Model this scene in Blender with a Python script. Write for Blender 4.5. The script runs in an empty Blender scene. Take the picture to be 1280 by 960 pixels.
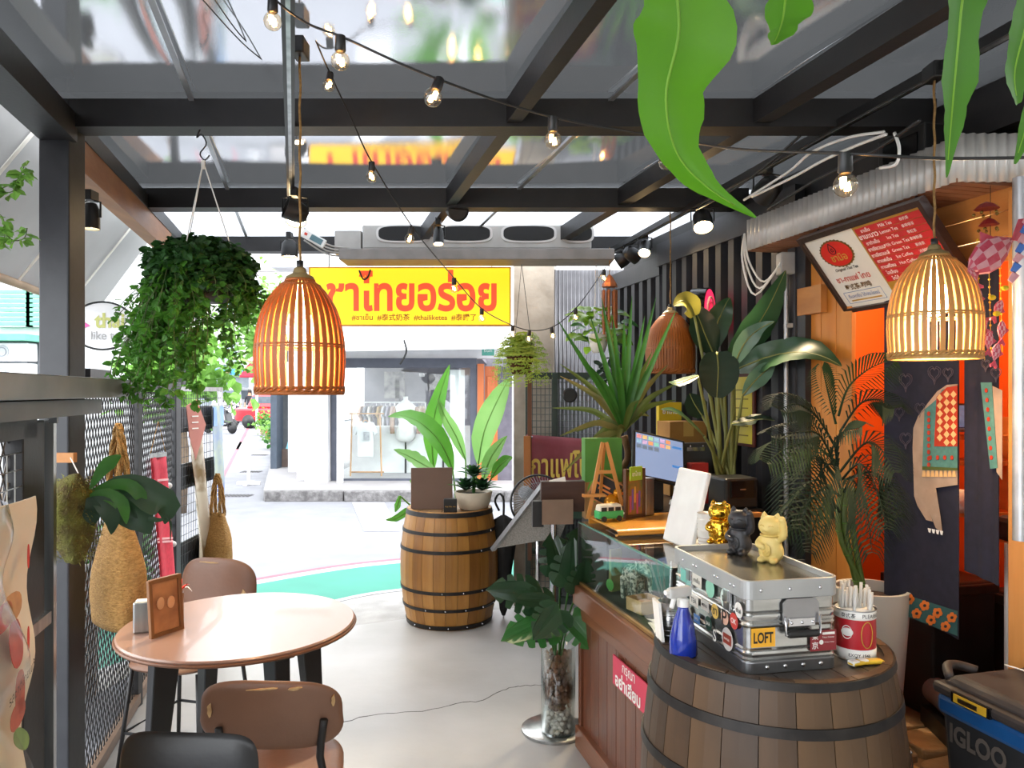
import bpy, bmesh, math, random
from mathutils import Vector, Matrix, Euler, noise as mnoise
PI = math.pi
random.seed(7)
C = bpy.context.scene.collection
SC = bpy.context.scene

# ------------------------------------------------------------------ camera, world, exposure
F, H, CX, CY = 940.0, 1.6, 640.0, 490.0          # focal length in pixels of 1280 wide, eye height, horizon
cam = bpy.data.cameras.new('camera'); camo = bpy.data.objects.new('camera', cam); C.objects.link(camo)
cam.sensor_width = 36.0; cam.lens = F / 1280 * 36.0
cam.shift_y = (CY - 480.0) / 1280.0
cam.clip_start = 0.05; cam.clip_end = 400
camo.location = (0, 0, H); camo.rotation_euler = (PI / 2, 0, 0)
SC.camera = camo
w = bpy.data.worlds.new('overcast_sky'); SC.world = w; w.use_nodes = True
bg = w.node_tree.nodes['Background']; bg.inputs[0].default_value = (0.93, 0.965, 1.0, 1); bg.inputs[1].default_value = 1.0
sun = bpy.data.lights.new('soft_sun', 'SUN'); sun.energy = .5; sun.angle = 0.6; sun.color = (1, .97, .93)
suno = bpy.data.objects.new('soft_sun', sun); C.objects.link(suno); suno.rotation_euler = (math.radians(38), 0, math.radians(25))
SC.view_settings.view_transform = 'Standard'; SC.view_settings.look = 'None'
SC.view_settings.gamma = 1.0; SC.view_settings.use_curve_mapping = False
SC.view_settings.exposure = 2.65
SC.cycles.max_bounces = 8; SC.cycles.transparent_max_bounces = 24
SC.cycles.caustics_reflective = False; SC.cycles.caustics_refractive = False
SC.cycles.sample_clamp_indirect = 6.0

# ------------------------------------------------------------------ helpers
SL = 0.255                                        # the walls run along (-SL, 1): X = c - SL*Y
RZ = math.atan(SL)
DN = Vector((-SL, 1, 0)).normalized(); EN = Vector((DN.y, -DN.x, 0))
V = Vector
def at(px, py, Y): return V(((px - CX) / F * Y, Y, H - (py - CY) / F * Y))
def gr(px, py, z=0.0):
    Y = (H - z) * F / (py - CY); return V(((px - CX) / F * Y, Y, z))
def wl(c, Y, z=0.0, off=0.0): return V((c - SL * Y, Y, z)) + EN * off
def lin(h):
    if not isinstance(h, str): return tuple(h)[:3]
    h = h.lstrip('#'); o = []
    for i in (0, 2, 4):
        c = int(h[i:i+2], 16) / 255; o.append(c / 12.92 if c <= .04045 else ((c + .055) / 1.055) ** 2.4)
    return tuple(o)
MATS = {}
def mat(key, col='#808080', col2=None, scale=8, rough=.55, metal=0.0, bump=0.0, stretch=(1, 1, 1), emit=None, strength=0.0,
        spec=.5, lo=.35, hi=.7, detail=4, bscale=None, trans=0.0, coat=0.0, transl=0.0, sss=0.0):
    if key in MATS: return MATS[key]
    m = bpy.data.materials.new(key); m.use_nodes = True; MATS[key] = m
    N = m.node_tree.nodes; L = m.node_tree.links; b = N['Principled BSDF']
    c1 = lin(col) + (1,); b.inputs['Base Color'].default_value = c1
    b.inputs['Roughness'].default_value = rough; b.inputs['Metallic'].default_value = metal
    b.inputs['Specular IOR Level'].default_value = spec
    b.inputs['Coat Weight'].default_value = coat
    b.inputs['Transmission Weight'].default_value = trans
    tc = N.new('ShaderNodeTexCoord'); mp = N.new('ShaderNodeMapping'); mp.inputs['Scale'].default_value = stretch
    L.new(tc.outputs['Object'], mp.inputs[0])
    if col2 is None:
        r, g, bl = lin(col); col2 = (min(1, r * .82), min(1, g * .82), min(1, bl * .82))
    nz = N.new('ShaderNodeTexNoise'); nz.inputs['Scale'].default_value = scale; nz.inputs['Detail'].default_value = detail
    L.new(mp.outputs[0], nz.inputs['Vector'])
    cr = N.new('ShaderNodeValToRGB'); cr.color_ramp.elements[0].position = lo; cr.color_ramp.elements[1].position = hi
    cr.color_ramp.elements[0].color = c1; cr.color_ramp.elements[1].color = lin(col2) + (1,)
    L.new(nz.outputs['Fac'], cr.inputs[0]); L.new(cr.outputs[0], b.inputs['Base Color'])
    if bump:
        n2 = N.new('ShaderNodeTexNoise'); n2.inputs['Scale'].default_value = bscale or scale * 4; n2.inputs['Detail'].default_value = 3
        L.new(mp.outputs[0], n2.inputs['Vector'])
        bp = N.new('ShaderNodeBump'); bp.inputs['Strength'].default_value = bump; bp.inputs['Distance'].default_value = .01
        L.new(n2.outputs['Fac'], bp.inputs['Height']); L.new(bp.outputs[0], b.inputs['Normal'])
    if emit is not None:
        b.inputs['Emission Color'].default_value = lin(emit) + (1,); b.inputs['Emission Strength'].default_value = strength
    if transl:
        out = N['Material Output']; tr = N.new('ShaderNodeBsdfTranslucent'); mx = N.new('ShaderNodeMixShader')
        L.new(cr.outputs[0], tr.inputs[0]); mx.inputs[0].default_value = transl
        L.new(b.outputs[0], mx.inputs[1]); L.new(tr.outputs[0], mx.inputs[2]); L.new(mx.outputs[0], out.inputs[0])
    return m
def wood(key, c1, c2, axis='z', rough=.5, scale=6, bump=.12, lo=.3, hi=.72, coat=0.0):
    st = {'x': (.12, 1, 1), 'y': (1, .12, 1), 'z': (1, 1, .12)}[axis]
    return mat(key, c1, c2, scale=scale * 2.2, rough=rough, bump=bump, stretch=st, detail=6, bscale=scale * 10, lo=lo, hi=hi, coat=coat)
def glass_mat(key, tint='#ffffff', rough=.0, ior=1.5, base=0.0):
    if key in MATS: return MATS[key]
    m = bpy.data.materials.new(key); m.use_nodes = True; MATS[key] = m
    N = m.node_tree.nodes; L = m.node_tree.links; N.remove(N['Principled BSDF'])
    t = N.new('ShaderNodeBsdfTransparent'); t.inputs[0].default_value = lin(tint) + (1,)
    g = N.new('ShaderNodeBsdfGlossy'); g.inputs['Roughness'].default_value = rough
    lw = N.new('ShaderNodeLayerWeight'); lw.inputs[0].default_value = .5
    fr = N.new('ShaderNodeMath'); fr.operation = 'POWER'; fr.inputs[1].default_value = 5.0 if ior > 1.45 else 6.0; L.new(lw.outputs['Facing'], fr.inputs[0])
    ad = N.new('ShaderNodeMath'); ad.operation = 'MULTIPLY_ADD'; ad.inputs[1].default_value = 1.4; ad.inputs[2].default_value = base + .035; ad.use_clamp = True
    mx = N.new('ShaderNodeMixShader'); L.new(fr.outputs[0], ad.inputs[0]); L.new(ad.outputs[0], mx.inputs[0])
    L.new(t.outputs[0], mx.inputs[1]); L.new(g.outputs[0], mx.inputs[2]); L.new(mx.outputs[0], N['Material Output'].inputs[0])
    return m

def mw(o):
    m = o.matrix_basis.copy()
    while o.parent: o = o.parent; m = o.matrix_basis @ m
    return m
class MB:
    def __init__(s): s.v = []; s.f = []; s.mi = []
    def add(s, vs, fs, mi=0):
        b = len(s.v); s.v += [V(x) for x in vs]; s.f += [tuple(b + i for i in f) for f in fs]; s.mi += [mi] * len(fs); return s
    def box(s, c, d, rot=None, mi=0, taper=None):
        x, y, z = d[0] / 2, d[1] / 2, d[2] / 2; t = taper or (1, 1)
        p = [V((-x, -y, -z)), V((x, -y, -z)), V((x, y, -z)), V((-x, y, -z)), V((-x*t[0], -y*t[1], z)), V((x*t[0], -y*t[1], z)), V((x*t[0], y*t[1], z)), V((-x*t[0], y*t[1], z))]
        if rot is not None:
            R = rot if isinstance(rot, Matrix) else Euler(rot).to_matrix(); p = [R @ q for q in p]
        c = V(c); return s.add([q + c for q in p], [(3,2,1,0),(4,5,6,7),(0,1,5,4),(1,2,6,5),(2,3,7,6),(3,0,4,7)], mi)
    def bar(s, a, b, wd, ht, up=V((0, 0, 1)), mi=0):           # a box from a to b
        a, b = V(a), V(b); t = (b - a); L = t.length; t.normalize(); u = V(up)
        sd = t.cross(u); 
        if sd.length < 1e-5: sd = t.cross(V((1, 0, 0)))
        sd.normalize(); u = sd.cross(t)
        R = Matrix((sd, t, u)).transposed(); return s.box((a + b) / 2, (wd, L, ht), R, mi)
    def hexa(s, p, mi=0): return s.add(p, [(3,2,1,0),(4,5,6,7),(0,1,5,4),(1,2,6,5),(2,3,7,6),(3,0,4,7)], mi)
    def tube(s, pts, r, n=8, cap=True, mi=0, closed=False):
        pts = [V(p) for p in pts]; k = len(pts); rr = r if isinstance(r, (list, tuple)) else [r] * k
        prev = None; vs = []; fs = []
        for i, p in enumerate(pts):
            if closed: t = pts[(i + 1) % k] - pts[i - 1]
            else: t = pts[min(i + 1, k - 1)] - pts[max(i - 1, 0)]
            if t.length < 1e-9: t = V((0, 0, 1))
            t.normalize()
            if prev is None:
                a = t.cross(V((0, 0, 1)))
                if a.length < 1e-3: a = t.cross(V((1, 0, 0)))
                a.normalize()
            else:
                a = prev - t * prev.dot(t)
                if a.length < 1e-6: a = t.orthogonal()
                a.normalize()
            prev = a; b = t.cross(a)
            for j in range(n):
                q = 2 * PI * j / n; vs.append(p + (a * math.cos(q) + b * math.sin(q)) * rr[i])
        m = k if closed else k - 1
        for i in range(m):
            i2 = (i + 1) % k
            for j in range(n):
                j2 = (j + 1) % n; fs.append((i*n + j, i*n + j2, i2*n + j2, i2*n + j))
        if cap and not closed:
            fs.append(tuple(range(n - 1, -1, -1))); fs.append(tuple((k - 1) * n + j for j in range(n)))
        return s.add(vs, fs, mi)
    def lathe(s, prof, n=24, c=(0, 0, 0), mi=0, R=None, sx=1, sy=1):
        c = V(c); vs = []; fs = []; k = len(prof)
        for (r, z) in prof:
            for j in range(n):
                q = 2 * PI * j / n; p = V((r * math.cos(q) * sx, r * math.sin(q) * sy, z)); vs.append((R @ p if R else p) + c)
        for i in range(k - 1):
            for j in range(n):
                j2 = (j + 1) % n; fs.append((i*n + j, i*n + j2, (i+1)*n + j2, (i+1)*n + j))
        if prof[0][0] > 1e-6: fs.append(tuple(range(n - 1, -1, -1)))
        if prof[-1][0] > 1e-6: fs.append(tuple((k - 1) * n + j for j in range(n)))
        return s.add(vs, fs, mi)
    def ball(s, c, r, n=12, m=8, mi=0, R=None):
        rx, ry, rz = r if isinstance(r, (list, tuple)) else (r, r, r); c = V(c)
        vs = []; fs = []
        for i in range(m + 1):
            a = -PI / 2 + PI * i / m
            for j in range(n):
                q = 2 * PI * j / n; p = V((rx * math.cos(a) * math.cos(q), ry * math.cos(a) * math.sin(q), rz * math.sin(a)))
                vs.append((R @ p if R else p) + c)
        for i in range(m):
            for j in range(n): j2 = (j + 1) % n; fs.append((i*n + j, i*n + j2, (i+1)*n + j2, (i+1)*n + j))
        return s.add(vs, fs, mi)
    def prism(s, out, t, fr=None, mi=0, z0=0.0):              # outline in (x, y), thickness t along the frame's normal
        fr = fr or (V((0,0,0)), V((1,0,0)), V((0,1,0))); o, r, u = fr; nn = r.cross(u).normalized(); k = len(out)
        a = [o + r * x + u * y + nn * z0 for x, y in out]; b = [p + nn * t for p in a]
        return s.add(a + b, [tuple(range(k - 1, -1, -1)), tuple(range(k, 2 * k))] + [(i, (i + 1) % k, k + (i + 1) % k, k + i) for i in range(k)], mi)
    def grid(s, fn, nu, nv, mi=0, wrapu=False):
        vs = [V(fn(i / nu, j / nv)) for j in range(nv + 1) for i in range(nu + 1)]; W_ = nu + 1
        return s.add(vs, [(j*W_ + i, j*W_ + i + 1, (j+1)*W_ + i + 1, (j+1)*W_ + i) for j in range(nv) for i in range(nu)], mi)
    def solidgrid(s, fn, nu, nv, t, mi=0):                    # a sheet with thickness t (vector or normal offset)
        tv = V(t); a = MB().grid(fn, nu, nv); n = len(a.v); W_ = nu + 1
        vs = a.v + [p + tv for p in a.v]; fs = list(a.f) + [tuple(n + i for i in reversed(f)) for f in a.f]
        rim = [i for i in range(W_)] + [j*W_ + nu for j in range(1, nv + 1)] + [nv*W_ + i for i in range(nu - 1, -1, -1)] + [j*W_ for j in range(nv - 1, 0, -1)]
        k = len(rim)
        for i in range(k): fs.append((rim[i], n + rim[i], n + rim[(i+1) % k], rim[(i+1) % k]))
        return s.add(vs, fs, mi)
    def blade(s, pts, wd, up=(0, 0, 1), fold=.15, mi=0, wave=0.0):  # leaf along a centreline, V-folded, sections in wd
        pts = [V(p) for p in pts]; k = len(pts); up = V(up); vs = []; fs = []
        for i, p in enumerate(pts):
            t = (pts[min(i + 1, k - 1)] - pts[max(i - 1, 0)]).normalized(); sd = t.cross(up)
            if sd.length < 1e-4: sd = t.orthogonal()
            sd.normalize(); nn = sd.cross(t); hw = wd[i] / 2; wv = math.sin(i * 2.3) * wave * hw
            vs += [p - sd * hw + nn * (hw * fold + wv), p - sd * hw * .5 + nn * hw * fold * .6, p, p + sd * hw * .5 + nn * hw * fold * .6, p + sd * hw + nn * (hw * fold - wv)]
        for i in range(k - 1):
            for j in range(4): fs.append((i*5 + j, i*5 + j + 1, (i+1)*5 + j + 1, (i+1)*5 + j))
        return s.add(vs, fs, mi)
    def xf(s, M): s.v = [M @ p for p in s.v]; return s
    def build(s, name, m, parent=None, world=False, smooth=False, loc=None, bevel=0.0, auto=False):
        vs = s.v
        if parent is not None and world:
            iv = mw(parent).inverted(); vs = [iv @ p for p in vs]
        if loc is not None and parent is None and world: l = V(loc); vs = [p - l for p in vs]
        me = bpy.data.meshes.new(name); me.from_pydata([tuple(p) for p in vs], [], s.f); me.update()
        for mm in (m if isinstance(m, (list, tuple)) else [m]): me.materials.append(mm)
        if any(s.mi): me.polygons.foreach_set('material_index', s.mi)
        if smooth: me.polygons.foreach_set('use_smooth', [True] * len(me.polygons))
        if smooth and auto:
            bm = bmesh.new(); bm.from_mesh(me)
            for e in bm.edges:
                if len(e.link_faces) == 2 and e.calc_face_angle(0) > .7: e.smooth = False
            bm.to_mesh(me); bm.free()
        o = bpy.data.objects.new(name, me); C.objects.link(o)
        if parent is not None: o.parent = parent
        elif loc is not None: o.location = loc
        if bevel:
            b = o.modifiers.new('bevel', 'BEVEL'); b.width = bevel; b.segments = 2; b.limit_method = 'ANGLE'
        return o
def tag(o, label, cat, group=None, kind=None):
    o['label'] = label; o['category'] = cat
    if group: o['group'] = group
    if kind: o['kind'] = kind
    return o
def thing(name, label, cat, loc=(0, 0, 0), rz=0.0, group=None, kind=None):
    o = bpy.data.objects.new(name, None); C.objects.link(o); o.empty_display_size = .05
    o.location = loc; o.rotation_euler = (0, 0, rz); return tag(o, label, cat, group, kind)
def share(o, parent=None, name=None):                     # another object on the same mesh
    c = o.copy(); C.objects.link(c); c.parent = parent if parent is not None else o.parent
    if name: c.name = name
    return c
def copy_tree(o, parent=None):
    c = o.copy(); C.objects.link(c); c.parent = parent
    for ch in list(o.children): copy_tree(ch, c)
    return c
def crom(pts, n):                                         # smooth curve through points, n points out
    pts = [V(p) for p in pts]; k = len(pts) - 1; o = []
    for i in range(n):
        t = i / (n - 1) * k; a = min(int(t), k - 1); f = t - a
        p0, p1, p2, p3 = pts[max(a - 1, 0)], pts[a], pts[a + 1], pts[min(a + 2, k)]
        o.append(.5 * ((2*p1) + (p2 - p0)*f + (2*p0 - 5*p1 + 4*p2 - p3)*f*f + (3*p1 - p0 - 3*p2 + p3)*f*f*f))
    return o
def interp(tab, t):
    k = len(tab) - 1; x = t * k; a = min(int(x), k - 1); return tab[a] + (tab[a + 1] - tab[a]) * (x - a)
def text(parent, s, m, fr, width=None, height=None, bold=0.0, depth=.0006, name='lettering', center=True, lift=.0008, shear=0.0, world=True):
    cu = bpy.data.curves.new('t', 'FONT'); cu.body = s; cu.size = 1; cu.offset = bold; cu.shear = shear; cu.resolution_u = 3
    ob = bpy.data.objects.new('t', cu); me0 = ob.to_mesh()
    vs = [V(v.co) for v in me0.vertices]; fs = [tuple(p.vertices) for p in me0.polygons]; ob.to_mesh_clear()
    bpy.data.objects.remove(ob); bpy.data.curves.remove(cu)
    if not vs: return None
    x0, x1 = min(v.x for v in vs), max(v.x for v in vs); y0, y1 = min(v.y for v in vs), max(v.y for v in vs)
    sx = width / (x1 - x0) if width else None; sy = height / (y1 - y0) if height else None
    sx = sx or sy; sy = sy or sx
    o, r, u = fr; r = r.normalized(); u = u.normalized(); nn = r.cross(u)
    cxx = (x0 + x1) / 2 if center else x0; cyy = (y0 + y1) / 2
    mb = MB(); mb.add([o + r * ((v.x - cxx) * sx) + u * ((v.y - cyy) * sy) + nn * lift for v in vs], fs)
    return mb.build(name, m, parent, world=world)
def superell(w_, h_, p=4, n=32):
    o = []
    for i in range(n):
        q = 2 * PI * i / n; c, s_ = math.cos(q), math.sin(q)
        o.append((w_ / 2 * math.copysign(abs(c) ** (2 / p), c), h_ / 2 * math.copysign(abs(s_) ** (2 / p), s_)))
    return o
def pad(mb, w_, h_, t, bend=0.0, p=4, n=36, rings=6, fr=None, mi=0, shape=None):   # a cushion-like rounded shell
    fr = fr or (V((0,0,0)), V((1,0,0)), V((0,0,1))); o, r, u = fr; nn = r.cross(u).normalized()
    out = shape or superell(w_, h_, p, n); n = len(out); vs = []; fs = []
    for sgn in (1, -1):
        for k in range(rings + 1):
            rr = math.sin(PI / 2 * k / rings)
            th = t / 2 * sgn * (max(0, 1 - rr ** 5)) ** .5
            for (x, y) in out: vs.append(o + r * (x * rr) + u * (y * rr) + nn * (th + bend * (x * rr) ** 2))
    B = (rings + 1) * n
    for k in range(rings):
        for j in range(n):
            j2 = (j + 1) % n
            fs.append((k*n + j, (k+1)*n + j, (k+1)*n + j2, k*n + j2)); fs.append((B + k*n + j, B + k*n + j2, B + (k+1)*n + j2, B + (k+1)*n + j))
    return mb.add(vs, fs, mi)
def circ(r, n=24): return [(r * math.cos(2*PI*i/n), r * math.sin(2*PI*i/n)) for i in range(n)]
def rr(w_, h_, r=.01, n=4):                               # rounded rectangle outline, centred
    o = []
    for cx, cy, a in ((w_/2 - r, h_/2 - r, 0), (-w_/2 + r, h_/2 - r, PI/2), (-w_/2 + r, -h_/2 + r, PI), (w_/2 - r, -h_/2 + r, 1.5*PI)):
        for i in range(n + 1): q = a + PI/2*i/n; o.append((cx + r*math.cos(q), cy + r*math.sin(q)))
    return o
def rect(x0, y0, x1, y1): return [(x0, y0), (x1, y0), (x1, y1), (x0, y1)]

# ------------------------------------------------------------------ common materials
black_steel = mat('black_steel', '#121112', '#1a1819', scale=14, rough=.5, bump=.05)
dark_steel = mat('dark_grey_steel', '#2b2c30', '#212226', scale=10, rough=.45, bump=.05)
grey_steel = mat('grey_painted_steel', '#6b7073', '#565b5e', scale=6, rough=.4, metal=.3)
chrome = mat('chrome', '#d8d8da', '#c2c2c6', rough=.16, metal=1.0)
brushed = mat('brushed_aluminium', '#b9bab8', '#8f9090', scale=20, rough=.28, metal=1.0, stretch=(1, 1, .1), bump=.04)
galv = mat('galvanised_sheet', '#c3c6ca', '#a4a8ae', scale=12, rough=.35, metal=.6)
white_plastic = mat('white_plastic', '#ecebe6', '#dfddd8', rough=.4)
white_paint = mat('white_paint', '#e6e6e6', '#d4d4d6', scale=3, rough=.7)
black_plastic = mat('black_plastic', '#141414', '#1e1e1f', rough=.4)
glass = glass_mat('clear_glass', '#fbfefd')
clear_bulb = glass_mat('clear_bulb_glass', '#fff4e2', ior=1.4, base=.1)
leaf_green = mat('leaf_green', '#3f7a2c', '#2c5c22', scale=5, rough=.4, transl=.3)
leaf_dark = mat('leaf_dark_green', '#24452a', '#18331f', scale=5, rough=.38, transl=.15)
leaf_pale = mat('leaf_pale_green', '#7ba84a', '#5f9038', scale=5, rough=.45, transl=.4)
leaf_lime = mat('leaf_lime_green', '#93b83c', '#6f9a2e', scale=6, rough=.45, transl=.4)
soil = mat('potting_soil', '#2a2019', '#40322a', scale=60, rough=.95, bump=.6)
paper = mat('white_paper', '#efece4', '#e4e0d8', rough=.8)
red_ink = mat('red_print', '#d0392b', '#c23226', rough=.6)
black_ink = mat('black_print', '#161514', '#1c1b1a', rough=.6)
white_ink = mat('white_print', '#f2efe9', '#eae7e0', rough=.6)
gold_ink = mat('gold_print', '#c69a3a', '#a87c28', rough=.5)
blue_ink = mat('blue_print', '#2f68b0', '#28589a', rough=.6)
# ------------------------------------------------------------------ the setting: floor, street, roof, walls
def struct(o): o['kind'] = 'structure'; return o
concrete = mat('polished_concrete', '#aeadab', '#95938f', scale=1.6, rough=.38, bump=.05, bscale=30, detail=8, lo=.3, hi=.75)
fl = MB().prism([(-.3, -2.5), (3.2, -2.5), (2.62, -.2), (2.9, 2.0), (2.3, 4.6), (1.5, 5.95), (.75, 5.8), (.1, 5.6), (-.72, 5.32), (-1.19, 5.1), (-2.2, 4.85)], .12, z0=-.12)
floor = struct(fl.build('floor', concrete)); tag(floor, 'smooth grey concrete floor of the open-fronted tea shop', 'floor')
cr = [gr(x, y) for x, y in ((425, 904), (470, 893), (525, 889), (575, 879), (600, 876), (622, 866), (640, 859), (660, 857), (682, 856))]
mb = MB(); pr = crom(cr, 40); random.seed(3)
pr = [p + V((random.uniform(-.006, .006), random.uniform(-.008, .008), 0)) for p in pr]
for a, b in zip(pr, pr[1:]): mb.bar(a + V((0, 0, .0004)), b + V((0, 0, .0004)), random.uniform(.002, .005), .0012)
mb.build('crack', mat('crack_dark', '#4a4741', '#3c3934', rough=.9), floor)

asphalt = mat('pale_asphalt', '#78797f', '#6e6f75', scale=3, rough=.85, bump=.25, bscale=220, detail=8)
road = struct(MB().box((-8, 38, -.09), (90, 96, .1)).build('road', asphalt)); tag(road, 'pale grey asphalt street outside the shop', 'road')
def ribbon(a, b, z, m, nm, par):
    A = crom([V((x, y, z)) for x, y in a], 40); B = crom([V((x, y, z)) for x, y in b], 40)
    k = MB(); k.add(A + B, [(i, i + 1, 40 + i + 1, 40 + i) for i in range(39)]); return k.build(nm, m, par)
inner = [(-2.9, 3.2), (-2.5, 4.3), (-1.95, 5.2), (-1.39, 5.92), (-.92, 6.25), (0, 6.5), (2, 6.7), (6, 6.8)]
outer = [(-4.1, 3.4), (-3.5, 4.7), (-2.75, 5.75), (-2.0, 6.55), (-1.25, 7.1), (-.2, 7.4), (2, 7.7), (6, 7.85)]
def offs(pl, d):
    o = []
    for i, (x, y) in enumerate(pl):
        a, b = pl[max(i - 1, 0)], pl[min(i + 1, len(pl) - 1)]; t = V((b[0] - a[0], b[1] - a[1])).normalized(); o.append((x - t.y * d, y + t.x * d))
    return o
mark_w = mat('white_road_paint', '#a8a8aa', '#9c9ca0', scale=20, rough=.7)
mark_p = mat('pink_road_paint', '#945460', '#8a4c58', scale=20, rough=.75)
ribbon(inner, outer, -.034, mat('turquoise_lane_paint', '#35806f', '#307666', scale=2, rough=.75), 'turquoise_lane', road)
ribbon(outer, offs(outer, .12), -.033, mark_w, 'white_line', road)
ribbon(offs(outer, .12), offs(outer, .2), -.033, mark_p, 'pink_line', road)
ribbon(offs(inner, -.07), inner, -.033, mark_w, 'white_line', road)
ribbon([(-2.3, 3.6), (-2.2, 4.4), (-2.1, 4.75), (-1.3, 5.0), (-.7, 5.25), (.1, 5.5), (1, 5.7), (4, 5.8)], offs(inner, -.07), -.036, mat('pale_apron_concrete', '#8f8d8a', '#a3a19e', scale=6, rough=.9, bump=.3, bscale=90), 'concrete_apron', road)
def flat(pts, z, m, nm, par):
    k = MB(); k.add([V((p[0], p[1], z)) for p in pts], [tuple(range(len(pts)))]); return k.build(nm, m, par)
flat([gr(268, 610), gr(275, 605), gr(331, 497), gr(328, 497)], -.034, mark_p, 'pink_line', road)
flat([gr(455, 660), gr(500, 660), gr(480, 625), gr(440, 625)], -.034, mark_w, 'crossing_stripe', road)
flat([gr(545, 660), gr(600, 660), gr(570, 625), gr(530, 625)], -.034, mark_w, 'crossing_stripe', road)
flat([gr(275, 535), gr(308, 535), gr(311, 531), gr(282, 531)], -.034, mark_w, 'crossing_stripe', road)
flat([gr(275, 560), gr(300, 560), gr(306, 551), gr(280, 551)], -.034, mark_w, 'crossing_stripe', road)
grate_m = mat('drain_grate_iron', '#2c2a2c', '#222022', rough=.7)
for (x0, x1, y) in ((278, 314, 620), (302, 326, 590), (314, 334, 569)):
    g = thing('drain_grate', 'slotted iron drain grate along the pink road line, %s' % {620: 'before the high kerb', 590: 'beside the white sign stand', 569: 'in front of the potted plants'}[y], 'grate', gr((x0 + x1) / 2, y, -.04))
    a, b = gr(x0, y, -.04), gr(x1, y, -.04); L = (b - a).length
    MB().box((0, 0, 0), (L, .3, .012)).build('grate_frame', mat('grate_recess', '#77757a', '#6c6a70', rough=.8), g)
    for i in range(8): MB().box((-L/2 + L*(i + .5)/8, 0, .008), (L/8*.55, .24, .008)).build('grate_slot', grate_m, g)

# roof: reflective sagging sheets on a black steel frame
m = bpy.data.materials.new('reflective_roof_sheet'); m.use_nodes = True; N = m.node_tree.nodes; L = m.node_tree.links; N.remove(N['Principled BSDF'])
gl = N.new('ShaderNodeBsdfGlossy'); gl.inputs[0].default_value = (.86, .87, .88, 1); gl.inputs['Roughness'].default_value = .035
tr = N.new('ShaderNodeBsdfTranslucent'); tr.inputs[0].default_value = (.55, .56, .57, 1); mx = N.new('ShaderNodeMixShader'); mx.inputs[0].default_value = .22
nz = N.new('ShaderNodeTexNoise'); nz.inputs['Scale'].default_value = 240; tc = N.new('ShaderNodeTexCoord'); L.new(tc.outputs['Object'], nz.inputs['Vector'])
bp = N.new('ShaderNodeBump'); bp.inputs['Strength'].default_value = .05; bp.inputs['Distance'].default_value = .002; L.new(nz.outputs['Fac'], bp.inputs['Height']); L.new(bp.outputs[0], gl.inputs['Normal'])
L.new(gl.outputs[0], mx.inputs[1]); L.new(tr.outputs[0], mx.inputs[2]); L.new(mx.outputs[0], N['Material Output'].inputs[0])
roof_m = m; roof_c = m.copy(); roof_c.name = 'clear_roof_sheet'
for n_ in roof_c.node_tree.nodes:
    if n_.type == 'MIX_SHADER': n_.inputs[0].default_value = .62
    if n_.type == 'BSDF_TRANSLUCENT': n_.inputs[0].default_value = (.8, .82, .85, 1)
ceil = thing('ceiling', 'mirror-like grey roof sheets sagging between black steel beams', 'ceiling', (0, 2.7, 2.66), kind='structure')
cols = [-1.05, -.42, .732, 1.6, 2.8]; rows = [-1.2, .2, 1.5, 2.75, 3.95, 5.3]
for i in range(4):
    for j in range(5):
        c0, c1, y0, y1 = cols[i], cols[i + 1], rows[j], rows[j + 1]
        sd = random.uniform(0, 9)
        def fn(u, v):
            Y = y0 + (y1 - y0) * v; X = c0 + (c1 - c0) * u - .27 * Y
            z = 2.662 - .012 * math.sin(PI * v) * math.sin(PI * u) ** .5 - .005 * math.sin(2 * PI * v) * (.6 + .4 * math.sin(u * 3 + sd)) + .0022 * mnoise.noise(V((X * 3, Y * 3, sd)))
            return (X, Y, z)
        MB().solidgrid(fn, 20, 20, (0, 0, .006)).build('roof_sheet', roof_c if j == 4 else roof_m, ceil, world=True, smooth=True, auto=True)
seam_m = mat('seam_strip', '#b8bcc0', '#a5a9ad', rough=.3, metal=.7)
for c in (-.42, 1.08):
    MB().bar((c + .27 * 1.2, -1.2, 2.645), (c - .27 * 5.3, 5.3, 2.645), .018, .008).build('seam_strip', seam_m, ceil, world=True)
o = V((.24, 2.88, 2.628)); ring = MB(); ring.tube([o + V((.105*math.cos(q*PI/16), .105*math.sin(q*PI/16), 0)) for q in range(32)], .005, 6, closed=True)  # ring and green disc imitate a round plant reflection in the roof sheet
rg = ring.build('reflection_ring', seam_m, ceil, world=True)
mb = MB(); mb.lathe([(.001, .0), (.06, -.004), (.102, 0)], 28, o); mb.build('reflection_disc', mat('green_reflection', '#8fa070', '#5f7a38', scale=18, rough=.25, transl=.5), ceil, world=True, smooth=True)

fr = thing('steel_roof_frame', 'black painted steel frame of square posts and beams holding the roof', 'frame', (-1.64, 2.75, 0), kind='structure')
def wbar(nm, a, b, w_, h_, m, par, bev=0.0): return MB().bar(a, b, w_, h_).build(nm, m, par, world=True, bevel=bev)
LC = -.939; WC = 2.2                                        # left fence line and right wall line
for Y, xl, xr in ((.3, -1.05, 2.15), (1.5, -1.35, 1.85), (2.74, -1.64, 1.52), (3.92, -2.02, 1.22), (5.12, -2.3, .92)):
    wbar('cross_beam', (xl, Y, 2.6), (xr, Y, 2.6), .1, .1, black_steel, fr)
wbar('purlin', (.732 + .27, -1, 2.605), (.732 - .27 * 5.1, 5.1, 2.605), .05, .085, black_steel, fr)
wbar('purlin', (1.62 + .27, -1, 2.605), (1.62 - .27 * 5.1, 5.1, 2.605), .06, .085, black_steel, fr)
wbar('side_beam', wl(LC, -1.2, 2.55), wl(LC, 2.7, 2.55), .12, .1, black_steel, fr)
wbar('side_beam', wl(LC, 2.8, 2.585), wl(LC, 5.15, 2.585), .1, .07, black_steel, fr)
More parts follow.
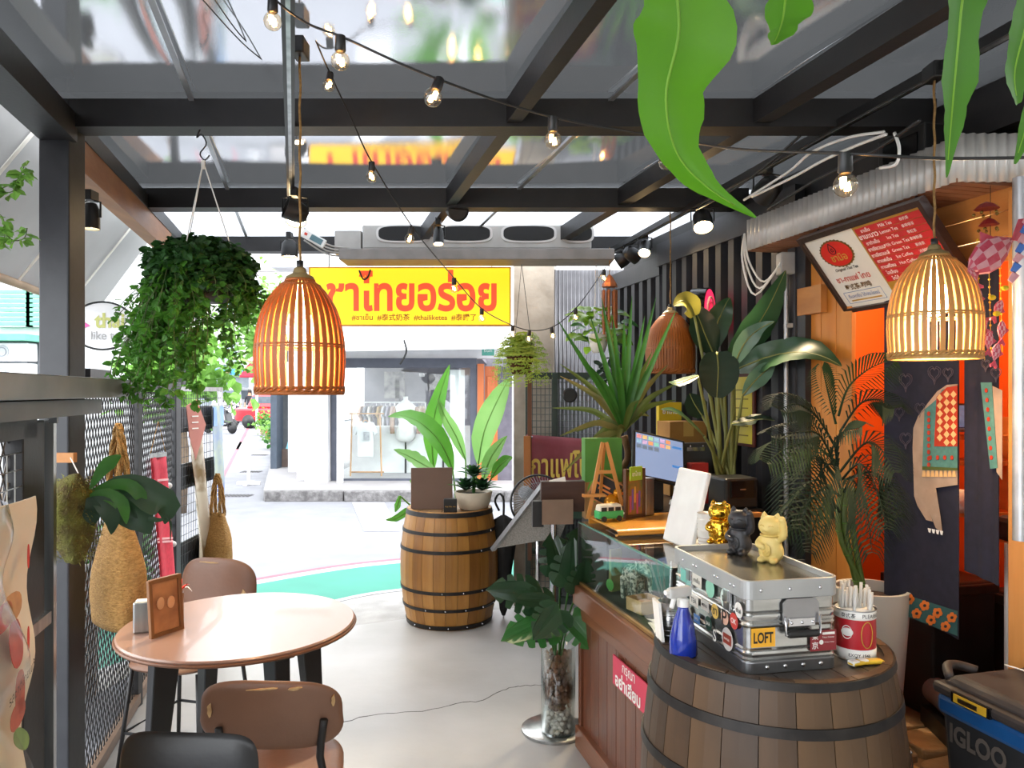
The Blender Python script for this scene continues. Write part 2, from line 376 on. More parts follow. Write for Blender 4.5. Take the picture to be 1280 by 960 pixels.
wbar('wall_plate', wl(WC, -1.2, 2.53, .04), wl(WC, 5.4, 2.53, .04), .1, .16, black_steel, fr)
p = wl(LC, 2.74); MB().box(p + V((0, 0, 1.325)), (.108, .108, 2.65)).build('corner_post', dark_steel, fr, world=True, bevel=.006)
p = wl(LC, 4.8); MB().box(p + V((0, 0, .83)), (.07, .07, 1.66)).build('end_post', dark_steel, fr, world=True, bevel=.004)
pb = wl(LC, 5.05); MB().box(pb + V((0, 0, 2.1)), (.05, .05, .9)).build('hanger_post', black_steel, fr, world=True)
wb = MB().bar(wl(LC, 2.83, 2.49, .01), wl(LC, 4.5, 2.49, .01), .07, .12).build('timber_beam', wood('orange_timber', '#a8703c', '#8a5428', 'y'), None)
tag(wb, 'varnished timber beam fixed under the steel beside the white awning', 'beam', kind='structure')
awn_m = mat('white_canvas', '#b4b4b4', '#a8a8a8', scale=2, rough=.9, transl=.45)
aw = thing('canvas_awning', 'white canvas drop awning hanging outside the wire fence', 'awning', wl(LC, 3.0, 2.2, -.55))
def fn(u, v):
    Y = 1.2 + 4.2 * u; p = wl(LC, Y, 2.17 + .58 * v, -.62 + .4 * v); return p + EN * (.02 * math.sin(u * 26) * (1 - v)) 
MB().solidgrid(fn, 60, 8, EN * .006).build('canvas', awn_m, aw, world=True, smooth=True, auto=True)
MB().tube([wl(LC, 1.2, 2.165, -.62), wl(LC, 5.4, 2.165, -.62)], .022, 10).build('bottom_pole', mat('tan_pole', '#b39572', '#9c8060', rough=.6), aw, world=True, smooth=True)
for k in range(5): 
    Y = 1.5 + k * .85; MB().bar(wl(LC, Y, 2.18, -.605), wl(LC, Y, 2.74, -.21), .03, .004).build('seam', paper, aw, world=True)

# right wall: charcoal ribbed steel
rib_m = mat('charcoal_ribbed_steel', '#2c2c31', '#232327', scale=5, rough=.5, bump=.03)
def ribbed(p0, p1, z0, z1, pitch, depth, prof='trap', th=.003, nrm=None):
    p0, p1 = V(p0), V(p1); t = (p1 - p0); Ln = t.length; t.normalize(); nn = nrm or V((t.y, -t.x, 0)); n = max(1, round(Ln / pitch)); s = []
    if prof == 'trap': pat = ((0, 0), (.42, 0), (.5, 1), (.92, 1))
    else: pat = tuple((k / 8, .5 - .5 * math.cos(2 * PI * k / 8)) for k in range(8))
    for i in range(n):
        for a, b in pat: s.append(((i + a) / n * Ln, b * depth))
    s.append((Ln, 0)); mb = MB(); k = len(s); vs = []
    for z in (z0, z1): vs += [p0 + t * a + nn * b + V((0, 0, z)) for a, b in s]
    vs += [v - nn * th for v in vs]
    fs = [(i, i + 1, k + i + 1, k + i) for i in range(k - 1)] + [(2*k + i, 3*k + i, 3*k + i + 1, 2*k + i + 1) for i in range(k - 1)]
    fs += [(i, 2*k + i, 2*k + i + 1, i + 1) for i in range(k - 1)] + [(k + i, k + i + 1, 3*k + i + 1, 3*k + i) for i in range(k - 1)]
    return mb.add(vs, fs)
wr = thing('wall_right', 'charcoal ribbed steel side wall behind the counter', 'wall', wl(WC, 4.5), kind='structure')
ribbed(wl(WC, 5.65), wl(WC, 4.77, 0, 0), 0, 2.36, .13, -.045, nrm=EN).build('ribbed_sheet', rib_m, wr, world=True)
ribbed(wl(WC, 4.76, 0, -.02), wl(WC, 3.38, 0, -.02), 0, 2.4, .135, -.045, nrm=EN).build('ribbed_sheet', rib_m, wr, world=True)
MB().bar(wl(WC, 5.65, 2.4, -.03), wl(WC, 4.77, 2.4, -.03), .05, .12).build('top_flashing', dark_steel, wr, world=True)
MB().bar(wl(WC, 4.765, 2.46, -.05), wl(WC, 3.38, 2.46, -.05), .05, .14).build('top_flashing', dark_steel, wr, world=True)
MB().bar(wl(WC, 3.385, 0, -.03) + V((0, 0, 1.15)), wl(WC, 3.33, 1.15, -.03), .06, 2.3).build('end_jamb', dark_steel, wr, world=True)
MB().bar(wl(WC, -1.2, 2.55, .12), wl(WC, 5.7, 2.55, .12), .03, .34).build('upper_band', dark_steel, wr, world=True)
cd = MB(); p = wl(WC, 3.43, 0, -.085); cd.tube([p + V((0, 0, .2)), p + V((0, 0, 2.2))], .011, 10)
for z in (.7, 1.3, 1.9): cd.box(p + V((.01, 0, z)), (.03, .045, .02))
cd = cd.build('conduit', mat('grey_conduit', '#9d9ea0', '#8a8b8e', rough=.35, metal=.5), None, world=True, loc=p, smooth=True, auto=True); tag(cd, 'thin grey vertical conduit pipe on the dark ribbed wall', 'pipe')
jb = MB().box(p + V((0, 0, 2.18)), (.07, .07, .1)).build('junction_box', mat('grey_pvc', '#a5a5a2', '#929290', rough=.5), None, world=True, loc=p + V((0, 0, 2.18)), bevel=.006); tag(jb, 'small grey junction box at the top of the conduit pipe', 'junction box')
mb = MB()
for k in range(3): mb.tube(crom([p + V((-.02, -.02, 2.2)), p + V((-.1 - .02*k, .0, 2.1 - .03*k)), p + V((-.16 - .015*k, .03, 2.2)), p + V((-.17, .06, 2.33))], 16), .005, 6)
tag(mb.build('white_cable', white_plastic, None, world=True, loc=p, smooth=True), 'loop of white cables hanging from the junction box', 'cable')

# booth in the right wall: planks, painted orange inside, open doorway with curtains
pine = wood('knotty_pine', '#d98f3c', '#b96f26', 'z', scale=5); pine_l = wood('light_pine', '#c98b4a', '#a86c34', 'y', scale=5)
orange = mat('orange_wall_paint', '#d9641a', '#c85612', scale=2, rough=.6)
bo = thing('wall_booth', 'orange painted booth with knotty pine boards in the right wall', 'wall', wl(WC, 3.0), kind='structure')
Ys = [3.36, 3.265, 3.17, 3.075]
for k in range(3):
    a, b = wl(WC, Ys[k] - .002, 0, -.02), wl(WC, Ys[k + 1] + .002, 0, -.02); MB().bar(a + V((0, 0, 1.12)), b + V((0, 0, 1.12)), .02, 2.24).build('plank', pine, bo, world=True, bevel=.002)
MB().bar(wl(WC, 3.38, 2.0, -.05) , wl(WC, 3.22, 2.0, -.05), .03, .12).build('trim_board', pine_l, bo, world=True)
q = wl(WC, 2.36, 0, 0); MB().box(q + V((0.02, 0, 1.12)), (.09, .06, 2.24), (0, 0, RZ)).build('door_post', wood('booth_post_pine', '#d09554', '#b4763a', 'z'), bo, world=True, bevel=.004)
for k in range(3):
    MB().bar(wl(WC, 3.07, 2.02 + .08 * k + .04, 0), wl(WC, 2.3, 2.02 + .08 * k + .04, 0), .02, .077).build('lintel_plank', pine_l, bo, world=True, bevel=.002)
def quadbox(pts, t, nm, m, par):  # thick vertical panel on plan points
    a, b = pts; return MB().bar(a, b, t, 2.3).build(nm, m, par, world=True)
z_ = V((0, 0, 1.1))
quadbox((wl(WC, 3.7, 0, 1.0) + z_, wl(WC, 1.9, 0, 1.0) + z_), .03, 'inner_wall', orange, bo)
quadbox((wl(WC, 3.4, 0, .0) + z_, wl(WC, 3.6, 0, 1.05) + z_), .03, 'inner_wall', orange, bo)
quadbox((wl(WC, 2.3, 0, .03) + z_, wl(WC, 2.3, 0, 1.0) + z_), .03, 'inner_wall', orange, bo)
mb = MB().add([wl(WC, 3.5, 2.28, 0), wl(WC, 1.9, 2.28, 0), wl(WC, 1.9, 2.28, 1.05), wl(WC, 3.5, 2.28, 1.05)], [(0, 1, 2, 3)]); mb.build('inner_ceiling', pine_l, bo, world=True)
MB().bar(wl(WC, 2.32, 1.1, .02), wl(WC, -2.5, 1.1, .02), .04, 2.3).build('wall_board', mat('white_wall_paint', '#cfcac2', '#c2bdb4', rough=.7), bo, world=True)
# canopy box over the booth, corrugated
FC = 1.97
cn = thing('corrugated_canopy', 'box canopy of pale corrugated metal over the booth and menu board', 'canopy', wl(FC, 2.9, 2.25), kind='structure')
fascia_m = mat('pale_corrugated_metal', '#c9c7c2', '#b5b2ac', scale=6, rough=.4, metal=.25)
c0, c1 = wl(FC, 3.47), wl(FC, 2.33)
ribbed(c0, c1, 2.25, 2.39, .032, .01, 'sine', nrm=-EN).build('fascia_sheet', fascia_m, cn, world=True, smooth=True)
ribbed(c1, c1 + V((.75, 0, 0)), 2.25, 2.40, .032, .01, 'sine', nrm=V((0, -1, 0))).build('fascia_sheet', fascia_m, cn, world=True, smooth=True)
mb = MB()
for k in range(30):
    Y = 3.46 - k * .0385; a, b = wl(FC, Y, 2.256), wl(FC, Y, 2.256, .3); mb = MB().bar(a, b, .034, .012); mb.build('soffit_slat', mat('soffit_brown', '#a4765a', '#8d6248', rough=.6), cn, world=True)
MB().hexa([wl(FC, 3.46, 2.27, .01), wl(FC, 2.34, 2.27, .01), wl(FC, 2.34, 2.27, .8), wl(FC, 3.46, 2.27, .3), wl(FC, 3.46, 2.38, .01), wl(FC, 2.34, 2.38, .01), wl(FC, 2.34, 2.38, .8), wl(FC, 3.46, 2.38, .3)]).build('canopy_core', dark_steel, cn, world=True)
p = at(1276, 400, 2.28); tag(MB().tube([V((p.x, p.y, 1.15)), V((p.x, p.y, 2.25))], .022, 14).build('downpipe', galv, None, world=True, loc=(p.x, p.y, 1.15), smooth=True, auto=True), 'silver metal downpipe beside the pine door post', 'pipe')
# wall behind the viewer
rw = MB().box((1.2, -2.55, 1.3), (4.6, .1, 2.7)).build('wall_rear', mat('rear_wall_plaster', '#8f8a82', '#807b74', rough=.8), None); tag(struct(rw), 'plain grey plaster wall closing the back of the shop', 'wall')

# far end on the street side: concrete pillar, corrugated panel
pil = MB().hexa([at(642, 490, 5.75) + V((0,0,-1.65)), at(692, 490, 5.75) + V((0,0,-1.65)), at(692, 490, 6.0) + V((.02,0,-1.65)), at(642, 490, 6.0) + V((0,0,-1.65)), at(642, 490, 5.75) + V((0,0,1.1)), at(692, 490, 5.75) + V((0,0,1.1)), at(692, 490, 6.0) + V((.02,0,1.1)), at(642, 490, 6.0) + V((0,0,1.1))])
tag(struct(pil.build('concrete_pillar', mat('raw_concrete', '#a59c90', '#857c70', scale=5, rough=.9, bump=.4, detail=8))), 'weathered concrete pillar at the open street end', 'pillar')
wbk = thing('wall_back', 'thin corrugated grey metal panel beside the concrete pillar', 'wall', (.62, 5.85, 0), kind='structure')
a, b = at(692, 490, 5.85), at(800, 490, 5.85); a.z = b.z = 0
ribbed(a, b, 0, 2.55, .03, .008, 'sine', nrm=V((0, -1, 0))).build('corrugated_sheet', mat('grey_fine_corrugate', '#6a6a6e', '#58585c', rough=.35, metal=.5), wbk, world=True, smooth=True)
# ------------------------------------------------------------------ left fence, gate and near panel
def lattice(par, fn, L_, z0, z1, cw, ch, r, m, nm='wire_mesh'):   # diamond wire mesh; fn(s, z) -> point
    mb = MB(); Hh = z1 - z0; sl = ch / cw
    for sg in (1, -1):
        n = int((L_ + Hh / sl) / cw) + 2
        for i in range(n):
            s0 = i * cw - (Hh / sl if sg > 0 else 0)
            # line s = s0 + sg*(z-z0)/sl
            za, zb = z0, z1; sa = s0 if sg > 0 else s0; 
            pa, pb = s0, s0 + sg * Hh / sl
            lo_, hi_ = 0.0, 1.0
            for bound, sign in ((0.0, 1), (L_, -1)):
                fa, fb = sign * (pa - bound), sign * (pb - bound)
                if fa < 0 and fb < 0: lo_, hi_ = 1, 0; break
                if fa < 0: lo_ = max(lo_, fa / (fa - fb))
                elif fb < 0: hi_ = min(hi_, fa / (fa - fb))
            if lo_ >= hi_: continue
            q = [(pa + (pb - pa) * t, z0 + Hh * t) for t in (lo_, hi_)]
            mb.tube([fn(*q[0]), fn(*q[1])], r, 4, cap=False)
    o = mb.build(nm, m, par, world=True); o['kind'] = 'stuff'; return o
wire_m = mat('dark_wire', '#2c2c2e', '#3a3a3c', rough=.45, metal=.3)
fe = thing('wire_fence', 'black framed diamond wire fence along the street side', 'fence', wl(LC, 3.7))
K = math.sqrt(1 + SL * SL)
for Y0, Y1 in ((2.83, 3.8), (3.87, 4.76)):
    fnl = lambda s, z, Y0=Y0: wl(LC, Y0 + s / K, z)
    lattice(fe, fnl, (Y1 - Y0) * K, .06, 1.6, .042, .075, .0026, wire_m)
wbar('top_rail', wl(LC, 2.8, 1.63), wl(LC, 4.78, 1.63), .045, .045, black_steel, fe)
wbar('bottom_rail', wl(LC, 2.8, .04), wl(LC, 4.78, .04), .045, .05, wood('kerb_timber', '#7d6552', '#64503f', 'y'), fe)
p = wl(LC, 3.835); MB().box(p + V((0, 0, .81)), (.045, .045, 1.62)).build('post', black_steel, fe, world=True)
p = wl(LC, 3.0); MB().box(p + V((0, 0, 1.66)), (.3, .12, .06), (0, 0, RZ + PI/2)).build('bracket', dark_steel, fe, world=True)
# street gate leaf swung open, wire grid
ga = thing('wire_gate', 'open steel gate leaf with a wire grid covered in posters', 'gate', (-2.16, 4.9, 0))
G0, G1 = V((-2.17, 4.86, 0)), V((-2.215, 5.72, 0)); gd = (G1 - G0).normalized(); gL = (G1 - G0).length; gn = V((gd.y, -gd.x, 0))
gp = lambda s, z, o=0.0: G0 + gd * s + V((0, 0, z)) + gn * o
for s in (.012, gL - .012): MB().bar(gp(s, .05), gp(s, 1.63), .03, .03).build('stile', brushed, ga, world=True)
for z in (.07, 1.62): MB().bar(gp(0, z), gp(gL, z), .03, .03).build('rail', brushed, ga, world=True)
mb = MB()
for k in range(1, 20): mb.tube([gp(gL * k / 20, .07), gp(gL * k / 20, 1.62)], .002, 4, cap=False)
for k in range(1, 24): mb.tube([gp(0, .07 + 1.55 * k / 24), gp(gL, .07 + 1.55 * k / 24)], .002, 4, cap=False)
mb.build('wire_grid', wire_m, ga, world=True)['kind'] = 'stuff'
for z0, z1 in ((1.33, 1.5), (.95, 1.12), (.2, .6)): MB().bar(gp(.05, (z0 + z1) / 2, -.02), gp(gL - .05, (z0 + z1) / 2, -.02), .01, z1 - z0).build('infill_panel', dark_steel, ga, world=True)
def hung(nm, label, cat, s0, s1, z0, z1, m, tilt=0.0, wav=.008, off=.03, extra=None):
    t = thing(nm, label, cat, gp(s0, z0, off))
    fn = lambda u, v: gp(s0 + (s1 - s0) * u + tilt * v, z0 + (z1 - z0) * v, off + wav * math.sin(u * 7 + v * 5))
    MB().solidgrid(fn, 10, 14, gn * .004).build('sheet', m, t, world=True, smooth=True, auto=True)
    if extra: extra(t)
    return t
hung('wrapped_poster', 'long brown and white poster wrapped in clear plastic on the gate', 'poster', .3, .52, .35, 1.37, mat('plastic_wrapped_paper', '#cfc4b2', '#8e7454', scale=5, rough=.25, lo=.45, hi=.6), tilt=-.1, wav=.02)
def bluehead(t):
    MB().bar(gp(.6, 1.42, .034), gp(.82, 1.42, .034), .004, .14).build('blue_header', mat('poster_blue', '#6f95d8', '#8bacdf', rough=.4), t, world=True)
    MB().bar(gp(.6, .87, .034), gp(.82, .87, .034), .004, .16).build('blue_footer', mat('poster_blue_deep', '#4f7cc8', '#5f8ad0', rough=.4), t, world=True)
    for k in range(4): MB().bar(gp(.63, .92 - .03 * k, .038), gp(.79, .92 - .03 * k, .038), .001, .008).build('text_line', white_ink, t, world=True)
hung('travel_poster', 'blue and green landscape poster at the outer end of the gate', 'poster', .6, .82, .78, 1.5, mat('landscape_print', '#a9b49c', '#7688b8', scale=7, rough=.35), extra=bluehead)
pk = thing('pink_card', 'dusty pink pointed card hung on the gate top', 'card', gp(.12, 1.2, .05))
mb = MB(); mb.prism([(0, .26), (.1, .3), (.19, .13), (.09, -.1), (.03, .06)], .004, (gp(.03, 1.25, .05), (gd + gn * .35).normalized(), V((0, 0, 1)))); mb.build('card', mat('pink_card_paper', '#c98478', '#bd776c', rough=.7), pk, world=True)
for k in range(3): MB().bar(gp(.07, 1.44 - .04*k, .075), gp(.13, 1.44 - .04*k, .095), .001, .008).build('print_line', white_ink, pk, world=True)

# near panel below the grey counter rail
RC = -1.36 + .255 * 2.6                                     # line of the rail
ra = thing('bar_rail', 'grey painted steel bar rail in front of the corner post', 'rail', wl(RC, 2.2, 1.57))
MB().bar(wl(RC, .6, 1.612, -.06), wl(RC, 2.6, 1.612, -.06), .2, .06).build('box_rail', grey_steel, ra, world=True, bevel=.003)
MB().bar(wl(RC, .6, 1.555, -.075), wl(RC, 2.42, 1.555, -.075), .14, .045).build('under_rail', mat('rail_dark_steel', '#54585a', '#474b4d', rough=.45, metal=.3), ra, world=True)  # under rail in a darker grey steel than the box rail
MB().box(wl(RC, 2.06, 1.54, -.03), (.02, .012, .05), (0, 0, RZ)).build('bolt_plate', grey_steel, ra, world=True)
RP = RC - .065
np_ = thing('folding_panel', 'black framed panel with bright metal edge under the bar rail', 'panel', wl(RP, 2.0))
MB().box(wl(RP, 2.2, .77, -.03), (.035, .025, 1.5), (0, 0, RZ)).build('edge_strip', brushed, np_, world=True)
MB().box(wl(RP, 2.08, .77, -.05), (.05, .16, 1.5), (0, 0, RZ)).build('stile', black_steel, np_, world=True, bevel=.004)
MB().bar(wl(RP, .6, 1.5, -.05), wl(RP, 2.1, 1.5, -.05), .05, .05).build('top_rail', black_steel, np_, world=True)
MB().bar(wl(RP, .6, .95, -.04), wl(RP, 2.18, .95, -.04), .05, .035).build('mid_rail', brushed, np_, world=True)
MB().bar(wl(RP, .6, .04, -.05), wl(RP, 2.1, .04, -.05), .05, .05).build('bottom_rail', black_steel, np_, world=True)
lattice(np_, lambda s, z: wl(RP, .6 + s / K, z, -.06), 1.4 * K, .07, 1.48, .042, .075, .0026, wire_m)
mb = MB()
for k in range(12): mb.tube([wl(RP, 1.55, 1.44 - .045*k, -.03), wl(RP, 2.02, 1.44 - .045*k, -.03)], .0018, 4)
for k in range(10): mb.tube([wl(RP, 1.56 + .05*k, 1.44, -.03), wl(RP, 1.56 + .05*k, .9, -.03)], .0018, 4)
mb.build('grid_rack', brushed, np_, world=True)['kind'] = 'stuff'
# plastic covered food poster hung inside the panel
po = thing('food_poster', 'cream Thai food poster under shiny plastic on the near panel', 'poster', wl(RP, 1.75, .5, .02))
def fn(u, v): return wl(RP, 1.25 + .62 * u + .05 * (1 - v), .35 + .99 * v - .04 * (u < .1), .015 + .02 * math.sin(u * 5 + v * 3) + .012 * math.sin(v * 17 + u * 4))
MB().solidgrid(fn, 16, 30, EN * .004).build('poster_sheet', mat('poster_cream', '#e6ddc8', '#dccfb4', scale=3, rough=.5), po, world=True, smooth=True, auto=True)
def fn2(u, v): return wl(RP, 1.23 + .5 * u + .05 * (1 - v), .32 + 1.03 * v, .035 + .03 * math.sin(u * 6 + v * 4) + .02 * math.sin(v * 21 + u * 7) + .012 * mnoise.noise(V((u * 6, v * 9, 1))))
MB().grid(fn2, 20, 46).build('plastic_cover', glass_mat('clear_plastic_film', '#f6f6f6', rough=.22, ior=1.35, base=.02), po, world=True, smooth=True)
food = [('#b5502a', '#8e3a1c'), ('#d9a05a', '#b67a3a'), ('#7a9a3e', '#5d7f2c'), ('#c7402a', '#a03020'), ('#e0c08a', '#c9a46a'), ('#8a4a2a', '#6e381e')]
random.seed(11)
for k in range(16):
    Y = random.uniform(1.68, 1.88); z = random.uniform(.5, 1.1); a = random.uniform(0, PI)
    c = food[k % 6]; mb = MB(); mb.prism([(x * math.cos(a) - y * math.sin(a), x * math.sin(a) + y * math.cos(a)) for x, y in superell(random.uniform(.06, .13), random.uniform(.04, .08), 2.4, 16)], .001, (wl(RP, Y, z, .045), -DN, V((0, 0, 1))))
    mb.build('food_print', mat('food_print_%d' % (k % 6), c[0], c[1], scale=16, rough=.4), po, world=True)
for z in (1.2, 1.0):
    mb = MB(); mb.prism(superell(.014, .06, 2.2, 14), .001, (wl(RP, 1.82, z, .05), -DN, V((0, 0, 1)))); mb.build('chilli_print', red_ink, po, world=True)
text(po, 'รสชาติไทยแท้', black_ink, (wl(RP, 1.78, 1.05 - .14, .05), (DN + V((0, 0, .25))), V((0, 0, 1))), width=.16)
# staghorn fern in a moss basket hung on the panel edge
st = thing('staghorn_fern', 'staghorn fern growing from a mossy wall basket by the corner post', 'plant', at(95, 640, 2.32))
c = at(92, 645, 2.32); mb = MB(); random.seed(5)
prof = [(.001, -.15), (.03, -.14), (.05, -.08), (.068, 0), (.068, .05), (.045, .1), (.02, .13), (.001, .14)]
mb.lathe(prof, 20, c); mb.v = [p + V((mnoise.noise(p * 30), mnoise.noise(p * 31 + V((3, 0, 0))), mnoise.noise(p * 29))) * .014 for p in mb.v]
mb.build('moss_ball', mat('dry_moss', '#6b6a2c', '#4f3f22', scale=26, rough=1, bump=1.0, bscale=160), st, world=True, smooth=True)
tu = MB()
for k in range(900):
    a, b = random.uniform(0, 2*PI), random.uniform(-.14, .12); r = .072 * math.cos(b * 8) * .9 + .01
    p = c + V((r * math.cos(a), r * math.sin(a), b)); d = V((math.cos(a), math.sin(a), random.uniform(-.8, .8))) * random.uniform(.008, .022)
    tu.add([p, p + V((.003, 0, .002)), p + d], [(0, 1, 2)])
tu.build('moss_tufts', mat('moss_green', '#7d7f35', '#5c4a26', scale=30, rough=1), st, world=True)['kind'] = 'stuff'
# a hollow bracket plank and cord
MB().box(at(80, 572, 2.36), (.07, .02, .03)).build('hanger_board', pine_l, st, world=True)
MB().tube([at(88, 572, 2.34), at(102, 600, 2.32)], .002, 5).build('hanger_cord', white_plastic, st, world=True)
SF = [([(112, 612), (126, 590), (138, 578), (151, 569)], [.004, .035, .045, .006], -.02),
      ([(112, 615), (140, 606), (162, 607), (176, 620), (178, 632)], [.008, .03, .04, .04, .004], .0),
      ([(112, 617), (150, 604), (175, 612), (195, 625), (210, 632), (206, 655)], [.01, .05, .09, .10, .08, .004], .02),
      ([(112, 620), (132, 618), (150, 628), (156, 640), (158, 655)], [.01, .04, .045, .03, .003], -.03),
      ([(112, 622), (138, 622), (160, 640), (178, 652), (188, 668)], [.01, .05, .09, .08, .003], .04),
      ([(110, 624), (128, 630), (140, 648), (139, 668)], [.01, .05, .05, .003], -.04),
      ([(110, 622), (116, 635), (115, 645), (117, 657)], [.01, .05, .05, .003], -.05),
      ([(150, 625), (165, 645), (172, 662)], [.03, .03, .003], .05),
      ([(185, 648), (200, 650), (208, 645)], [.02, .012, .003], .05), ([(195, 630), (212, 650), (213, 676)], [.02, .008, .002], .06)]
for k, (pl, wd, dy) in enumerate(SF):
    pts = crom([at(x, y, 2.32 + dy + .01 * i) for i, (x, y) in enumerate(pl)], 12); ws = [interp(wd, i / 11) for i in range(12)]
    MB().blade(pts, ws, up=(.35, -.9, .25), fold=.18).build('frond', leaf_green if k in (0, 1, 3) else leaf_dark, st, world=True, smooth=True)
# woven seagrass bags
straw = mat('woven_seagrass', '#b58a4e', '#8f6a36', scale=60, rough=.9, bump=1.0, bscale=120, stretch=(1, 1, 2.2))
def woven_bag(label, base, w_, d_, h_, rz, hand):
    t = thing('woven_bag', label, 'bag', base, rz, 'woven bags on the fence')
    mb = MB(); n = 32; ks = 18
    def ring(v):
        s = [(1.0, .86), (1.02, 1.0), (.97, .9), (.8, .6), (.5, .35)]; a = v * 4; i = min(int(a), 3); f = a - i
        return s[i][0] + (s[i+1][0] - s[i][0]) * f, s[i][1] + (s[i+1][1] - s[i][1]) * f
    vs = []; fs = []
    for j in range(ks + 1):
        v = j / ks; a, b = ring(v)
        for i in range(n):
            q = 2*PI*i/n; cx_, sy_ = math.cos(q), math.sin(q)
            x = w_/2 * math.copysign(abs(cx_) ** .7, cx_) * a + .012 * mnoise.noise(V((q, v * 4, 2))); y = d_/2 * math.copysign(abs(sy_) ** .7, sy_) * b * (1 + .15 * math.sin(3 * q) * v)
            vs.append(V((x, y, h_ * v)))
    for j in range(ks):
        for i in range(n): i2 = (i+1) % n; fs.append((j*n+i, j*n+i2, (j+1)*n+i2, (j+1)*n+i))
    fs.append(tuple(range(n-1, -1, -1))); mb.add(vs, fs); o = mb.build('basket', straw, t, smooth=True)
    sm = o.modifiers.new('solid', 'SOLIDIFY'); sm.thickness = .006
    for sg in (-1, 1):
        pts = crom([V((-w_*.2, sg*d_*.16, h_*.95)), V((-w_*.15, sg*.01, h_ + hand*.6)), V((0, 0, h_ + hand)), V((w_*.15, sg*.01, h_ + hand*.6)), V((w_*.2, sg*d_*.16, h_*.95))], 20); hb = MB()
        for s in range(3): hb.tube([p + V((.008*math.cos(i*1.1 + s*2.1), .008*math.sin(i*1.1 + s*2.1), 0)) for i, p in enumerate(pts)], .006, 6)
        hb.build('rope_handle', straw, t, smooth=True)
    return t
b = at(148, 778, 2.95); woven_bag('large woven seagrass bag hanging on the wire fence above the table', V((b.x, b.y, b.z)), .3, .17, .42, RZ - 1.0, .36)
b = at(272, 708, 5.35); woven_bag('small woven seagrass bag hanging at the end of the posters on the gate', V((b.x, b.y, b.z)), .22, .14, .38, RZ - .7, .28)
# red cloth banner
rb = thing('red_banner', 'red woven cloth banner with white bands hanging on the wire fence', 'banner', wl(LC, 4.35, .9, .06))
BT0, BT1 = at(188, 572, 4.05), at(207, 570, 4.4); BB0, BB1 = at(204, 770, 4.25), at(222, 770, 4.6)
fn = lambda u, v: (BB0 * (1 - u) + BB1 * u) * (1 - v) + (BT0 * (1 - u) + BT1 * u) * v + V((.006 * math.sin(u * 9), 0, 0))
MB().solidgrid(fn, 8, 14, (.003, -.003, 0)).build('cloth', mat('red_cloth', '#d8324a', '#c4283f', scale=40, rough=.85), rb, world=True, smooth=True)
for v in (.86, .80, .77, .5, .48, .25):
    a, b = fn(0, v), fn(1, v); MB().bar(a + V((.006, -.006, 0)), b + V((.006, -.006, 0)), .003, .012).build('white_band', mat('pale_pink_band', '#f0b8bc', '#eaa8ae', rough=.8), rb, world=True)
MB().bar(BT0 + V((0, 0, .01)), BT1 + V((0, 0, .01)), .014, .025).build('hanger_bar', brushed, rb, world=True)
top = (BT0 + BT1) / 2 + V((0, 0, .2)); MB().tube([BT0 + V((0,0,.02)), top, BT1 + V((0,0,.02))], .002, 5).build('cord', straw, rb, world=True)
for v in (.82, .46, .12): MB().ball(fn(1.15, v), .018, 10, 7).build('pompom', white_paint, rb, world=True, smooth=True)
# ------------------------------------------------------------------ table and chairs
tabletop_m = mat('laminate_beech', '#a08070', '#917263', scale=3, rough=.3, stretch=(1, .15, 1), coat=.2)
tb = thing('cafe_table', 'round cafe table with beech laminate top and black tapered legs', 'table', (-1.0, 2.77, 0), .5)
MB().lathe([(.001, .724), (.385, .724), (.4, .728), (.41, .738), (.412, .748), (.407, .753), (.001, .753)], 64).build('tabletop', tabletop_m, tb, smooth=True, auto=True)
mb = MB(); mb.tube([V((.4125*math.cos(q*PI/32), .4125*math.sin(q*PI/32), .737)) for q in range(64)], .006, 6, closed=True); mb.build('edge_band', wood('edge_walnut', '#7a4e30', '#64402a', 'x', scale=4), tb, smooth=True)
for k in range(4):
    a = PI/4 + k*PI/2 - .5; d = V((math.cos(a), math.sin(a), 0)); MB().add([], []) 
    mb = MB(); p0, p1 = d * .33, d * .27; 
    s = V((-d.y, d.x, 0)); 
    mb.hexa([p0 + s*.018 - d*.02, p0 - s*.018 - d*.02, p0 - s*.018 + d*.02, p0 + s*.018 + d*.02, p1 + s*.03 - d*.045 + V((0,0,.7)), p1 - s*.03 - d*.045 + V((0,0,.7)), p1 - s*.03 + d*.045 + V((0,0,.7)), p1 + s*.03 + d*.045 + V((0,0,.7))])
    mb.build('leg', black_plastic, tb, bevel=.006)
    MB().hexa([d*.1 + s*.03 + V((0,0,.695)), d*.1 - s*.03 + V((0,0,.695)), d*.34 - s*.03 + V((0,0,.7)), d*.34 + s*.03 + V((0,0,.7)), d*.1 + s*.03 + V((0,0,.724)), d*.1 - s*.03 + V((0,0,.724)), d*.35 - s*.04 + V((0,0,.724)), d*.35 + s*.04 + V((0,0,.724))]).build('leg_bracket', black_plastic, tb)
brown_l = mat('worn_brown_leatherette', '#7d5a46', '#6d4c3a', scale=4, rough=.42, bump=.08, bscale=60)
black_l = mat('black_leatherette', '#161618', '#1f1f21', scale=6, rough=.33, bump=.05, bscale=60)
wear = mat('worn_cream_patch', '#c9a878', '#a88358', scale=50, rough=.8)
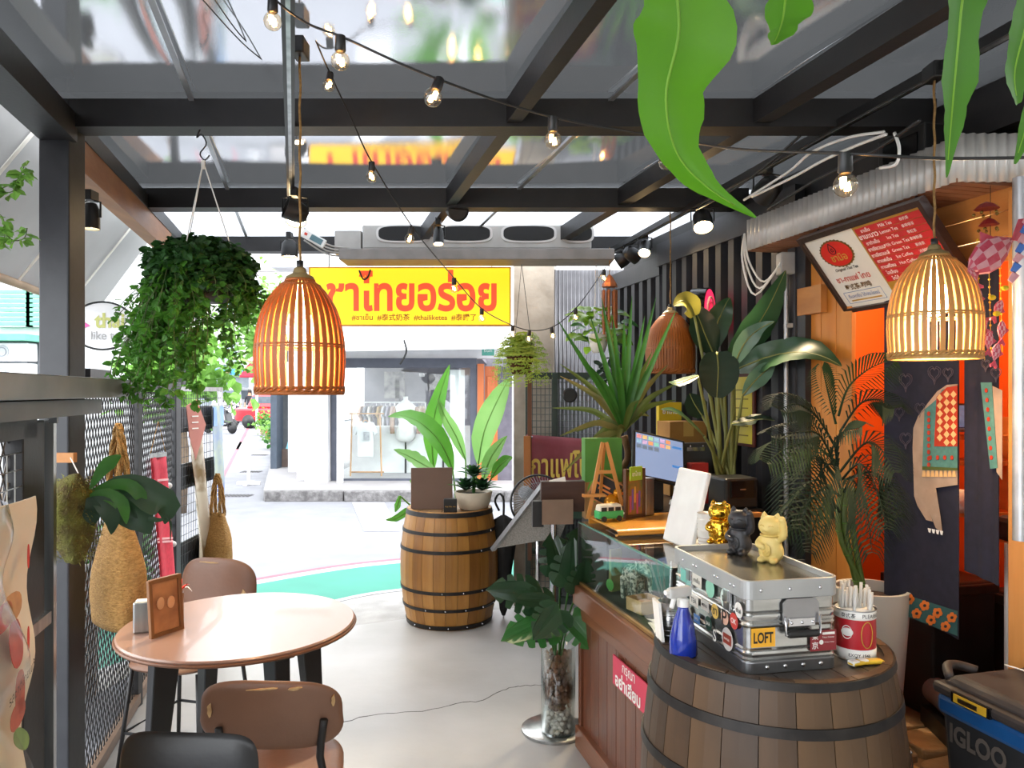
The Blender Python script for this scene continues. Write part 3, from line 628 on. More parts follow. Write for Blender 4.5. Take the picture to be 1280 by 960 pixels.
def chair(label, loc, rz, m, bw, bz0, bz1, bend, p, wear_spots=(), seat_z=.45, bucket=False, grp=None, lean=.1, shape=None):
    t = thing('cafe_chair', label, 'chair', loc, rz, grp)
    mb = MB(); fr_ = (V((0, .19, (bz0 + bz1) / 2)), V((1, 0, 0)), V((0, lean, 1)).normalized())
    pad(mb, bw, bz1 - bz0, .032, bend=bend, p=p, n=48, rings=8, fr=fr_, shape=shape)
    bk = mb.build('backrest', m, t, smooth=True)
    for (x, z, w_, h_) in wear_spots:
        k = MB(); pts = []
        random.seed(int(x * 1000)); 
        for i in range(9):
            q = 2*PI*i/9; pts.append((x + w_*math.cos(q)*random.uniform(.5, 1), z + h_*math.sin(q)*random.uniform(.5, 1)))
        vs = []
        for (a, b_) in pts:
            vs.append(fr_[0] + fr_[1]*a + fr_[2]*b_ + fr_[1].cross(fr_[2]) * (bend*a*a))
        nn = fr_[1].cross(fr_[2]).normalized()
        k.add([v + nn*.0168 for v in vs] + [v - nn*.0168 for v in vs], [tuple(range(9)), tuple(range(17, 8, -1))] + [(i, 9 + i, 9 + (i+1) % 9, (i+1) % 9) for i in range(9)]); k.build('worn_patch', wear, t)
    mb = MB(); pad(mb, .38, .4, .05, bend=0, p=3.2, n=40, rings=6, fr=(V((0, -.02, seat_z)), V((1, 0, 0)), V((0, 1, 0)))); mb.build('seat', m, t, smooth=True)
    if bucket:
        mb = MB(); mb.grid(lambda u, v: V(((u - .5) * bw * (.95 - .1*v), .19 + .02 * v - bend*0 - .25*((1-v)**3)*.3 + bend*((u-.5)*bw)**2*-1 * (1), seat_z + .02 + (bz0 + .04 - seat_z) * v)), 14, 8); o = mb.build('shell', m, t, smooth=True); s = o.modifiers.new('solid', 'SOLIDIFY'); s.thickness = .02
    for sx in (-1, 1):
        for sy in (-1, 1):
            MB().tube([V((sx*.2, sy*.19, 0)), V((sx*.16, sy*.15, seat_z - .02))], .009, 10).build('leg', black_steel, t, smooth=True)
        if not bucket: MB().tube(crom([V((sx*.15, .14, seat_z - .02)), V((sx*.15, .19, seat_z + .04)), V((sx*bw*.33, .185, bz0 - .03)), V((sx*bw*.36, .2 + bend*(-0) , bz0 + .08))], 10), .011, 8).build('back_upright', black_steel, t, smooth=True)
    MB().tube([V((-.185, -.175, .16)), V((.185, -.175, .16)), V((.185, .175, .16)), V((-.185, .175, .16))], .007, 8, closed=True).build('foot_rail', black_steel, t, smooth=True)
    return t
chair('brown leatherette chair with rounded bucket back beside the gate', (-1.42, 3.3, 0), -.25, brown_l, .4, .55, .83, -.55, 3.0, [(-.03, .118, .06, .004), (.15, -.02, .015, .035)], bucket=True)
sh = [(x * (1.0 if y < 0 else .98), y + (.02 * x / .2)) for x, y in superell(.39, .2, 3.2, 48)]
chair('worn brown leatherette chair with an oval padded back beside the black chair', (-.705, 2.28, 0), PI + .2, brown_l, .39, .6, .8, .55, 3.2, [(.02, .084, .05, .003), (-.06, .078, .025, .005), (.165, .03, .008, .025), (-.165, .03, .007, .02)], shape=sh)
chair('black leatherette chair pulled away from the round table', (-.755, 1.52, 0), -.06, black_l, .33, .5, .82, -.35, 6)
# things on the table
T_ = .753
p = at(181, 803, 2.66); nh = thing('napkin_holder', 'steel napkin holder on the table behind the picture frame', 'napkin holder', (p.x, p.y, T_), .3)
MB().box((0, 0, .055), (.07, .05, .11)).build('holder_body', brushed, nh, bevel=.006); MB().box((0, 0, .106), (.055, .036, .012)).build('napkins', paper, nh)
p = at(207, 803, 2.64); pf = thing('picture_frame', 'small wooden picture frame standing on the round table', 'picture frame', (p.x, p.y, T_), 1.1)
W2, H2 = .12, .19
for x in (-W2/2, W2/2): MB().box((x, 0, H2/2), (.014, .014, H2 + .012), (-.08, 0, 0)).build('frame_side', wood('frame_oak', '#8a5d35', '#704826', 'z'), pf, bevel=.002)
for z in (0.004, H2): MB().box((0, 0.0 + (z - H2/2)*.08, z), (W2, .014, .014)).build('frame_rail', wood('frame_oak', '#8a5d35', '#704826', 'z'), pf)
MB().box((0, .004, H2/2), (W2 - .01, .004, H2 - .01), (-.08, 0, 0)).build('photo', mat('portrait_photo_print', '#c08a5e', '#7a4a34', scale=9, rough=.3), pf)
for (x, z, c) in ((-.02, .11, 'a'), (.022, .105, 'b')): MB().ball((x, -.001 + (z - H2/2)*.08, z), (.016, .003, .022), 12, 8).build('photo_figure', mat('photo_skin', '#d9ab84', '#c7956c', rough=.35), pf, smooth=True)
p = at(222, 745, 2.8); ho = thing('paper_flower', 'red and white paper flower ornament standing on the table behind the frame', 'ornament', (p.x, p.y, T_), .3)
MB().box((0, 0, .05), (.04, .03, .1)).build('stand', wood('frame_oak', '#8a5d35', '#704826', 'z'), ho); 
for k in range(9): a = k*2*PI/9; MB().blade(crom([V((0, 0, .1)), V((.03*math.cos(a), .03*math.sin(a), .12)), V((.05*math.cos(a), .05*math.sin(a), .1 + .02*(k % 3)))], 6), [.004, .012, .014, .012, .008, .002]).build('petal', red_ink if k % 3 else white_ink, ho, smooth=True)
MB().ball((0, 0, .135), .012, 10, 8).build('flower_centre', white_paint, ho, smooth=True)

# ------------------------------------------------------------------ oak barrels
def barrel(label, loc, Rb, Rh, h, n, woods, hoop_m, hoops, head_m, rz=0.0):
    t = thing('oak_barrel', label, 'barrel', loc, rz)
    R_ = lambda z: Rh + (Rb - Rh) * (1 - (2*z/h - 1) ** 2)
    da = 2*PI/n; prot = []
    for wm in woods:
        mb = MB(); nz_ = 14
        def o(u, v): a = (u - .5) * da * .975; r = R_(h*v); return V((r*math.cos(a), r*math.sin(a), h*v))
        def i_(u, v): a = (u - .5) * da * .975; r = R_(h*v) - .022; return V((r*math.cos(a), r*math.sin(a), h*v))
        a = MB().grid(o, 2, nz_); b = MB().grid(i_, 2, nz_); n0 = len(a.v); rim = [0, 1, 2] + [3*j + 2 for j in range(1, nz_ + 1)] + [3*nz_ + 1, 3*nz_] + [3*j for j in range(nz_ - 1, 0, -1)]
        mb.add(a.v + b.v, a.f + [tuple(n0 + q for q in reversed(f)) for f in b.f] + [(rim[k], n0 + rim[k], n0 + rim[(k+1) % len(rim)], rim[(k+1) % len(rim)]) for k in range(len(rim))])
        prot.append(mb.build('stave', wm, t))
    for k in range(n):
        s = prot[k] if k < len(prot) else share(prot[random.randrange(len(prot))], t)
        s.rotation_euler = (0, 0, k*da); s.location = (0, 0, random.uniform(-.001, .001))
    # dark inner lining so that no light shows between staves
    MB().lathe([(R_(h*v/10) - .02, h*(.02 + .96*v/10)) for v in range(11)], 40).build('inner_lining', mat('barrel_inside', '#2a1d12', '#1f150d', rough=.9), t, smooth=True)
    for z, wd in hoops:
        mb = MB(); m_ = 56; vs = []
        for zz, rr_ in ((z - wd/2, .001), (z - wd/2, .005), (z + wd/2, .005), (z + wd/2, .001)):
            for k in range(m_): q = 2*PI*k/m_; r = R_(zz) + rr_; vs.append(V((r*math.cos(q), r*math.sin(q), zz)))
        fs = []
        for a in range(4):
            for k in range(m_): k2 = (k+1) % m_; b = (a+1) % 4; fs.append((a*m_+k, a*m_+k2, b*m_+k2, b*m_+k))
        mb.add(vs, fs); ho_ = mb.build('hoop', hoop_m, t, smooth=True, auto=True)
        rv = MB()
        for k in range(5): q = -PI/2 + (k - 2)*.42 + z*3; r = R_(z) + .006; rv.ball((r*math.cos(q), r*math.sin(q), z), (.006, .006, .006), 8, 5)
        rv.build('rivets', chrome, ho_, smooth=True)
    zt = h - .03; bw = 2*(R_(h) - .02)/7; rad = R_(h) - .02
    for k in range(7):
        x0, x1 = -rad + k*bw + .0015, -rad + (k+1)*bw - .0015; ou = []
        for i in range(9): x = x0 + (x1 - x0)*i/8; ou.append((x, -math.sqrt(max(0, rad*rad - x*x))))
        for i in range(9): x = x1 - (x1 - x0)*i/8; ou.append((x, math.sqrt(max(0, rad*rad - x*x)) + 1e-4))
        MB().prism(ou, .02, z0=zt).build('head_board', head_m, t)
    return t
random.seed(21)
oak = [wood('barrel_oak_a', '#b58038', '#875a22', 'z', scale=4, rough=.42), wood('barrel_oak_b', '#a47030', '#754b1c', 'z', scale=4, rough=.42), wood('barrel_oak_c', '#bf8c46', '#94642a', 'z', scale=4, rough=.42)]
oakg = [wood('barrel_grey_a', '#60452a', '#3d2b1a', 'z', scale=3, rough=.5), wood('barrel_grey_b', '#543c25', '#362617', 'z', scale=3, rough=.5), wood('barrel_grey_c', '#6a4e31', '#483420', 'z', scale=3, rough=.5)]
hoop_b = mat('black_iron_hoop', '#1e1b1a', '#2f2b28', scale=20, rough=.5, metal=.4)
barrel('honey brown oak barrel with black hoops at the street end', (-.442, 5.32, 0), .345, .295, .79, 26, oak, hoop_b, [(.02, .03), (.14, .022), (.26, .022), (.53, .022), (.65, .022), (.772, .03)], wood('barrel_head', '#8a6a44', '#6b4e30', 'y'))
BX, BY, BZ = .726, 2.12, .9
barrel('weathered grey-brown barrel carrying the aluminium case', (BX, BY, 0), .36, .312, BZ, 24, oakg, hoop_b, [(.02, .03), (.12, .025), (.28, .025), (.63, .025), (.785, .025), (.889, .02)], wood('barrel_dark_head', '#4a4038', '#322a24', 'y', rough=.35), rz=RZ)
BT = BZ - .01

# things on the far barrel
Z1 = .78
p = at(591, 626, 5.3); pot = thing('potted_succulent', 'dark rosette succulent in a cream bowl on the honey brown barrel', 'plant', (-.27, 5.27, Z1))
MB().lathe([(.085, 0), (.1, .01), (.118, .05), (.13, .11), (.133, .125), (.123, .125), (.118, .1), (.001, .1)], 32).build('bowl', mat('cream_ceramic', '#d8cdb8', '#c8bca6', scale=14, rough=.4), pot, smooth=True, auto=True)
MB().lathe([(.001, .112), (.117, .104)], 24).build('soil', soil, pot)
random.seed(31)
for (cx_, cy_, cz_, sc_, nl) in ((-.055, 0, .13, 1.0, 22), (.06, -.01, .13, 1.0, 22), (.0, .03, .22, 1.0, 24)):
    for k in range(nl):
        a = k*2.4; e = .15 + 1.1*k/nl; L_ = .15*sc_*(1 - .35*k/nl); d = V((math.cos(a)*math.cos(e), math.sin(a)*math.cos(e), math.sin(e))); b = V((cx_, cy_, cz_))
        MB().blade(crom([b, b + d*L_*.5 + V((0, 0, .01)), b + d*L_ + V((0, 0, -.005))], 6), [.018, .042, .048, .04, .024, .002], fold=.35).build('leaf', leaf_dark if k % 4 else leaf_green, pot, smooth=True)
MB().tube([V((0, .03, .1)), V((0, .03, .24))], .012, 8).build('stem', leaf_green, pot)
bd = thing('brown_board', 'plain brown rectangular board leaning upright on the honey brown barrel', 'board', (-.56, 5.25, Z1), .12)
MB().box((0, .02, .145), (.29, .012, .29), (-.12, .0, 0)).build('board', mat('brown_matt_board', '#6e5546', '#61493c', scale=2, rough=.45), bd, bevel=.003)
MB().box((0, .07, .1), (.02, .01, .2), (.3, 0, 0)).build('strut', mat('brown_matt_board', '#6e5546'), bd)
bb = thing('black_card_box', 'small black box with gold lettering beside the cream bowl', 'box', (-.42, 5.12, Z1), .1)
MB().box((0, 0, .045), (.09, .06, .09)).build('box', black_plastic, bb, bevel=.003); MB().box((0, 0, .0915), (.085, .055, .004)).build('lid', black_plastic, bb)
text(bb, 'thai like tea', gold_ink, (V((0, -.0305, .045)), V((1, 0, 0)), V((0, 0, 1))), width=.07, world=False)
um = thing('umbrella', 'folded black umbrella leaning beside the honey brown barrel', 'umbrella', (-.06, 5.32, 0))
MB().tube(crom([V((-.03, 0, .76)), V((-.06, 0, .83)), V((-.03, 0, .88)), V((0, 0, .84)), V((.0, 0, .72))], 14), .008, 8).build('crook_handle', black_plastic, um, smooth=True)
mb = MB(); n = 18; mb.lathe([(.008, .02), (.02, .06), (.045, .35), (.075, .6), (.05, .7), (.012, .73)], n); mb.v = [V((p.x*(1 + .35*math.cos(8*math.atan2(p.y, p.x))), p.y*(1 + .35*math.cos(8*math.atan2(p.y, p.x))), p.z)) for p in mb.v]
mb.build('folded_canopy', mat('black_fabric', '#151515', '#1d1d1e', rough=.8), um, smooth=True)
MB().tube([V((0, 0, 0)), V((0, 0, .72))], .005, 6).build('shaft', chrome, um)

# ------------------------------------------------------------------ sign stand with pole
sx_, sy_ = .2, 3.56
ls = thing('display_stand', 'chrome pole stand with a slanted board and wooden leaflet box', 'stand', (sx_, sy_, 0))
MB().lathe([(.155, 0), (.155, .012), (.145, .018), (.03, .022), (.001, .022)], 40).build('round_base', brushed, ls, smooth=True, auto=True)
MB().tube([V((0, 0.06, .02)), V((0, .06, 1.05))], .017, 14).build('pole', chrome, ls, smooth=True, auto=True)
A, B_, C_, D_ = at(616, 686, 3.72), at(680, 603, 3.5), at(730, 604, 3.5), at(700, 672, 3.66)
nn = (B_ - A).cross(D_ - A).normalized() * .012
MB().hexa([A, D_, C_, B_, A + nn, D_ + nn, C_ + nn, B_ + nn]).build('slanted_board', mat('grey_granite_board', '#9d9a94', '#7c7a75', scale=140, rough=.6), ls, world=True)
MB().bar(A - nn*.5, B_ - nn*.5, .022, .02).build('edge_strip', brushed, ls, world=True)
wal = wood('walnut_box', '#4a2e20', '#38221a', 'x')
p = at(703, 620, 3.42); MB().box(p, (.2, .03, .14), (.1, 0, .1)).build('back_panel', wal, ls, world=True, bevel=.002)
p = at(697, 640, 3.36); MB().box(p, (.14, .008, .11), (0, 0, .1)).build('front_panel', mat('taupe_panel', '#7b6452', '#6c5746', rough=.55), ls, world=True)
p = at(672, 642, 3.39); MB().box(p, (.05, .04, .115), (0, 0, .1)).build('side_pocket', black_plastic, ls, world=True)
p = at(697, 602, 3.4); MB().box(p, (.075, .004, .03), (.3, -.25, 0)).build('cream_card', paper, ls, world=True)

# ------------------------------------------------------------------ counter with glass display case
mah = wood('mahogany', '#6f4028', '#58301e', 'z', scale=5, rough=.36, coat=.15); mah_h = wood('mahogany_rail', '#7c4c30', '#623822', 'y', scale=5, rough=.36, coat=.15)
co = thing('tea_counter', 'mahogany counter with grooved plank front and glass display case on top', 'counter', (.304, 3.4, 0), RZ)
CL = .93; CD = .5
MB().box((.265, -CL/2, .35), (.47, CL, .58)).build('carcass', mat('carcass_brown', '#5a3420', '#4a2a1a', rough=.6), co)
npk = 9; pw = (CL - .06)/npk; pl0 = MB().box((0, 0, 0), (.02, pw - .003, .5)).build('front_plank', mah, co, bevel=.003)
for k in range(npk):
    o = pl0 if k == 0 else share(pl0, co); o.location = (.018, -.03 - pw*(k + .5), .345)
MB().box((.012, -.015, .345), (.034, .03, .58)).build('corner_stile', mah, co, bevel=.003)
MB().box((.01, -CL/2, .61), (.036, CL, .05)).build('upper_rail', mah_h, co, bevel=.004)
MB().box((.005, -CL/2, .05), (.05, CL, .1)).build('plinth', mah_h, co, bevel=.004)
MB().box((.235, -CL/2, .69), (.53, CL + .02, .09)).build('ledge', mah_h, co, bevel=.006)
MB().box((.25, -CL/2, .738), (.5, CL, .008)).build('case_floor', mat('black_felt', '#2b2c2b', '#232423', rough=.9), co)
gb, gt = .742, 1.01
MB().box((.0, -CL/2, (gb+gt)/2), (.006, CL, gt-gb)).build('glass_front', glass, co); MB().box((.25, -CL/2, gt), (.5, CL, .008)).build('glass_top', glass, co)
MB().box((.25, -CL, (gb+gt)/2), (.5, .006, gt-gb)).build('glass_end', glass, co); MB().box((.25, 0, (gb+gt)/2), (.5, .006, gt-gb)).build('glass_end', glass, co)
for y in (-CL, 0): MB().box((.002, y, (gb+gt)/2), (.012, .012, gt-gb)).build('corner_strip', black_plastic, co)
MB().box((.25, -CL, gt), (.5, .012, .012)).build('top_strip', black_plastic, co)
MB().box((.0, -CL/2, gt + .002), (.01, CL, .006)).build('top_edge', mat('green_glass_edge', '#5f8f84', '#4a7a70', rough=.2), co)
MB().box((.0, -CL/2, gb), (.012, CL, .012)).build('bottom_strip', mat('dull_gold_strip', '#a8824a', '#8e6c3a', rough=.35, metal=.6), co)
cp = lambda x, y, z: mw(co) @ V((x, y, z))
# pink sign on the counter front
sg = thing('pink_sign', 'pink sign with white Thai lettering on the plank counter front', 'sign', cp(-.004, -.6, .5), RZ)
MB().box((0, 0, 0), (.006, .36, .115)).build('board', mat('pink_red_board', '#d03a56', '#c4324e', rough=.45), sg)
fs_ = lambda y, z: (cp(-.0085, -.6 + y, .5 + z), -DN, V((0, 0, 1)))
text(sg, 'กรุณา', white_ink, fs_(.02, .03), width=.12, bold=.008); text(sg, 'อย่าเสียบ', white_ink, fs_(0.03, -.022), width=.24, bold=.03)

# contents of the display case
def citem(nm, label, cat, x, y, z=.743, rz=0.0): return thing(nm, label, cat, cp(x, y*.84, z), RZ + rz)
el = citem('elephant_figurine', 'speckled white elephant figurine inside the glass case', 'figurine', .12, -.38, rz=-1.2)
mb = MB(); mb.ball((0, 0, .1), (.05, .035, .045)); mb.ball((.06, 0, .135), (.032, .028, .034)); mb.tube(crom([V((.085, 0, .13)), V((.1, 0, .1)), V((.1, 0, .06)), V((.115, 0, .045))], 8), [.014, .013, .011, .01, .009, .008, .007, .006], 8)
for x in (-.03, .03):
    for y in (-.02, .02): mb.tube([V((x, y, 0)), V((x, y, .09))], [.013, .016], 8)
o = mb.build('body', mat('speckled_mosaic', '#b9bfae', '#4f5a4e', scale=70, rough=.4, lo=.45, hi=.55), el, smooth=True); r = o.modifiers.new('fuse', 'REMESH'); r.mode = 'VOXEL'; r.voxel_size = .005; r.use_smooth_shade = True
for y in (-1, 1): mb = MB(); pad(mb, .03, .055, .006, fr=(V((.055, y*.034, .14)), V((.8, y*.5, 0)), V((0, 0, 1)))); mb.build('ear', mat('speckled_mosaic'), el, smooth=True)
tr_ = citem('wooden_sample_tray', 'pale wooden sample box with spices inside the glass case', 'tray', .1, -.58, rz=.2)
for (x, y, sx1, sy1) in ((-.05, 0, .006, .1), (.05, 0, .006, .1), (0, -.05, .1, .006), (0, .05, .1, .006)): MB().box((x, y, .025), (sx1, sy1, .05)).build('side', wood('pale_pine', '#c9ab78', '#b09160', 'x'), tr_)
MB().box((0, 0, .003), (.1, .1, .006)).build('bottom', wood('pale_pine', '#c9ab78', '#b09160', 'x'), tr_); MB().lathe([(.04, .006), (.03, .035), (.001, .045)], 14).build('spice_heap', mat('turmeric', '#d9c09a', '#c08a3a', scale=40, rough=.9), tr_)
bw_ = citem('brass_bowl', 'small brass footed bowl inside the glass case', 'bowl', .2, -.72)
MB().lathe([(.028, 0), (.012, .012), (.012, .03), (.04, .05), (.045, .08), (.042, .08), (.036, .054), (.001, .045)], 24).build('bowl', mat('brass', '#a88a4c', '#8a6f38', rough=.25, metal=1), bw_, smooth=True); MB().lathe([(.041, .072), (.001, .082)], 20).build('sugar', white_paint, bw_, smooth=True)
gb_ = citem('green_spice_packet', 'green topped spice packet standing inside the glass case', 'packet', .1, -.22, rz=.3)
MB().box((0, 0, .09), (.06, .02, .18), taper=(1, .5)).build('packet', mat('kraft_green', '#8a8458', '#5d7a3c', scale=4, rough=.6), gb_); MB().lathe([(.001, 0), (.025, .001)], 20, (-.032, 0, .03), R=Euler((0, PI/2, 0)).to_matrix()).build('round_label', mat('green_label', '#4f9a44', '#428838', rough=.5), gb_)
for i_, (x, y, a, z) in enumerate(((.18, -.86, .2, 0), (.1, -.95, -.3, .003), (.3, -.92, .5, .005))):
    ms = citem('menu_sheet', ['creased white menu sheet lying flat beneath the other sheets in the case', 'white menu sheet with coloured print lying at the near end of the case', 'plain white menu sheet tilted across the corner of the case'][i_], 'paper', x, y, .743 + z, a)
    MB().solidgrid(lambda u, v: V(((u - .5)*.2, (v - .5)*.28, .004 + .012*math.sin(u*5 + i_*2)*math.sin(v*4))), 8, 8, (0, 0, .001)).build('sheet', paper, ms, smooth=True)
    for k in range(4): MB().box((-.02 + .01*k, -.08 + .04*k, .017), (.1, .012, .0012)).build('print_block', mat('print_col_%d' % k, ('#d98a7a', '#7aa6c8', '#8fb28a', '#d9c07a')[k], rough=.6), ms)
for i_, (x, y, c, nm) in enumerate(((.3, -1.0, '#d9b94a', 'yellow'), (.36, -.8, '#c8452e', 'red'), (.4, -.98, '#e2cf86', 'cream'))):
    sp = citem('snack_packet', '%s snack packet stacked at the near end of the glass case' % nm, 'packet', x, y, .75, .3*i_)
    mb = MB(); pad(mb, .1, .14, .05, p=5, fr=(V((0, 0, .07)), V((1, 0, 0)), V((0, 0, 1)))); mb.build('packet', mat('snack_%s' % nm, c, None, rough=.3), sp, smooth=True); MB().box((0, -.026, .07), (.05, .004, .04)).build('label', white_ink, sp)
# ------------------------------------------------------------------ things on top of the display case
Z2 = gt + .006
tw = thing('bentwood_tray', 'honey plywood bent tray with a rolled front edge on the glass case', 'tray', cp(.22, -.2, Z2), RZ)
def fn(u, v):
    x = -.2 + .42*u; s = v*.42
    if s < .32: y, z = .14 - s, .025
    else: q = (s - .32)/.03; y, z = -.18 - .03*math.sin(min(q, PI)), .025 - .03*(1 - math.cos(min(q, PI)))*.4
    return V((x, y, z))
MB().solidgrid(fn, 10, 30, (0, 0, .008)).build('plywood_sheet', wood('honey_plywood', '#d99a3c', '#c4832c', 'x', rough=.3, coat=.3), tw, smooth=True, auto=True)
MB().box((0, .13, .012), (.4, .01, .024)).build('back_foot', wood('honey_plywood', '#d99a3c', '#c4832c', 'x'), tw); mb = MB().box((.0, -.05, .012), (.3, .2, .006)); mb.build('magazine', mat('magazine_cover', '#8a5a4a', '#c8b49a', scale=12, rough=.4), tw)
Z3 = Z2 + .034
def titem(nm, label, cat, px, py, Y, z, rz=0.0): q = at(px, py, Y); return thing(nm, label, cat, (q.x, q.y, z), rz)
bs = titem('toy_bus', 'green and white toy camper bus on the bentwood tray', 'toy', 761, 650, 3.22, Z3, .35)
mb = MB(); mb.box((0, 0, .028), (.12, .052, .036)); mb.build('lower_body', mat('bus_green', '#3fae62', '#36a058', rough=.3), bs, bevel=.008)
MB().box((0, 0, .056), (.112, .048, .03), taper=(.9, .85)).build('roof', mat('bus_cream', '#e6dfc8', '#dad2ba', rough=.3), bs, bevel=.006)
for k in range(3): MB().box((-.035 + .033*k, -.0255, .052), (.024, .004, .016)).build('window', black_plastic, bs)
MB().box((.059, 0, .052), (.004, .036, .016)).build('windscreen', black_plastic, bs)
for x in (-.036, .036):
    for y in (-.027, .027): MB().lathe([(.012, -.004), (.012, .004)], 14, (x, y, .012), R=Euler((PI/2, 0, 0)).to_matrix()).build('wheel', black_plastic, bs)
for y in (-.015, .015): MB().ball((.061, y, .03), .006, 8, 6).build('headlight', white_paint, bs, smooth=True)
ez = titem('table_easel', 'little wooden A-frame easel on the bentwood tray', 'easel', 757, 650, 3.34, Z3 - .005, .15)
ezm = wood('easel_pine', '#c98a44', '#b0742f', 'z')
for s in (-1, 1): MB().bar(V((s*.085, -.02, 0)), V((s*.008, .02, .33)), .016, .012, up=(0, 1, 0)).build('front_leg', ezm, ez)
MB().bar(V((0, .11, 0)), V((0, .025, .32)), .014, .012, up=(1, 0, 0)).build('rear_leg', ezm, ez); MB().box((-.06, -.02, .1), (.1, .03, .012)).build('ledge', ezm, ez); MB().box((0, .0, .2), (.07, .012, .014)).build('crossbar', ezm, ez)
ck = titem('chalk_sign', 'small black chalkboard sign with orange writing behind the easel', 'sign', 757, 612, 3.42, Z3 + .02, -.3)
MB().box((0, 0, .08), (.12, .01, .11), (0, .45, 0)).build('board', mat('chalk_black', '#211d1a', '#2b2622', rough=.8), ck); MB().box((-.005, .008, .08), (.135, .008, .125), (0, .45, 0)).build('wood_back', pine_l, ck); MB().box((0, .03, .01), (.06, .05, .02)).build('foot', pine_l, ck)
for k in range(3): MB().box((.01*k - .01, -.0065, .105 - .025*k), (.07, .002, .009), (0, .45, 0)).build('chalk_line', mat('chalk_orange', '#e08a4a', '#d07a3a', rough=.9), ck)
gd_ = titem('golden_bird', 'shiny golden round bird figurine under the easel', 'figurine', 766, 640, 3.4, Z3)
MB().ball((0, 0, .045), (.042, .042, .045), 20, 14).build('body', mat('gold_glaze', '#d9921e', '#c47e12', rough=.18, metal=.5), gd_, smooth=True); MB().ball((.02, -.02, .095), .022, 14, 10).build('head', mat('gold_glaze'), gd_, smooth=True); MB().lathe([(.008, 0), (.001, .022)], 10, (.038, -.03, .095), R=Euler((PI/2, 0, .8)).to_matrix()).build('beak', mat('orange_beak', '#e2711a', '#d2610e', rough=.4), gd_, smooth=True)
pc = titem('art_frame', 'wooden framed colourful picture standing upright on the tray', 'picture frame', 793, 651, 3.3, Z3, .55)
for x in (-.05, .05): MB().box((x, 0, .105), (.014, .018, .22)).build('frame_side', wood('dark_oak', '#5f3d22', '#4a2e18', 'z'), pc, bevel=.002)
for z in (.006, .207): MB().box((0, 0, z), (.1, .018, .014)).build('frame_rail', wood('dark_oak', '#5f3d22', '#4a2e18', 'z'), pc)
MB().box((0, .002, .105), (.09, .006, .2)).build('print', mat('painting_print', '#b06a2e', '#4f6a34', scale=16, rough=.4), pc)
for k in range(5): MB().box((-.025 + .013*k, -.003, .06 + .02*(k % 3)), (.008, .003, .07 + .02*(k % 2))).build('painted_figure', mat('figure_col_%d' % (k % 3), ('#c8566e', '#7a5a9a', '#d9a04a')[k % 3], rough=.5), pc)
lg = titem('lime_card', 'lime green card with pale Thai lettering clipped on the picture frame', 'card', 795, 590, 3.28, 1.215, .75)
MB().box((0, 0, .03), (.085, .004, .06)).build('card', mat('lime_card_paper', '#a8c83a', '#9aba30', rough=.6), lg); text(lg, 'ชาไทย', white_ink, (V((0, -.0025, .03)), V((1, 0, 0)), V((0, 0, 1))), width=.06, world=False, bold=.02)
mt = titem('steel_tin', 'slim steel tin standing behind the framed picture', 'tin', 809, 648, 3.36, Z3, .4)
MB().box((0, 0, .08), (.045, .045, .16)).build('tin', brushed, mt, bevel=.004); MB().box((0, 0, .163), (.047, .047, .008)).build('lid', brushed, mt)
av = titem('avocado_bag', 'green and kraft paper bag printed with an avocado behind the easel', 'bag', 752, 620, 3.5, Z2, .1)
MB().box((0, 0, .15), (.17, .08, .3)).build('kraft_body', mat('kraft_paper', '#b08a58', '#a07c4c', rough=.8), av); MB().box((0, 0, .27), (.173, .083, .2)).build('green_top', mat('bag_green', '#4f8a34', '#437a2a', rough=.7), av)
mb = MB(); mb.prism(superell(.07, .1, 2.2, 20), .002, (V((-.04, -.0425, .13)), V((1, 0, 0)), V((0, 0, 1)))); mb.build('avocado_print', mat('avocado_green', '#6fae3a', '#62a030', rough=.6), av)
mb = MB(); mb.prism(superell(.036, .05, 2, 16), .003, (V((-.04, -.0425, .115)), V((1, 0, 0)), V((0, 0, 1)))); mb.build('avocado_pit', mat('avocado_pit', '#a8742e', '#946424', rough=.6), av)
# point-of-sale screen
ps = titem('pos_terminal', 'black tilted point-of-sale touch screen behind the counter', 'screen', 823, 610, 3.55, Z2, .2)
Rm = Euler((-.5, .22, 0)).to_matrix()
MB().box((0, 0, .27), (.27, .022, .24), Rm).build('bezel', black_plastic, ps, bevel=.006)
sf = lambda x, y, e=0.0: V((0, 0, .27)) + Rm @ V((x, -.0115 - e, y))
scr = MB().add([sf(-.122, -.107), sf(.122, -.107), sf(.122, .107), sf(-.122, .107)], [(0, 1, 2, 3)]).build('display', mat('screen_glow', '#4a5468', '#465064', scale=2, rough=.2, emit='#b0c4ee', strength=.095), ps)
cols_ = ['#e8a0a8', '#e6c38a', '#a8d8b0', '#9ac4e8', '#c8b0e0', '#e8a070', '#8ad0c8']; random.seed(9)
for r_ in range(3):
    for c_ in range(6):
        if r_ == 2 and c_ > 3: continue
        x, y = -.105 + c_*.03, .09 - r_*.026; cc = cols_[(r_*3 + c_) % 7] if r_ < 2 else '#6f7f96'
        MB().add([sf(x - .012, y - .01, .0006), sf(x + .012, y - .01, .0006), sf(x + .012, y + .01, .0006), sf(x - .012, y + .01, .0006)], [(0, 1, 2, 3)]).build('screen_button', mat('btn' + cc, cc, cc, rough=.3, emit=cc, strength=.06), scr)
for (x, y, w_) in ((.09, .07, .05), (.09, -.03, .05)): MB().add([sf(x - w_/2, y - .006, .0006), sf(x + w_/2, y - .006, .0006), sf(x + w_/2, y + .006, .0006), sf(x - w_/2, y + .006, .0006)], [(0, 1, 2, 3)]).build('screen_bar', mat('screen_bar', '#4a86d0', '#4a86d0', rough=.3, emit='#4a86d0', strength=.08), scr)
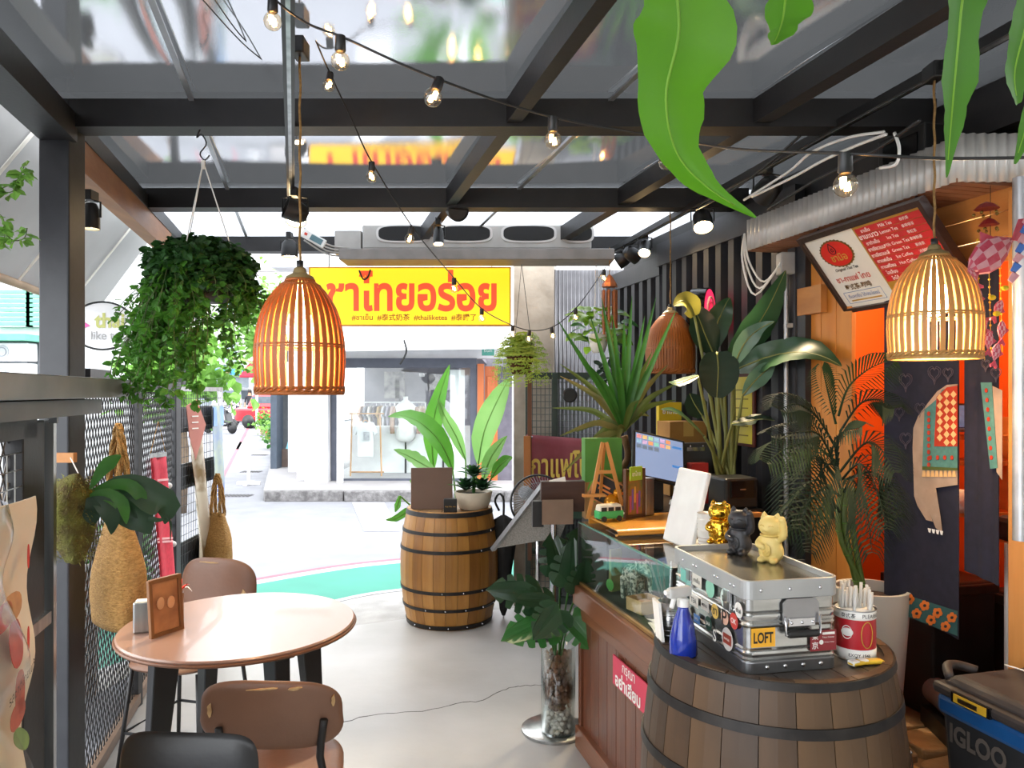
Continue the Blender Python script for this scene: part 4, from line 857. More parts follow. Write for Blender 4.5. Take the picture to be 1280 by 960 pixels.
MB().box((0, .06, .1), (.08, .05, .2)).build('neck', black_plastic, ps); MB().box((0, .04, .012), (.2, .17, .024)).build('foot', black_plastic, ps, bevel=.004)
tp = titem('white_tablet_stand', 'white tablet display seen from its edge on the glass case', 'tablet', 858, 683, 2.86, Z2, -1.3)
MB().box((0, 0, .145), (.22, .02, .29), (-.25, 0, 0)).build('panel', white_plastic, tp, bevel=.006); MB().box((0, .06, .07), (.06, .012, .15), (.5, 0, 0)).build('rear_strut', white_plastic, tp); MB().box((0, .04, .004), (.12, .13, .008)).build('foot', white_plastic, tp)
MB().lathe([(.022, 0), (.022, .006)], 18, (.05, .045, .1), R=Euler((PI/2 - .25, 0, 0)).to_matrix()).build('round_badge', mat('badge_grey', '#8a8580', '#7c7772', rough=.5), tp)
cu = titem('paper_cups', 'stack of printed white paper cups beside the white tablet', 'cups', 884, 690, 2.72, Z2)
for k in range(4): MB().lathe([(.028, .0 + .02*k), (.036, .085 + .02*k), (.038, .087 + .02*k), (.034, .086 + .02*k)], 24).build('cup', paper, cu, smooth=True)
for k in range(5): MB().lathe([(.0345 - .001*k, .07 - .012*k), (.0347 - .001*k, .072 - .012*k)], 24).build('printed_line', mat('cup_print', '#b89a90', '#a88a80', rough=.7), cu)
# ------------------------------------------------------------------ back counter along the wall with boxes and printer
bc = thing('back_counter', 'dark back counter running along the ribbed wall', 'counter', wl(WC, 4.28, 0, -.3), RZ)
MB().box((0, 0, .5), (.4, 1.38, 1.0)).build('cabinet', mat('dark_cabinet', '#241f1c', '#1c1815', rough=.5), bc, bevel=.004); MB().box((0, 0, 1.02), (.44, 1.4, .035)).build('worktop', mat('dark_worktop', '#332b26', '#28211d', rough=.35), bc, bevel=.004)
for k in range(3): MB().box((-.204, -.46 + .46*k, .5), (.012, .44, .9)).build('door', mat('cabinet_door', '#2a2421', '#221d1a', rough=.45), bc, bevel=.004)
Z4 = 1.04
def bitem(nm, label, cat, px, Y, z=Z4, rz=RZ): q = at(px, 490, Y); return thing(nm, label, cat, (q.x, q.y, z), rz)
pr_ = bitem('receipt_printer', 'black receipt printer on the back counter under the broad-leaf plant', 'printer', 916, 3.48, 1.04); MB().box((0, 0, .1), (.17, .16, .14)).build('housing', black_plastic, pr_, bevel=.012); MB().box((0, -.083, .12), (.12, .006, .08)).build('front_cover', mat('gloss_black', '#0e0e0f', '#141415', rough=.15), pr_, bevel=.003); MB().box((0, -.087, .12), (.03, .002, .006)).build('badge', chrome, pr_)
MB().box((0, 0, .015), (.19, .18, .03)).build('base', black_plastic, pr_); MB().box((-.02, -.12, .012), (.16, .05, .02)).build('wood_ledge', pine_l, pr_)
bn = bitem('grey_binder', 'dark grey ring binder standing on the back counter', 'binder', 866, 3.85); MB().box((0, 0, .15), (.19, .06, .3)).build('cover', mat('binder_grey', '#4a4c50', '#3e4044', rough=.5), bn, bevel=.003); MB().box((0, -.031, .27), (.1, .004, .02)).build('clip', chrome, bn)
for x in (-.03, .04): MB().ball((x, -.033, .285), .006, 8, 6).build('rivet', chrome, bn, smooth=True)
cb = bitem('cardboard_box', 'brown cardboard box on top of the grey binder stack', 'box', 852, 4.15); MB().box((0, 0, .2), (.22, .16, .4)).build('carton', mat('cardboard', '#a87a3e', '#966a34', rough=.85), cb, bevel=.002); MB().box((.0, -.0805, .36), (.06, .002, .08)).build('tape', mat('packing_tape', '#c8a25a', '#b8924a', rough=.3), cb)
yb = bitem('yellow_box', 'bright yellow box with pale lettering behind the cardboard box', 'box', 836, 4.4, rz=0); MB().box((0, 0, .25), (.13, .08, .5)).build('carton', mat('yellow_card', '#d9bc1e', '#cdb018', rough=.55), yb); text(yb, 'ชาไทย', white_ink, (V((0, -.041, .45)), V((1, 0, 0)), V((0, 0, 1))), width=.09, world=False, bold=.02)
rx = bitem('red_box', 'small red box beside the grey binder', 'box', 872, 3.72); MB().box((0, 0, .11), (.09, .05, .2)).build('carton', mat('red_card', '#b8322a', '#a82a24', rough=.5), rx); MB().box((0, -.026, .14), (.06, .002, .05)).build('label', white_ink, rx)
wc_ = bitem('security_camera', 'white round web camera beside the screen', 'camera', 845, 3.75, rz=.2); MB().lathe([(.035, 0), (.03, .02), (.008, .03), (.008, .16)], 18).build('stand', white_plastic, wc_, smooth=True); MB().ball((0, 0, .2), .045, 18, 12).build('head', white_plastic, wc_, smooth=True); MB().lathe([(.02, 0), (.02, .008)], 16, (-.0, -.038, .2), R=Euler((PI/2, 0, 0)).to_matrix()).build('lens', mat('gloss_black'), wc_)
as_ = bitem('acrylic_sign', 'beige price notice card beside the yucca trunk', 'sign', 810, 4.0, rz=0); MB().box((0, 0, .2), (.15, .004, .18), (-.15, 0, 0)).build('card', mat('beige_card', '#b89478', '#ab876c', rough=.5), as_, bevel=.001); MB().box((0, .01, .055), (.05, .04, .11)).build('foot', mat('beige_card', '#b89478'), as_)
for k in range(5): MB().box((.01, -.004 - .0 - (.05 - .024*k)*.15*-1*0 - .0, .26 - .024*k), (.09, .018, .004), (-.15, 0, 0)).build('text_line', mat('orange_text', '#b8502e', '#a84426', rough=.6), as_)
clutter = [('pen_mug', 'white mug of pens on the back counter', 'mug'), ('stapled_notes', 'pile of loose white notes beside the red box', 'paper')]
mg = bitem('pen_mug', 'white mug of pens beside the web camera', 'mug', 858, 3.6); MB().lathe([(.03, 0), (.034, .09), (.031, .09), (.028, .006)], 20).build('mug', white_plastic, mg, smooth=True)
for k in range(4): MB().tube([V((.01*math.cos(k*1.6), .01*math.sin(k*1.6), .01)), V((.035*math.cos(k*1.6), .03*math.sin(k*1.6), .15))], .004, 6).build('pen', [black_plastic, blue_ink, red_ink, black_plastic][k], mg)
# ------------------------------------------------------------------ aluminium case on the near barrel
CW, CLn, CH = .25, .434, .236; CR = .2
cs = thing('aluminium_case', 'ribbed aluminium travel case covered in stickers on the grey-brown barrel', 'case', (.668, 2.125, BT), CR)
def ribcase(w_, l_, z0, z1, r=.02):
    prof = []; n = 40
    for k in range(n + 1):
        v = k / n; b = 0.0
        for zc in (.18, .24, .30, .62, .68, .74, .80): b = max(b, .0045 * max(0, 1 - abs(v - zc) / .022))
        prof.append((z0 + (z1 - z0)*v, b))
    vs = []; fs = []; m_ = None
    for z, b in prof:
        ou = rr(w_ + 2*b, l_ + 2*b, r, 5); m_ = len(ou); vs += [V((x, y, z)) for x, y in ou]
    for k in range(n):
        for i in range(m_): i2 = (i+1) % m_; fs.append((k*m_+i, k*m_+i2, (k+1)*m_+i2, (k+1)*m_+i))
    fs.append(tuple(range(m_-1, -1, -1))); fs.append(tuple(n*m_+i for i in range(m_))); return MB().add(vs, fs)
alu = mat('case_aluminium', '#c9c9c6', '#aeaeab', scale=9, rough=.24, metal=.95, stretch=(1, 1, 4))
ribcase(CW, CLn, .004, CH - .045).build('body', alu, cs, smooth=True, auto=True)
MB().prism(rr(CW + .008, CLn + .008, .022, 5), .03, z0=0).build('base_band', mat('case_base', '#8d8e90', '#7c7d80', rough=.3, metal=.9), cs, bevel=.002)
lid_m = mat('lid_grey', '#b4b5b4', '#a4a5a4', scale=5, rough=.38, metal=.5)
lo_, li_ = rr(CW + .018, CLn + .018, .03, 6), rr(CW + .002, CLn + .002, .026, 6); k = len(lo_)
mb = MB(); vs = [V((x, y, CH - .048)) for x, y in lo_] + [V((x, y, CH)) for x, y in lo_] + [V((x, y, CH)) for x, y in li_] + [V((x, y, CH - .016)) for x, y in li_]
mb.add(vs, [tuple(range(k - 1, -1, -1))] + [(a*k + i, a*k + (i+1) % k, (a+1)*k + (i+1) % k, (a+1)*k + i) for a in range(3) for i in range(k)] ); mb.build('lid_rim', lid_m, cs, bevel=.002)
MB().prism(li_, .002, z0=CH - .018).build('lid_top', mat('lid_top_metal', '#a9a79f', '#96948c', scale=3, rough=.22, metal=.9), cs)
LT = CH - .016
fy = -CLn/2 - .006
for x in (-.09, -.01, .075): MB().ball((x, -CLn/2 - .0095, CH - .024), (.005, .003, .005), 8, 6).build('rivet', chrome, cs, smooth=True)
for x in (-.07, -.02, .03, .08): MB().ball((x, -CLn/2 - .005, .016), (.006, .003, .006), 8, 6).build('rivet', chrome, cs, smooth=True)
for y in (-.17, -.15, -.08, -.06, .05, .07, .14): MB().ball((-CW/2 - .0095, y, CH - .024), (.003, .005, .005), 8, 6).build('rivet', chrome, cs, smooth=True)
# handle on the near face
hx = .02
hp = MB().prism([(-.05, .0), (.05, 0), (.05, .05), (.04, .062), (-.04, .062), (-.05, .05)], .004, (V((hx, fy - .001, .125)), V((1, 0, 0)), V((0, 0, 1)))).build('handle_plate', mat('plate_dark_chrome', '#a8a8aa', '#98989a', rough=.3, metal=.95), cs)
MB().tube([V((hx - .048, fy - .012, .145)), V((hx - .048, fy - .014, .1)), V((hx + .048, fy - .014, .1)), V((hx + .048, fy - .012, .145))], .004, 8).build('handle_bail', chrome, cs, smooth=True)
MB().box((hx, fy - .014, .1), (.09, .016, .018)).build('handle_grip', black_plastic, cs, bevel=.007)
MB().box((hx, fy - .006, .128), (.075, .008, .022)).build('handle_bracket', chrome, cs, bevel=.002)
for x in (-.03, 0, .03): MB().ball((hx + x, fy - .011, .128), (.004, .003, .004), 8, 6).build('rivet', chrome, cs, smooth=True)
for y in (-.13, .1):
    MB().box((-CW/2 - .007, y, CH - .07), (.008, .035, .055)).build('latch', chrome, cs, bevel=.002); MB().box((-CW/2 - .012, y, CH - .06), (.004, .022, .03)).build('latch_flap', brushed, cs, bevel=.001)
# stickers
def stk(nm, out, m, face, a, z, lift=.0066):
    if face == 'n': f = (V((a, -CLn/2 - lift, z)), V((1, 0, 0)), V((0, 0, 1)))
    else: f = (V((-CW/2 - lift, a, z)), V((0, -1, 0)), V((0, 0, 1)))
    o = MB().prism(out, .0006, f).build(nm, m, cs); return o, f
o, f = stk('loft_sticker', rect(-.033, -.024, .033, .024), mat('sticker_yellow', '#e8a92a', '#dd9e22', rough=.4), 'n', -.083, .093)
text(cs, 'LOFT', black_ink, (f[0] + V((0, -.001, 0)), f[1], f[2]), width=.054, height=.028, bold=.03, world=False)
o, f = stk('tokyo_sticker', rect(-.037, -.026, .037, .026), mat('sticker_maroon', '#8e2b30', '#84262b', rough=.4), 'n', .085, .075)
text(cs, '東', white_ink, (f[0] + V((-.024, -.001, .012)), f[1], f[2]), width=.018, world=False, bold=.01); text(cs, '京', white_ink, (f[0] + V((-.024, -.001, -.011)), f[1], f[2]), width=.018, world=False, bold=.01)
text(cs, 'Tokyo Subway', white_ink, (f[0] + V((.013, -.001, .008)), f[1], f[2]), width=.034, world=False); text(cs, '24-hour Ticket', white_ink, (f[0] + V((.016, -.001, -.004)), f[1], f[2]), width=.028, world=False)
MB().prism(circ(.006, 14), .0006, (f[0] + V((-.006, -.0008, -.004)), f[1], f[2])).build('sticker_dot', white_ink, cs); MB().prism(rect(-.015, -.003, .02, .003), .0006, (f[0] + V((.012, -.0008, .018)), f[1], f[2])).build('sticker_bar', white_ink, cs)
ST = [('c', -.19, .155, .02, '#e9e6de', 'thai'), ('c', -.12, .165, .028, '#cfe0d8', 'tea'), ('c', -.03, .17, .026, '#8fcfb4', ''), ('r', .05, .172, .03, '#e2ded2', 'ชาเย็น'), ('r', .13, .165, .03, '#79c8b8', ''),
      ('c', -.165, .12, .021, '#c8453a', 'OK'), ('c', -.115, .115, .02, '#e2b29a', 'P'), ('c', -.06, .115, .02, '#d9b25a', 'ชา'), ('r', 0, .115, .024, '#c9c6c0', 'MENU'), ('r', .07, .11, .028, '#e8e4da', 'TEA'), ('c', .14, .11, .022, '#b8c8d8', ''),
      ('c', -.13, .062, .03, '#c4c0ba', ''), ('r', -.13, .062, .022, '#8e3a2a', 'BURGER'), ('c', -.06, .05, .014, '#2a2a2c', 'S'), ('c', -.02, .07, .02, '#20463a', 'BAR'), ('r', .05, .062, .02, '#4a86d0', 'OPEN'), ('c', .11, .06, .022, '#d8d4cc', 'like'), ('c', .165, .055, .018, '#e0a0a8', '')]
for kd, a, z, s, col, tx in ST:
    o, f = stk('round_sticker' if kd == 'c' else 'label_sticker', circ(s, 22) if kd == 'c' else rect(-s, -s*.6, s, s*.6), mat('stk' + col, col, None, rough=.4), 's', a, z, .0066 if kd == 'c' else .0074)
    if tx: text(cs, tx, white_ink if col in ('#2a2a2c', '#20463a', '#8e3a2a', '#c8453a', '#4a86d0') else black_ink, (f[0] + V((-.0008, 0, 0)), f[1], f[2]), width=s*1.3, world=False, bold=.01)
# lucky cats
def cat(label, X, Y, z, h, m, rz, m2=None):
    t = thing('lucky_cat', label, 'figurine', (X, Y, z), rz, 'lucky cats on the case'); s = h
    mb = MB(); mb.ball((0, 0, .2*s), (.24*s, .2*s, .24*s), 18, 12); mb.ball((0, 0, .36*s), (.2*s, .17*s, .2*s), 18, 12); mb.ball((0, -.03*s, .68*s), (.23*s, .2*s, .2*s), 20, 14)
    for k in (-1, 1):
        mb.lathe([(.085*s, 0), (.05*s, .09*s), (.004*s, .16*s)], 12, (k*.13*s, -.01*s, .81*s), sy=.55)
        mb.ball((k*.12*s, -.17*s, .05*s), (.08*s, .1*s, .06*s), 12, 8)
    mb.tube(crom([V((.17*s, -.02*s, .46*s)), V((.27*s, -.07*s, .52*s)), V((.29*s, -.1*s, .68*s)), V((.27*s, -.13*s, .82*s))], 8), [.075*s, .075*s, .07*s, .068*s, .066*s, .066*s, .07*s, .06*s], 10); mb.ball((.27*s, -.14*s, .84*s), (.07*s, .07*s, .07*s))
    mb.tube(crom([V((-.17*s, -.03*s, .44*s)), V((-.2*s, -.15*s, .34*s)), V((-.08*s, -.22*s, .3*s))], 8), .06*s, 10); mb.ball((-.06*s, -.22*s, .3*s), (.06*s, .05*s, .06*s)); mb.ball((0, -.215*s, .64*s), (.07*s, .04*s, .05*s))
    o = mb.build('body', m, t, smooth=True); r = o.modifiers.new('fuse', 'REMESH'); r.mode = 'VOXEL'; r.voxel_size = h*.022; r.use_smooth_shade = True; sm = o.modifiers.new('soft', 'SMOOTH'); sm.iterations = 3
    m3 = m2 or m
    for k in (-1, 1): MB().tube(crom([V((k*.05*s, -.222*s, .7*s)), V((k*.09*s, -.222*s, .72*s)), V((k*.13*s, -.2*s, .7*s))], 6), .011*s, 6).build('eye', m3, t, smooth=True)
    MB().tube([V((.18*s*math.cos(q), -.02*s + .17*s*math.sin(q), .51*s)) for q in [2*PI*i/24 for i in range(24)]], .022*s, 8, closed=True).build('collar', m3, t, smooth=True)
    mb = MB(); pad(mb, .17*s, .24*s, .03*s, p=2.4, fr=(V((-.0*s, -.215*s, .24*s)), V((1, 0, 0)), V((0, 0, 1)))); mb.build('coin', m3, t, smooth=True)
    for k in range(4): MB().ball((-.05*s + .033*s*k, -.235*s, .2*s + .03*s*(k % 2)), .012*s, 8, 6).build('coin_dot', m3, t, smooth=True)
    return t
CZ = BT + LT
for (px, py, hh, lab, m_, m2_, rz_) in ((899, 679, .15, 'gold plated lucky cat figurine on the aluminium case', mat('gold_plate', '#d9a83a', '#c08f26', rough=.16, metal=1), None, -.75),
        (925, 692, .152, 'matt black lucky cat figurine on the aluminium case', mat('matt_black_vinyl', '#2c2c30', '#242428', rough=.45), mat('black_vinyl_dark', '#1c1c1f', '#222226', rough=.4), -.75),
        (964, 702, .152, 'pale yellow lucky cat figurine on the aluminium case', mat('pale_yellow_vinyl', '#e0c77a', '#d6bc6c', rough=.45), mat('yellow_vinyl_deep', '#d2b562', '#c8aa56', rough=.45), -.75)):
    Y = (H - CZ)*F/(py - CY); cat(lab, (px - CX)/F*Y, Y, CZ, hh, m_, rz_, m2_)
# tin of straws, spray bottle, cutlery cup, sachets
q = V((.925, 2.03, BT)); tn = thing('straw_tin', 'red tea tin full of wrapped straws on the near barrel', 'tin', q, -.15)
MB().lathe([(.053, 0), (.053, .13), (.049, .13), (.049, .1), (.001, .1)], 32).build('tin', mat('tin_red', '#b3202a', '#a61a24', rough=.3), tn, smooth=True, auto=True)
for z0, z1 in ((.0, .03), (.108, .13)): MB().lathe([(.0536, z0), (.0536, z1)], 32).build('white_band', white_ink, tn, smooth=True)
for z in (0.001, .131): MB().tube([V((.0535*math.cos(i*PI/16), .0535*math.sin(i*PI/16), z)) for i in range(32)], .0018, 6, closed=True).build('rim', brushed, tn, smooth=True)
def ring_text(par, s, m, R0, z, a0, hgt, bold=.0):
    o = text(par, s, m, (V((0, 0, 0)), V((1, 0, 0)), V((0, 1, 0))), height=hgt, bold=bold, world=False)
    for v in o.data.vertices:
        a = a0 + v.co.x/R0; v.co = (R0*math.cos(a), R0*math.sin(a), z + v.co.y)
    return o
ring_text(tn, '泰式茶', black_ink, .0545, .119, -2.15, .012, .01); ring_text(tn, 'PLEASED', black_ink, .0545, .119, -1.0, .01); ring_text(tn, 'EXQY 1946', black_ink, .0545, .015, -1.6, .01, .01)
el_ = MB(); el_.tube([V((.0545*math.cos(-1.25 + .3*math.cos(i*PI/12)), .0545*math.sin(-1.25 + .3*math.cos(i*PI/12)), .07 + .034*math.sin(i*PI/12))) for i in range(24)], .0012, 5, closed=True); el_.build('gold_oval', gold_ink, tn)
mb = MB(); mb.ball((.0535*math.cos(-2.2), .0535*math.sin(-2.2), .075), (.004, .016, .011), 12, 8, R=Euler((0, 0, -2.2)).to_matrix()); mb.tube([V((.056*math.cos(-2.2 + .26*math.cos(i*PI/10) * .9), .056*math.sin(-2.2 + .26*math.cos(i*PI/10)*.9), .075 + .017*math.sin(i*PI/10))) for i in range(20)], .0012, 5, closed=True); mb.build('teapot_emblem', white_ink, tn, smooth=True)
random.seed(4); wrap = glass_mat('straw_wrap', '#f0f0f0', rough=.25, base=.25); strm = mat('white_straw', '#e9e7e2', '#dcdad6', rough=.35, transl=.2)
for k in range(34):
    a, r = random.uniform(0, 2*PI), .044*math.sqrt(random.random()); d = V((random.uniform(-.006, .006), random.uniform(-.006, .006), 0)); MB().tube([V((r*math.cos(a), r*math.sin(a), .1)), V((r*math.cos(a), r*math.sin(a), random.uniform(.17, .195))) + d], .0042, 7).build('straw', strm, tn, smooth=True)
q = V((.462, 2.03, BT)); sb = thing('spray_bottle', 'cobalt blue spray bottle on the edge of the near barrel', 'bottle', q, .5)
MB().lathe([(.034, 0), (.0385, .006), (.036, .05), (.026, .095), (.015, .125), (.014, .135)], 28).build('bottle', mat('cobalt_plastic', '#16329a', '#122a8a', rough=.15, coat=.5), sb, smooth=True)
MB().lathe([(.017, .132), (.017, .15), (.012, .155)], 18).build('collar', white_plastic, sb, smooth=True, auto=True); MB().box((-.014, 0, .172), (.075, .022, .028)).build('spray_head', mat('clear_white_plastic', '#dcdcda', '#cfcfcd', rough=.3, transl=.3), sb, bevel=.006); MB().box((-.035, 0, .148), (.01, .012, .035), (0, .35, 0)).build('trigger', white_plastic, sb, bevel=.003); MB().tube([V((-.05, 0, .176)), V((-.062, 0, .176))], .007, 10).build('nozzle', white_plastic, sb)
q = V((.452, 2.16, BT)); ct = thing('cutlery_cup', 'perforated steel cup holding clear stirrers on the near barrel', 'cup', q)
MB().lathe([(.034, 0), (.034, .11), (.032, .11), (.032, .004)], 28).build('cup', brushed, ct, smooth=True)
for k in range(6): MB().tube([V((.034*math.cos(i*PI/14), .034*math.sin(i*PI/14), .02 + .014*k)) for i in range(28)], .0012, 5, closed=True).build('band', chrome, ct)
for k in range(5): MB().tube([V((.012*math.cos(k*1.3), .012*math.sin(k*1.3), .01)), V((-.05 + .02*k, .05 - .01*k, .22))], .003, 6).build('stirrer', glass_mat('clear_plastic', '#f4f6f4', rough=.1, base=.1), ct)
q = V((.415, 2.13, BT)); tag(MB().box((0, 0, .06), (.008, .06, .12), (0, -.1, .1)).build('price_card', paper, None, loc=q), 'white card leaning against the steel cutlery cup', 'card')
for i_, (x, y, a) in enumerate(((.905, 1.955, .4), (.935, 1.96, .1))):
    sc_ = thing('sauce_sachet', ['white and yellow sachet with its end tucked beside the case', 'yellow and white sachet lying in front of the straw tin'][i_], 'sachet', (x, y, BT), a)
    mb = MB(); pad(mb, .07, .025, .012, p=6, fr=(V((0, 0, .008)), V((1, 0, 0)), V((0, 1, 0)))); mb.build('sachet', mat('sachet_yellow', '#e0b832', '#d4ac28', rough=.35), sc_, smooth=True); MB().box((-.022, 0, .0095), (.024, .022, .012)).build('white_end', white_plastic, sc_, bevel=.003)

# ------------------------------------------------------------------ stone ledge, cooler, booth contents
LZ = .33
sl_ = thing('stone_ledge', 'raised ledge of rough tan stones before the booth doorway', 'ledge', wl(1.83, 2.4), kind='structure')
MB().hexa([wl(1.86, 3.35, 0), wl(1.86, 1.2, 0), wl(1.86, 1.2, 0, 1.35), wl(1.86, 3.35, 0, 1.35), wl(1.86, 3.35, LZ - .03), wl(1.86, 1.2, LZ - .03), wl(1.86, 1.2, LZ - .03, 1.35), wl(1.86, 3.35, LZ - .03, 1.35)]).build('core', mat('ledge_mortar', '#6b5a44', '#574834', scale=8, rough=.95, bump=.5), sl_, world=True)
random.seed(8); stm = [mat('tan_stone_%d' % k, c, d, scale=7, rough=.9, bump=.6, bscale=40) for k, (c, d) in enumerate((('#8a7050', '#6e573c'), ('#9a8260', '#7d664a'), ('#77624a', '#5e4c38')))]
Y = 1.25
while Y < 3.3:
    o_ = -.0; dl = random.uniform(.16, .28)
    while o_ < 1.2:
        w_ = random.uniform(.16, .3); mb = MB(); ou = [(x*(1 + random.uniform(-.1, .06)), y*(1 + random.uniform(-.1, .06))) for x, y in superell(w_*.96, dl*.96, 5, 14)]
        mb.prism(ou, .04 + random.uniform(0, .012), (wl(1.86, Y + dl/2, LZ - .045, o_ + w_/2), EN, DN)); mb.build('stone', random.choice(stm), sl_, world=True, bevel=.008); o_ += w_
    z = 0.02
    while z < LZ - .08:
        hh = random.uniform(.09, .14); mb = MB(); ou = [(x*(1 + random.uniform(-.1, .05)), y*(1 + random.uniform(-.1, .05))) for x, y in superell(dl*.96, hh*.94, 5, 14)]
        mb.prism(ou, .03, (wl(1.86, Y + dl/2, z + hh/2, .005), -DN, V((0, 0, 1)))); mb.build('stone', random.choice(stm), sl_, world=True, bevel=.008); z += hh
    Y += dl
ck_ = thing('cool_box', 'black and blue cool box with raised lettering on the stone ledge', 'cooler', wl(1.86, 2.26, LZ), RZ)
# local: x right (depth), y towards far; front face at x = 0
cl_, cd_, chh = .6, .31, .37
mb = MB(); mb.hexa([V((.02, -cl_, 0)), V((cd_ - .02, -cl_, 0)), V((cd_ - .02, 0 - .02, 0)), V((.02, -.02, 0)), V((0, -cl_, chh)), V((cd_, -cl_, chh)), V((cd_, 0, chh)), V((0, 0, chh))]); mb.build('tub', mat('cooler_charcoal', '#1d1e20', '#26272a', rough=.55), ck_, bevel=.02)
MB().box((cd_/2, -cl_/2, chh - .03), (cd_ + .012, cl_ + .012, .06)).build('blue_band', mat('cooler_blue', '#14497e', '#103f70', rough=.4), ck_, bevel=.015)
mb = MB(); mb.box((cd_/2, -cl_/2, chh + .016), (cd_ + .03, cl_ + .03, .034)); mb.box((cd_/2, -cl_/2, chh + .047), (cd_, cl_, .03), taper=(.86, .88)); mb.build('lid', mat('cooler_lid', '#2c2625', '#332c2b', rough=.6), ck_, bevel=.012)
MB().box((-.016, -.13, chh + .014), (.01, .13, .03)).build('sticker_recess', mat('gloss_black'), ck_); MB().box((-.022, -.13, chh + .014), (.003, .11, .024)).build('yellow_sticker', mat('sticker_gold', '#c9a02e', '#bd9426', rough=.4), ck_); MB().box((-.0245, -.125, chh + .013), (.002, .065, .013)).build('barcode', brushed, ck_)
text(ck_, 'IGLOO', mat('cooler_letter', '#5a524c', '#4e4742', rough=.5), (V((.003, -.135, chh - .103)), V((0, -1, 0)), V((0, 0, 1))), width=.19, height=.058, bold=.035, world=False, lift=.004)
mb = MB(); mb.tube(crom([V((.02, -.02, chh + .045)), V((.05, .02, chh + .065)), V((.1, .03, chh + .06)), V((.14, 0, chh + .05))], 10), .014, 8); mb.build('handle', mat('cooler_lid'), ck_, smooth=True)
cz = mw(ck_) @ V((.18, -.2, chh + .063)); ph = thing('smartphone', 'white and rose smartphone charging on the cool box lid', 'phone', cz, RZ - .55)
MB().box((0, 0, .004), (.07, .145, .008)).build('body', mat('rose_phone', '#e0c8bc', '#d8beb0', rough=.3), ph, bevel=.003); MB().box((0, -.003, .0085), (.062, .108, .001)).build('screen', mat('gloss_black'), ph)
MB().tube(crom([V((0, .07, .005)), V((-.02, .13, .006)), V((-.06, .17, .006))], 12), .0022, 6).build('charging_plug', white_plastic, ph, smooth=True)
mb = MB(); cc_ = [wl(1.86, 2.75, LZ + .012, .3), wl(1.86, 2.65, LZ + .012, .12), wl(1.86, 2.5, LZ + .012, .08), wl(1.86, 2.35, LZ + .012, .1)]; mb.tube(crom(cc_, 24), .004, 6); tag(mb.build('floor_cable', white_plastic, None, world=True, loc=cc_[0], smooth=True), 'thin white cable lying on the stone ledge beside the cool box', 'cable')
# curtain panels in the doorway
def wp(px, py, off=0.0):
    c_ = WC + off*math.sqrt(1 + SL*SL); Y = F*c_/(px - 400.0); return at(px, py, Y)
navy = mat('navy_cotton', '#1d1c2e', '#161524', scale=30, rough=.9); paisley = mat('paisley_print', '#4c4450', '#433b48', rough=.9)
def curtain(label, Ya, Yb, z0a, z0b, zt):
    t = thing('door_curtain', label, 'curtain', wl(WC, (Ya + Yb)/2, min(z0a, z0b), -.03))
    fn = lambda u, v: wl(WC, Ya + (Yb - Ya)*u, (z0a + (z0b - z0a)*u)*(1 - v) + zt*v, -.03 - .003*math.sin(u*14))
    MB().solidgrid(fn, 24, 10, EN*.003).build('cloth', navy, t, world=True, smooth=True, auto=True); return t
c1_ = curtain('navy door curtain printed with an elephant in a red saddle cloth', 2.9, 2.56, .785, .76, 2.02); c2_ = curtain('narrow navy curtain panel next to the pine door post', 2.54, 2.41, 1.0, .98, 2.02)
MB().tube([wl(WC, 3.05, 2.03, -.03), wl(WC, 2.4, 2.03, -.03)], .008, 8).build('curtain_rod', brushed, c1_, world=True, smooth=True)
def appl(par, nm, pts, m, off=-.037, t=.0012):
    a = [wp(x, y, off) for x, y in pts]; b = [p - EN*t for p in a]; k = len(a)
    return MB().add(a + b, [tuple(range(k)), tuple(range(2*k - 1, k - 1, -1))] + [(i, k + i, k + (i+1) % k, (i+1) % k) for i in range(k)]).build(nm, m, par, world=True)
eleph = mat('elephant_print', '#a8917e', '#97806e', scale=20, rough=.9); teal = mat('teal_print', '#4f7f78', '#447069', scale=60, rough=.9); sadd = mat('saddle_red', '#b03418', '#a02c14', rough=.9); diam = mat('saddle_cream', '#dcb27a', '#cfa46a', rough=.9); green_p = mat('olive_print', '#4f5a22', '#454f1c', rough=.9)
appl(c1_, 'elephant_body', [(1197, 480), (1184, 481), (1172, 489), (1160, 504), (1148, 520), (1142, 535), (1141, 560), (1143, 620), (1147, 632), (1158, 650), (1166, 652), (1162, 640), (1170, 660), (1178, 666), (1176, 648), (1170, 610), (1197, 606)], eleph)
appl(c1_, 'saddle_border', [(1197, 482), (1178, 487), (1170, 500), (1156, 512), (1153, 585), (1197, 587)], teal, -.0395)
appl(c1_, 'saddle_cloth', [(1197, 482), (1184, 484), (1171, 496), (1168, 558), (1197, 558)], sadd, -.0415)
for r_ in range(7):
    for c_ in range(3):
        x, y = 1175 + c_*8.5, 493 + r_*10 + (0 if c_ else 4)
        if y < 555: appl(c1_, 'diamond', [(x, y - 4.6), (x + 3.8, y), (x, y + 4.6), (x - 3.8, y)], diam, -.0435)
for k in range(9): y = 517 + k*8; appl(c1_, 'red_dot', [(1161 + 1.9*math.cos(a*PI/4), y + 3*math.sin(a*PI/4)) for a in range(8)], sadd, -.0435)
for k in range(4): x = 1163 + k*9; appl(c1_, 'red_dot', [(x + 2*math.cos(a*PI/4), 572 + 3*math.sin(a*PI/4)) for a in range(8)], sadd, -.0435)
appl(c1_, 'olive_edge', [(1153, 583), (1197, 585), (1197, 588), (1153, 587)], green_p, -.0435)
for k in range(8): x = 1155 + k*5.4; appl(c1_, 'tassel', [(x - 1.4, 588), (x + 1.4, 588), (x + 2.2, 596), (x - 2.2, 596)], diam, -.0405)
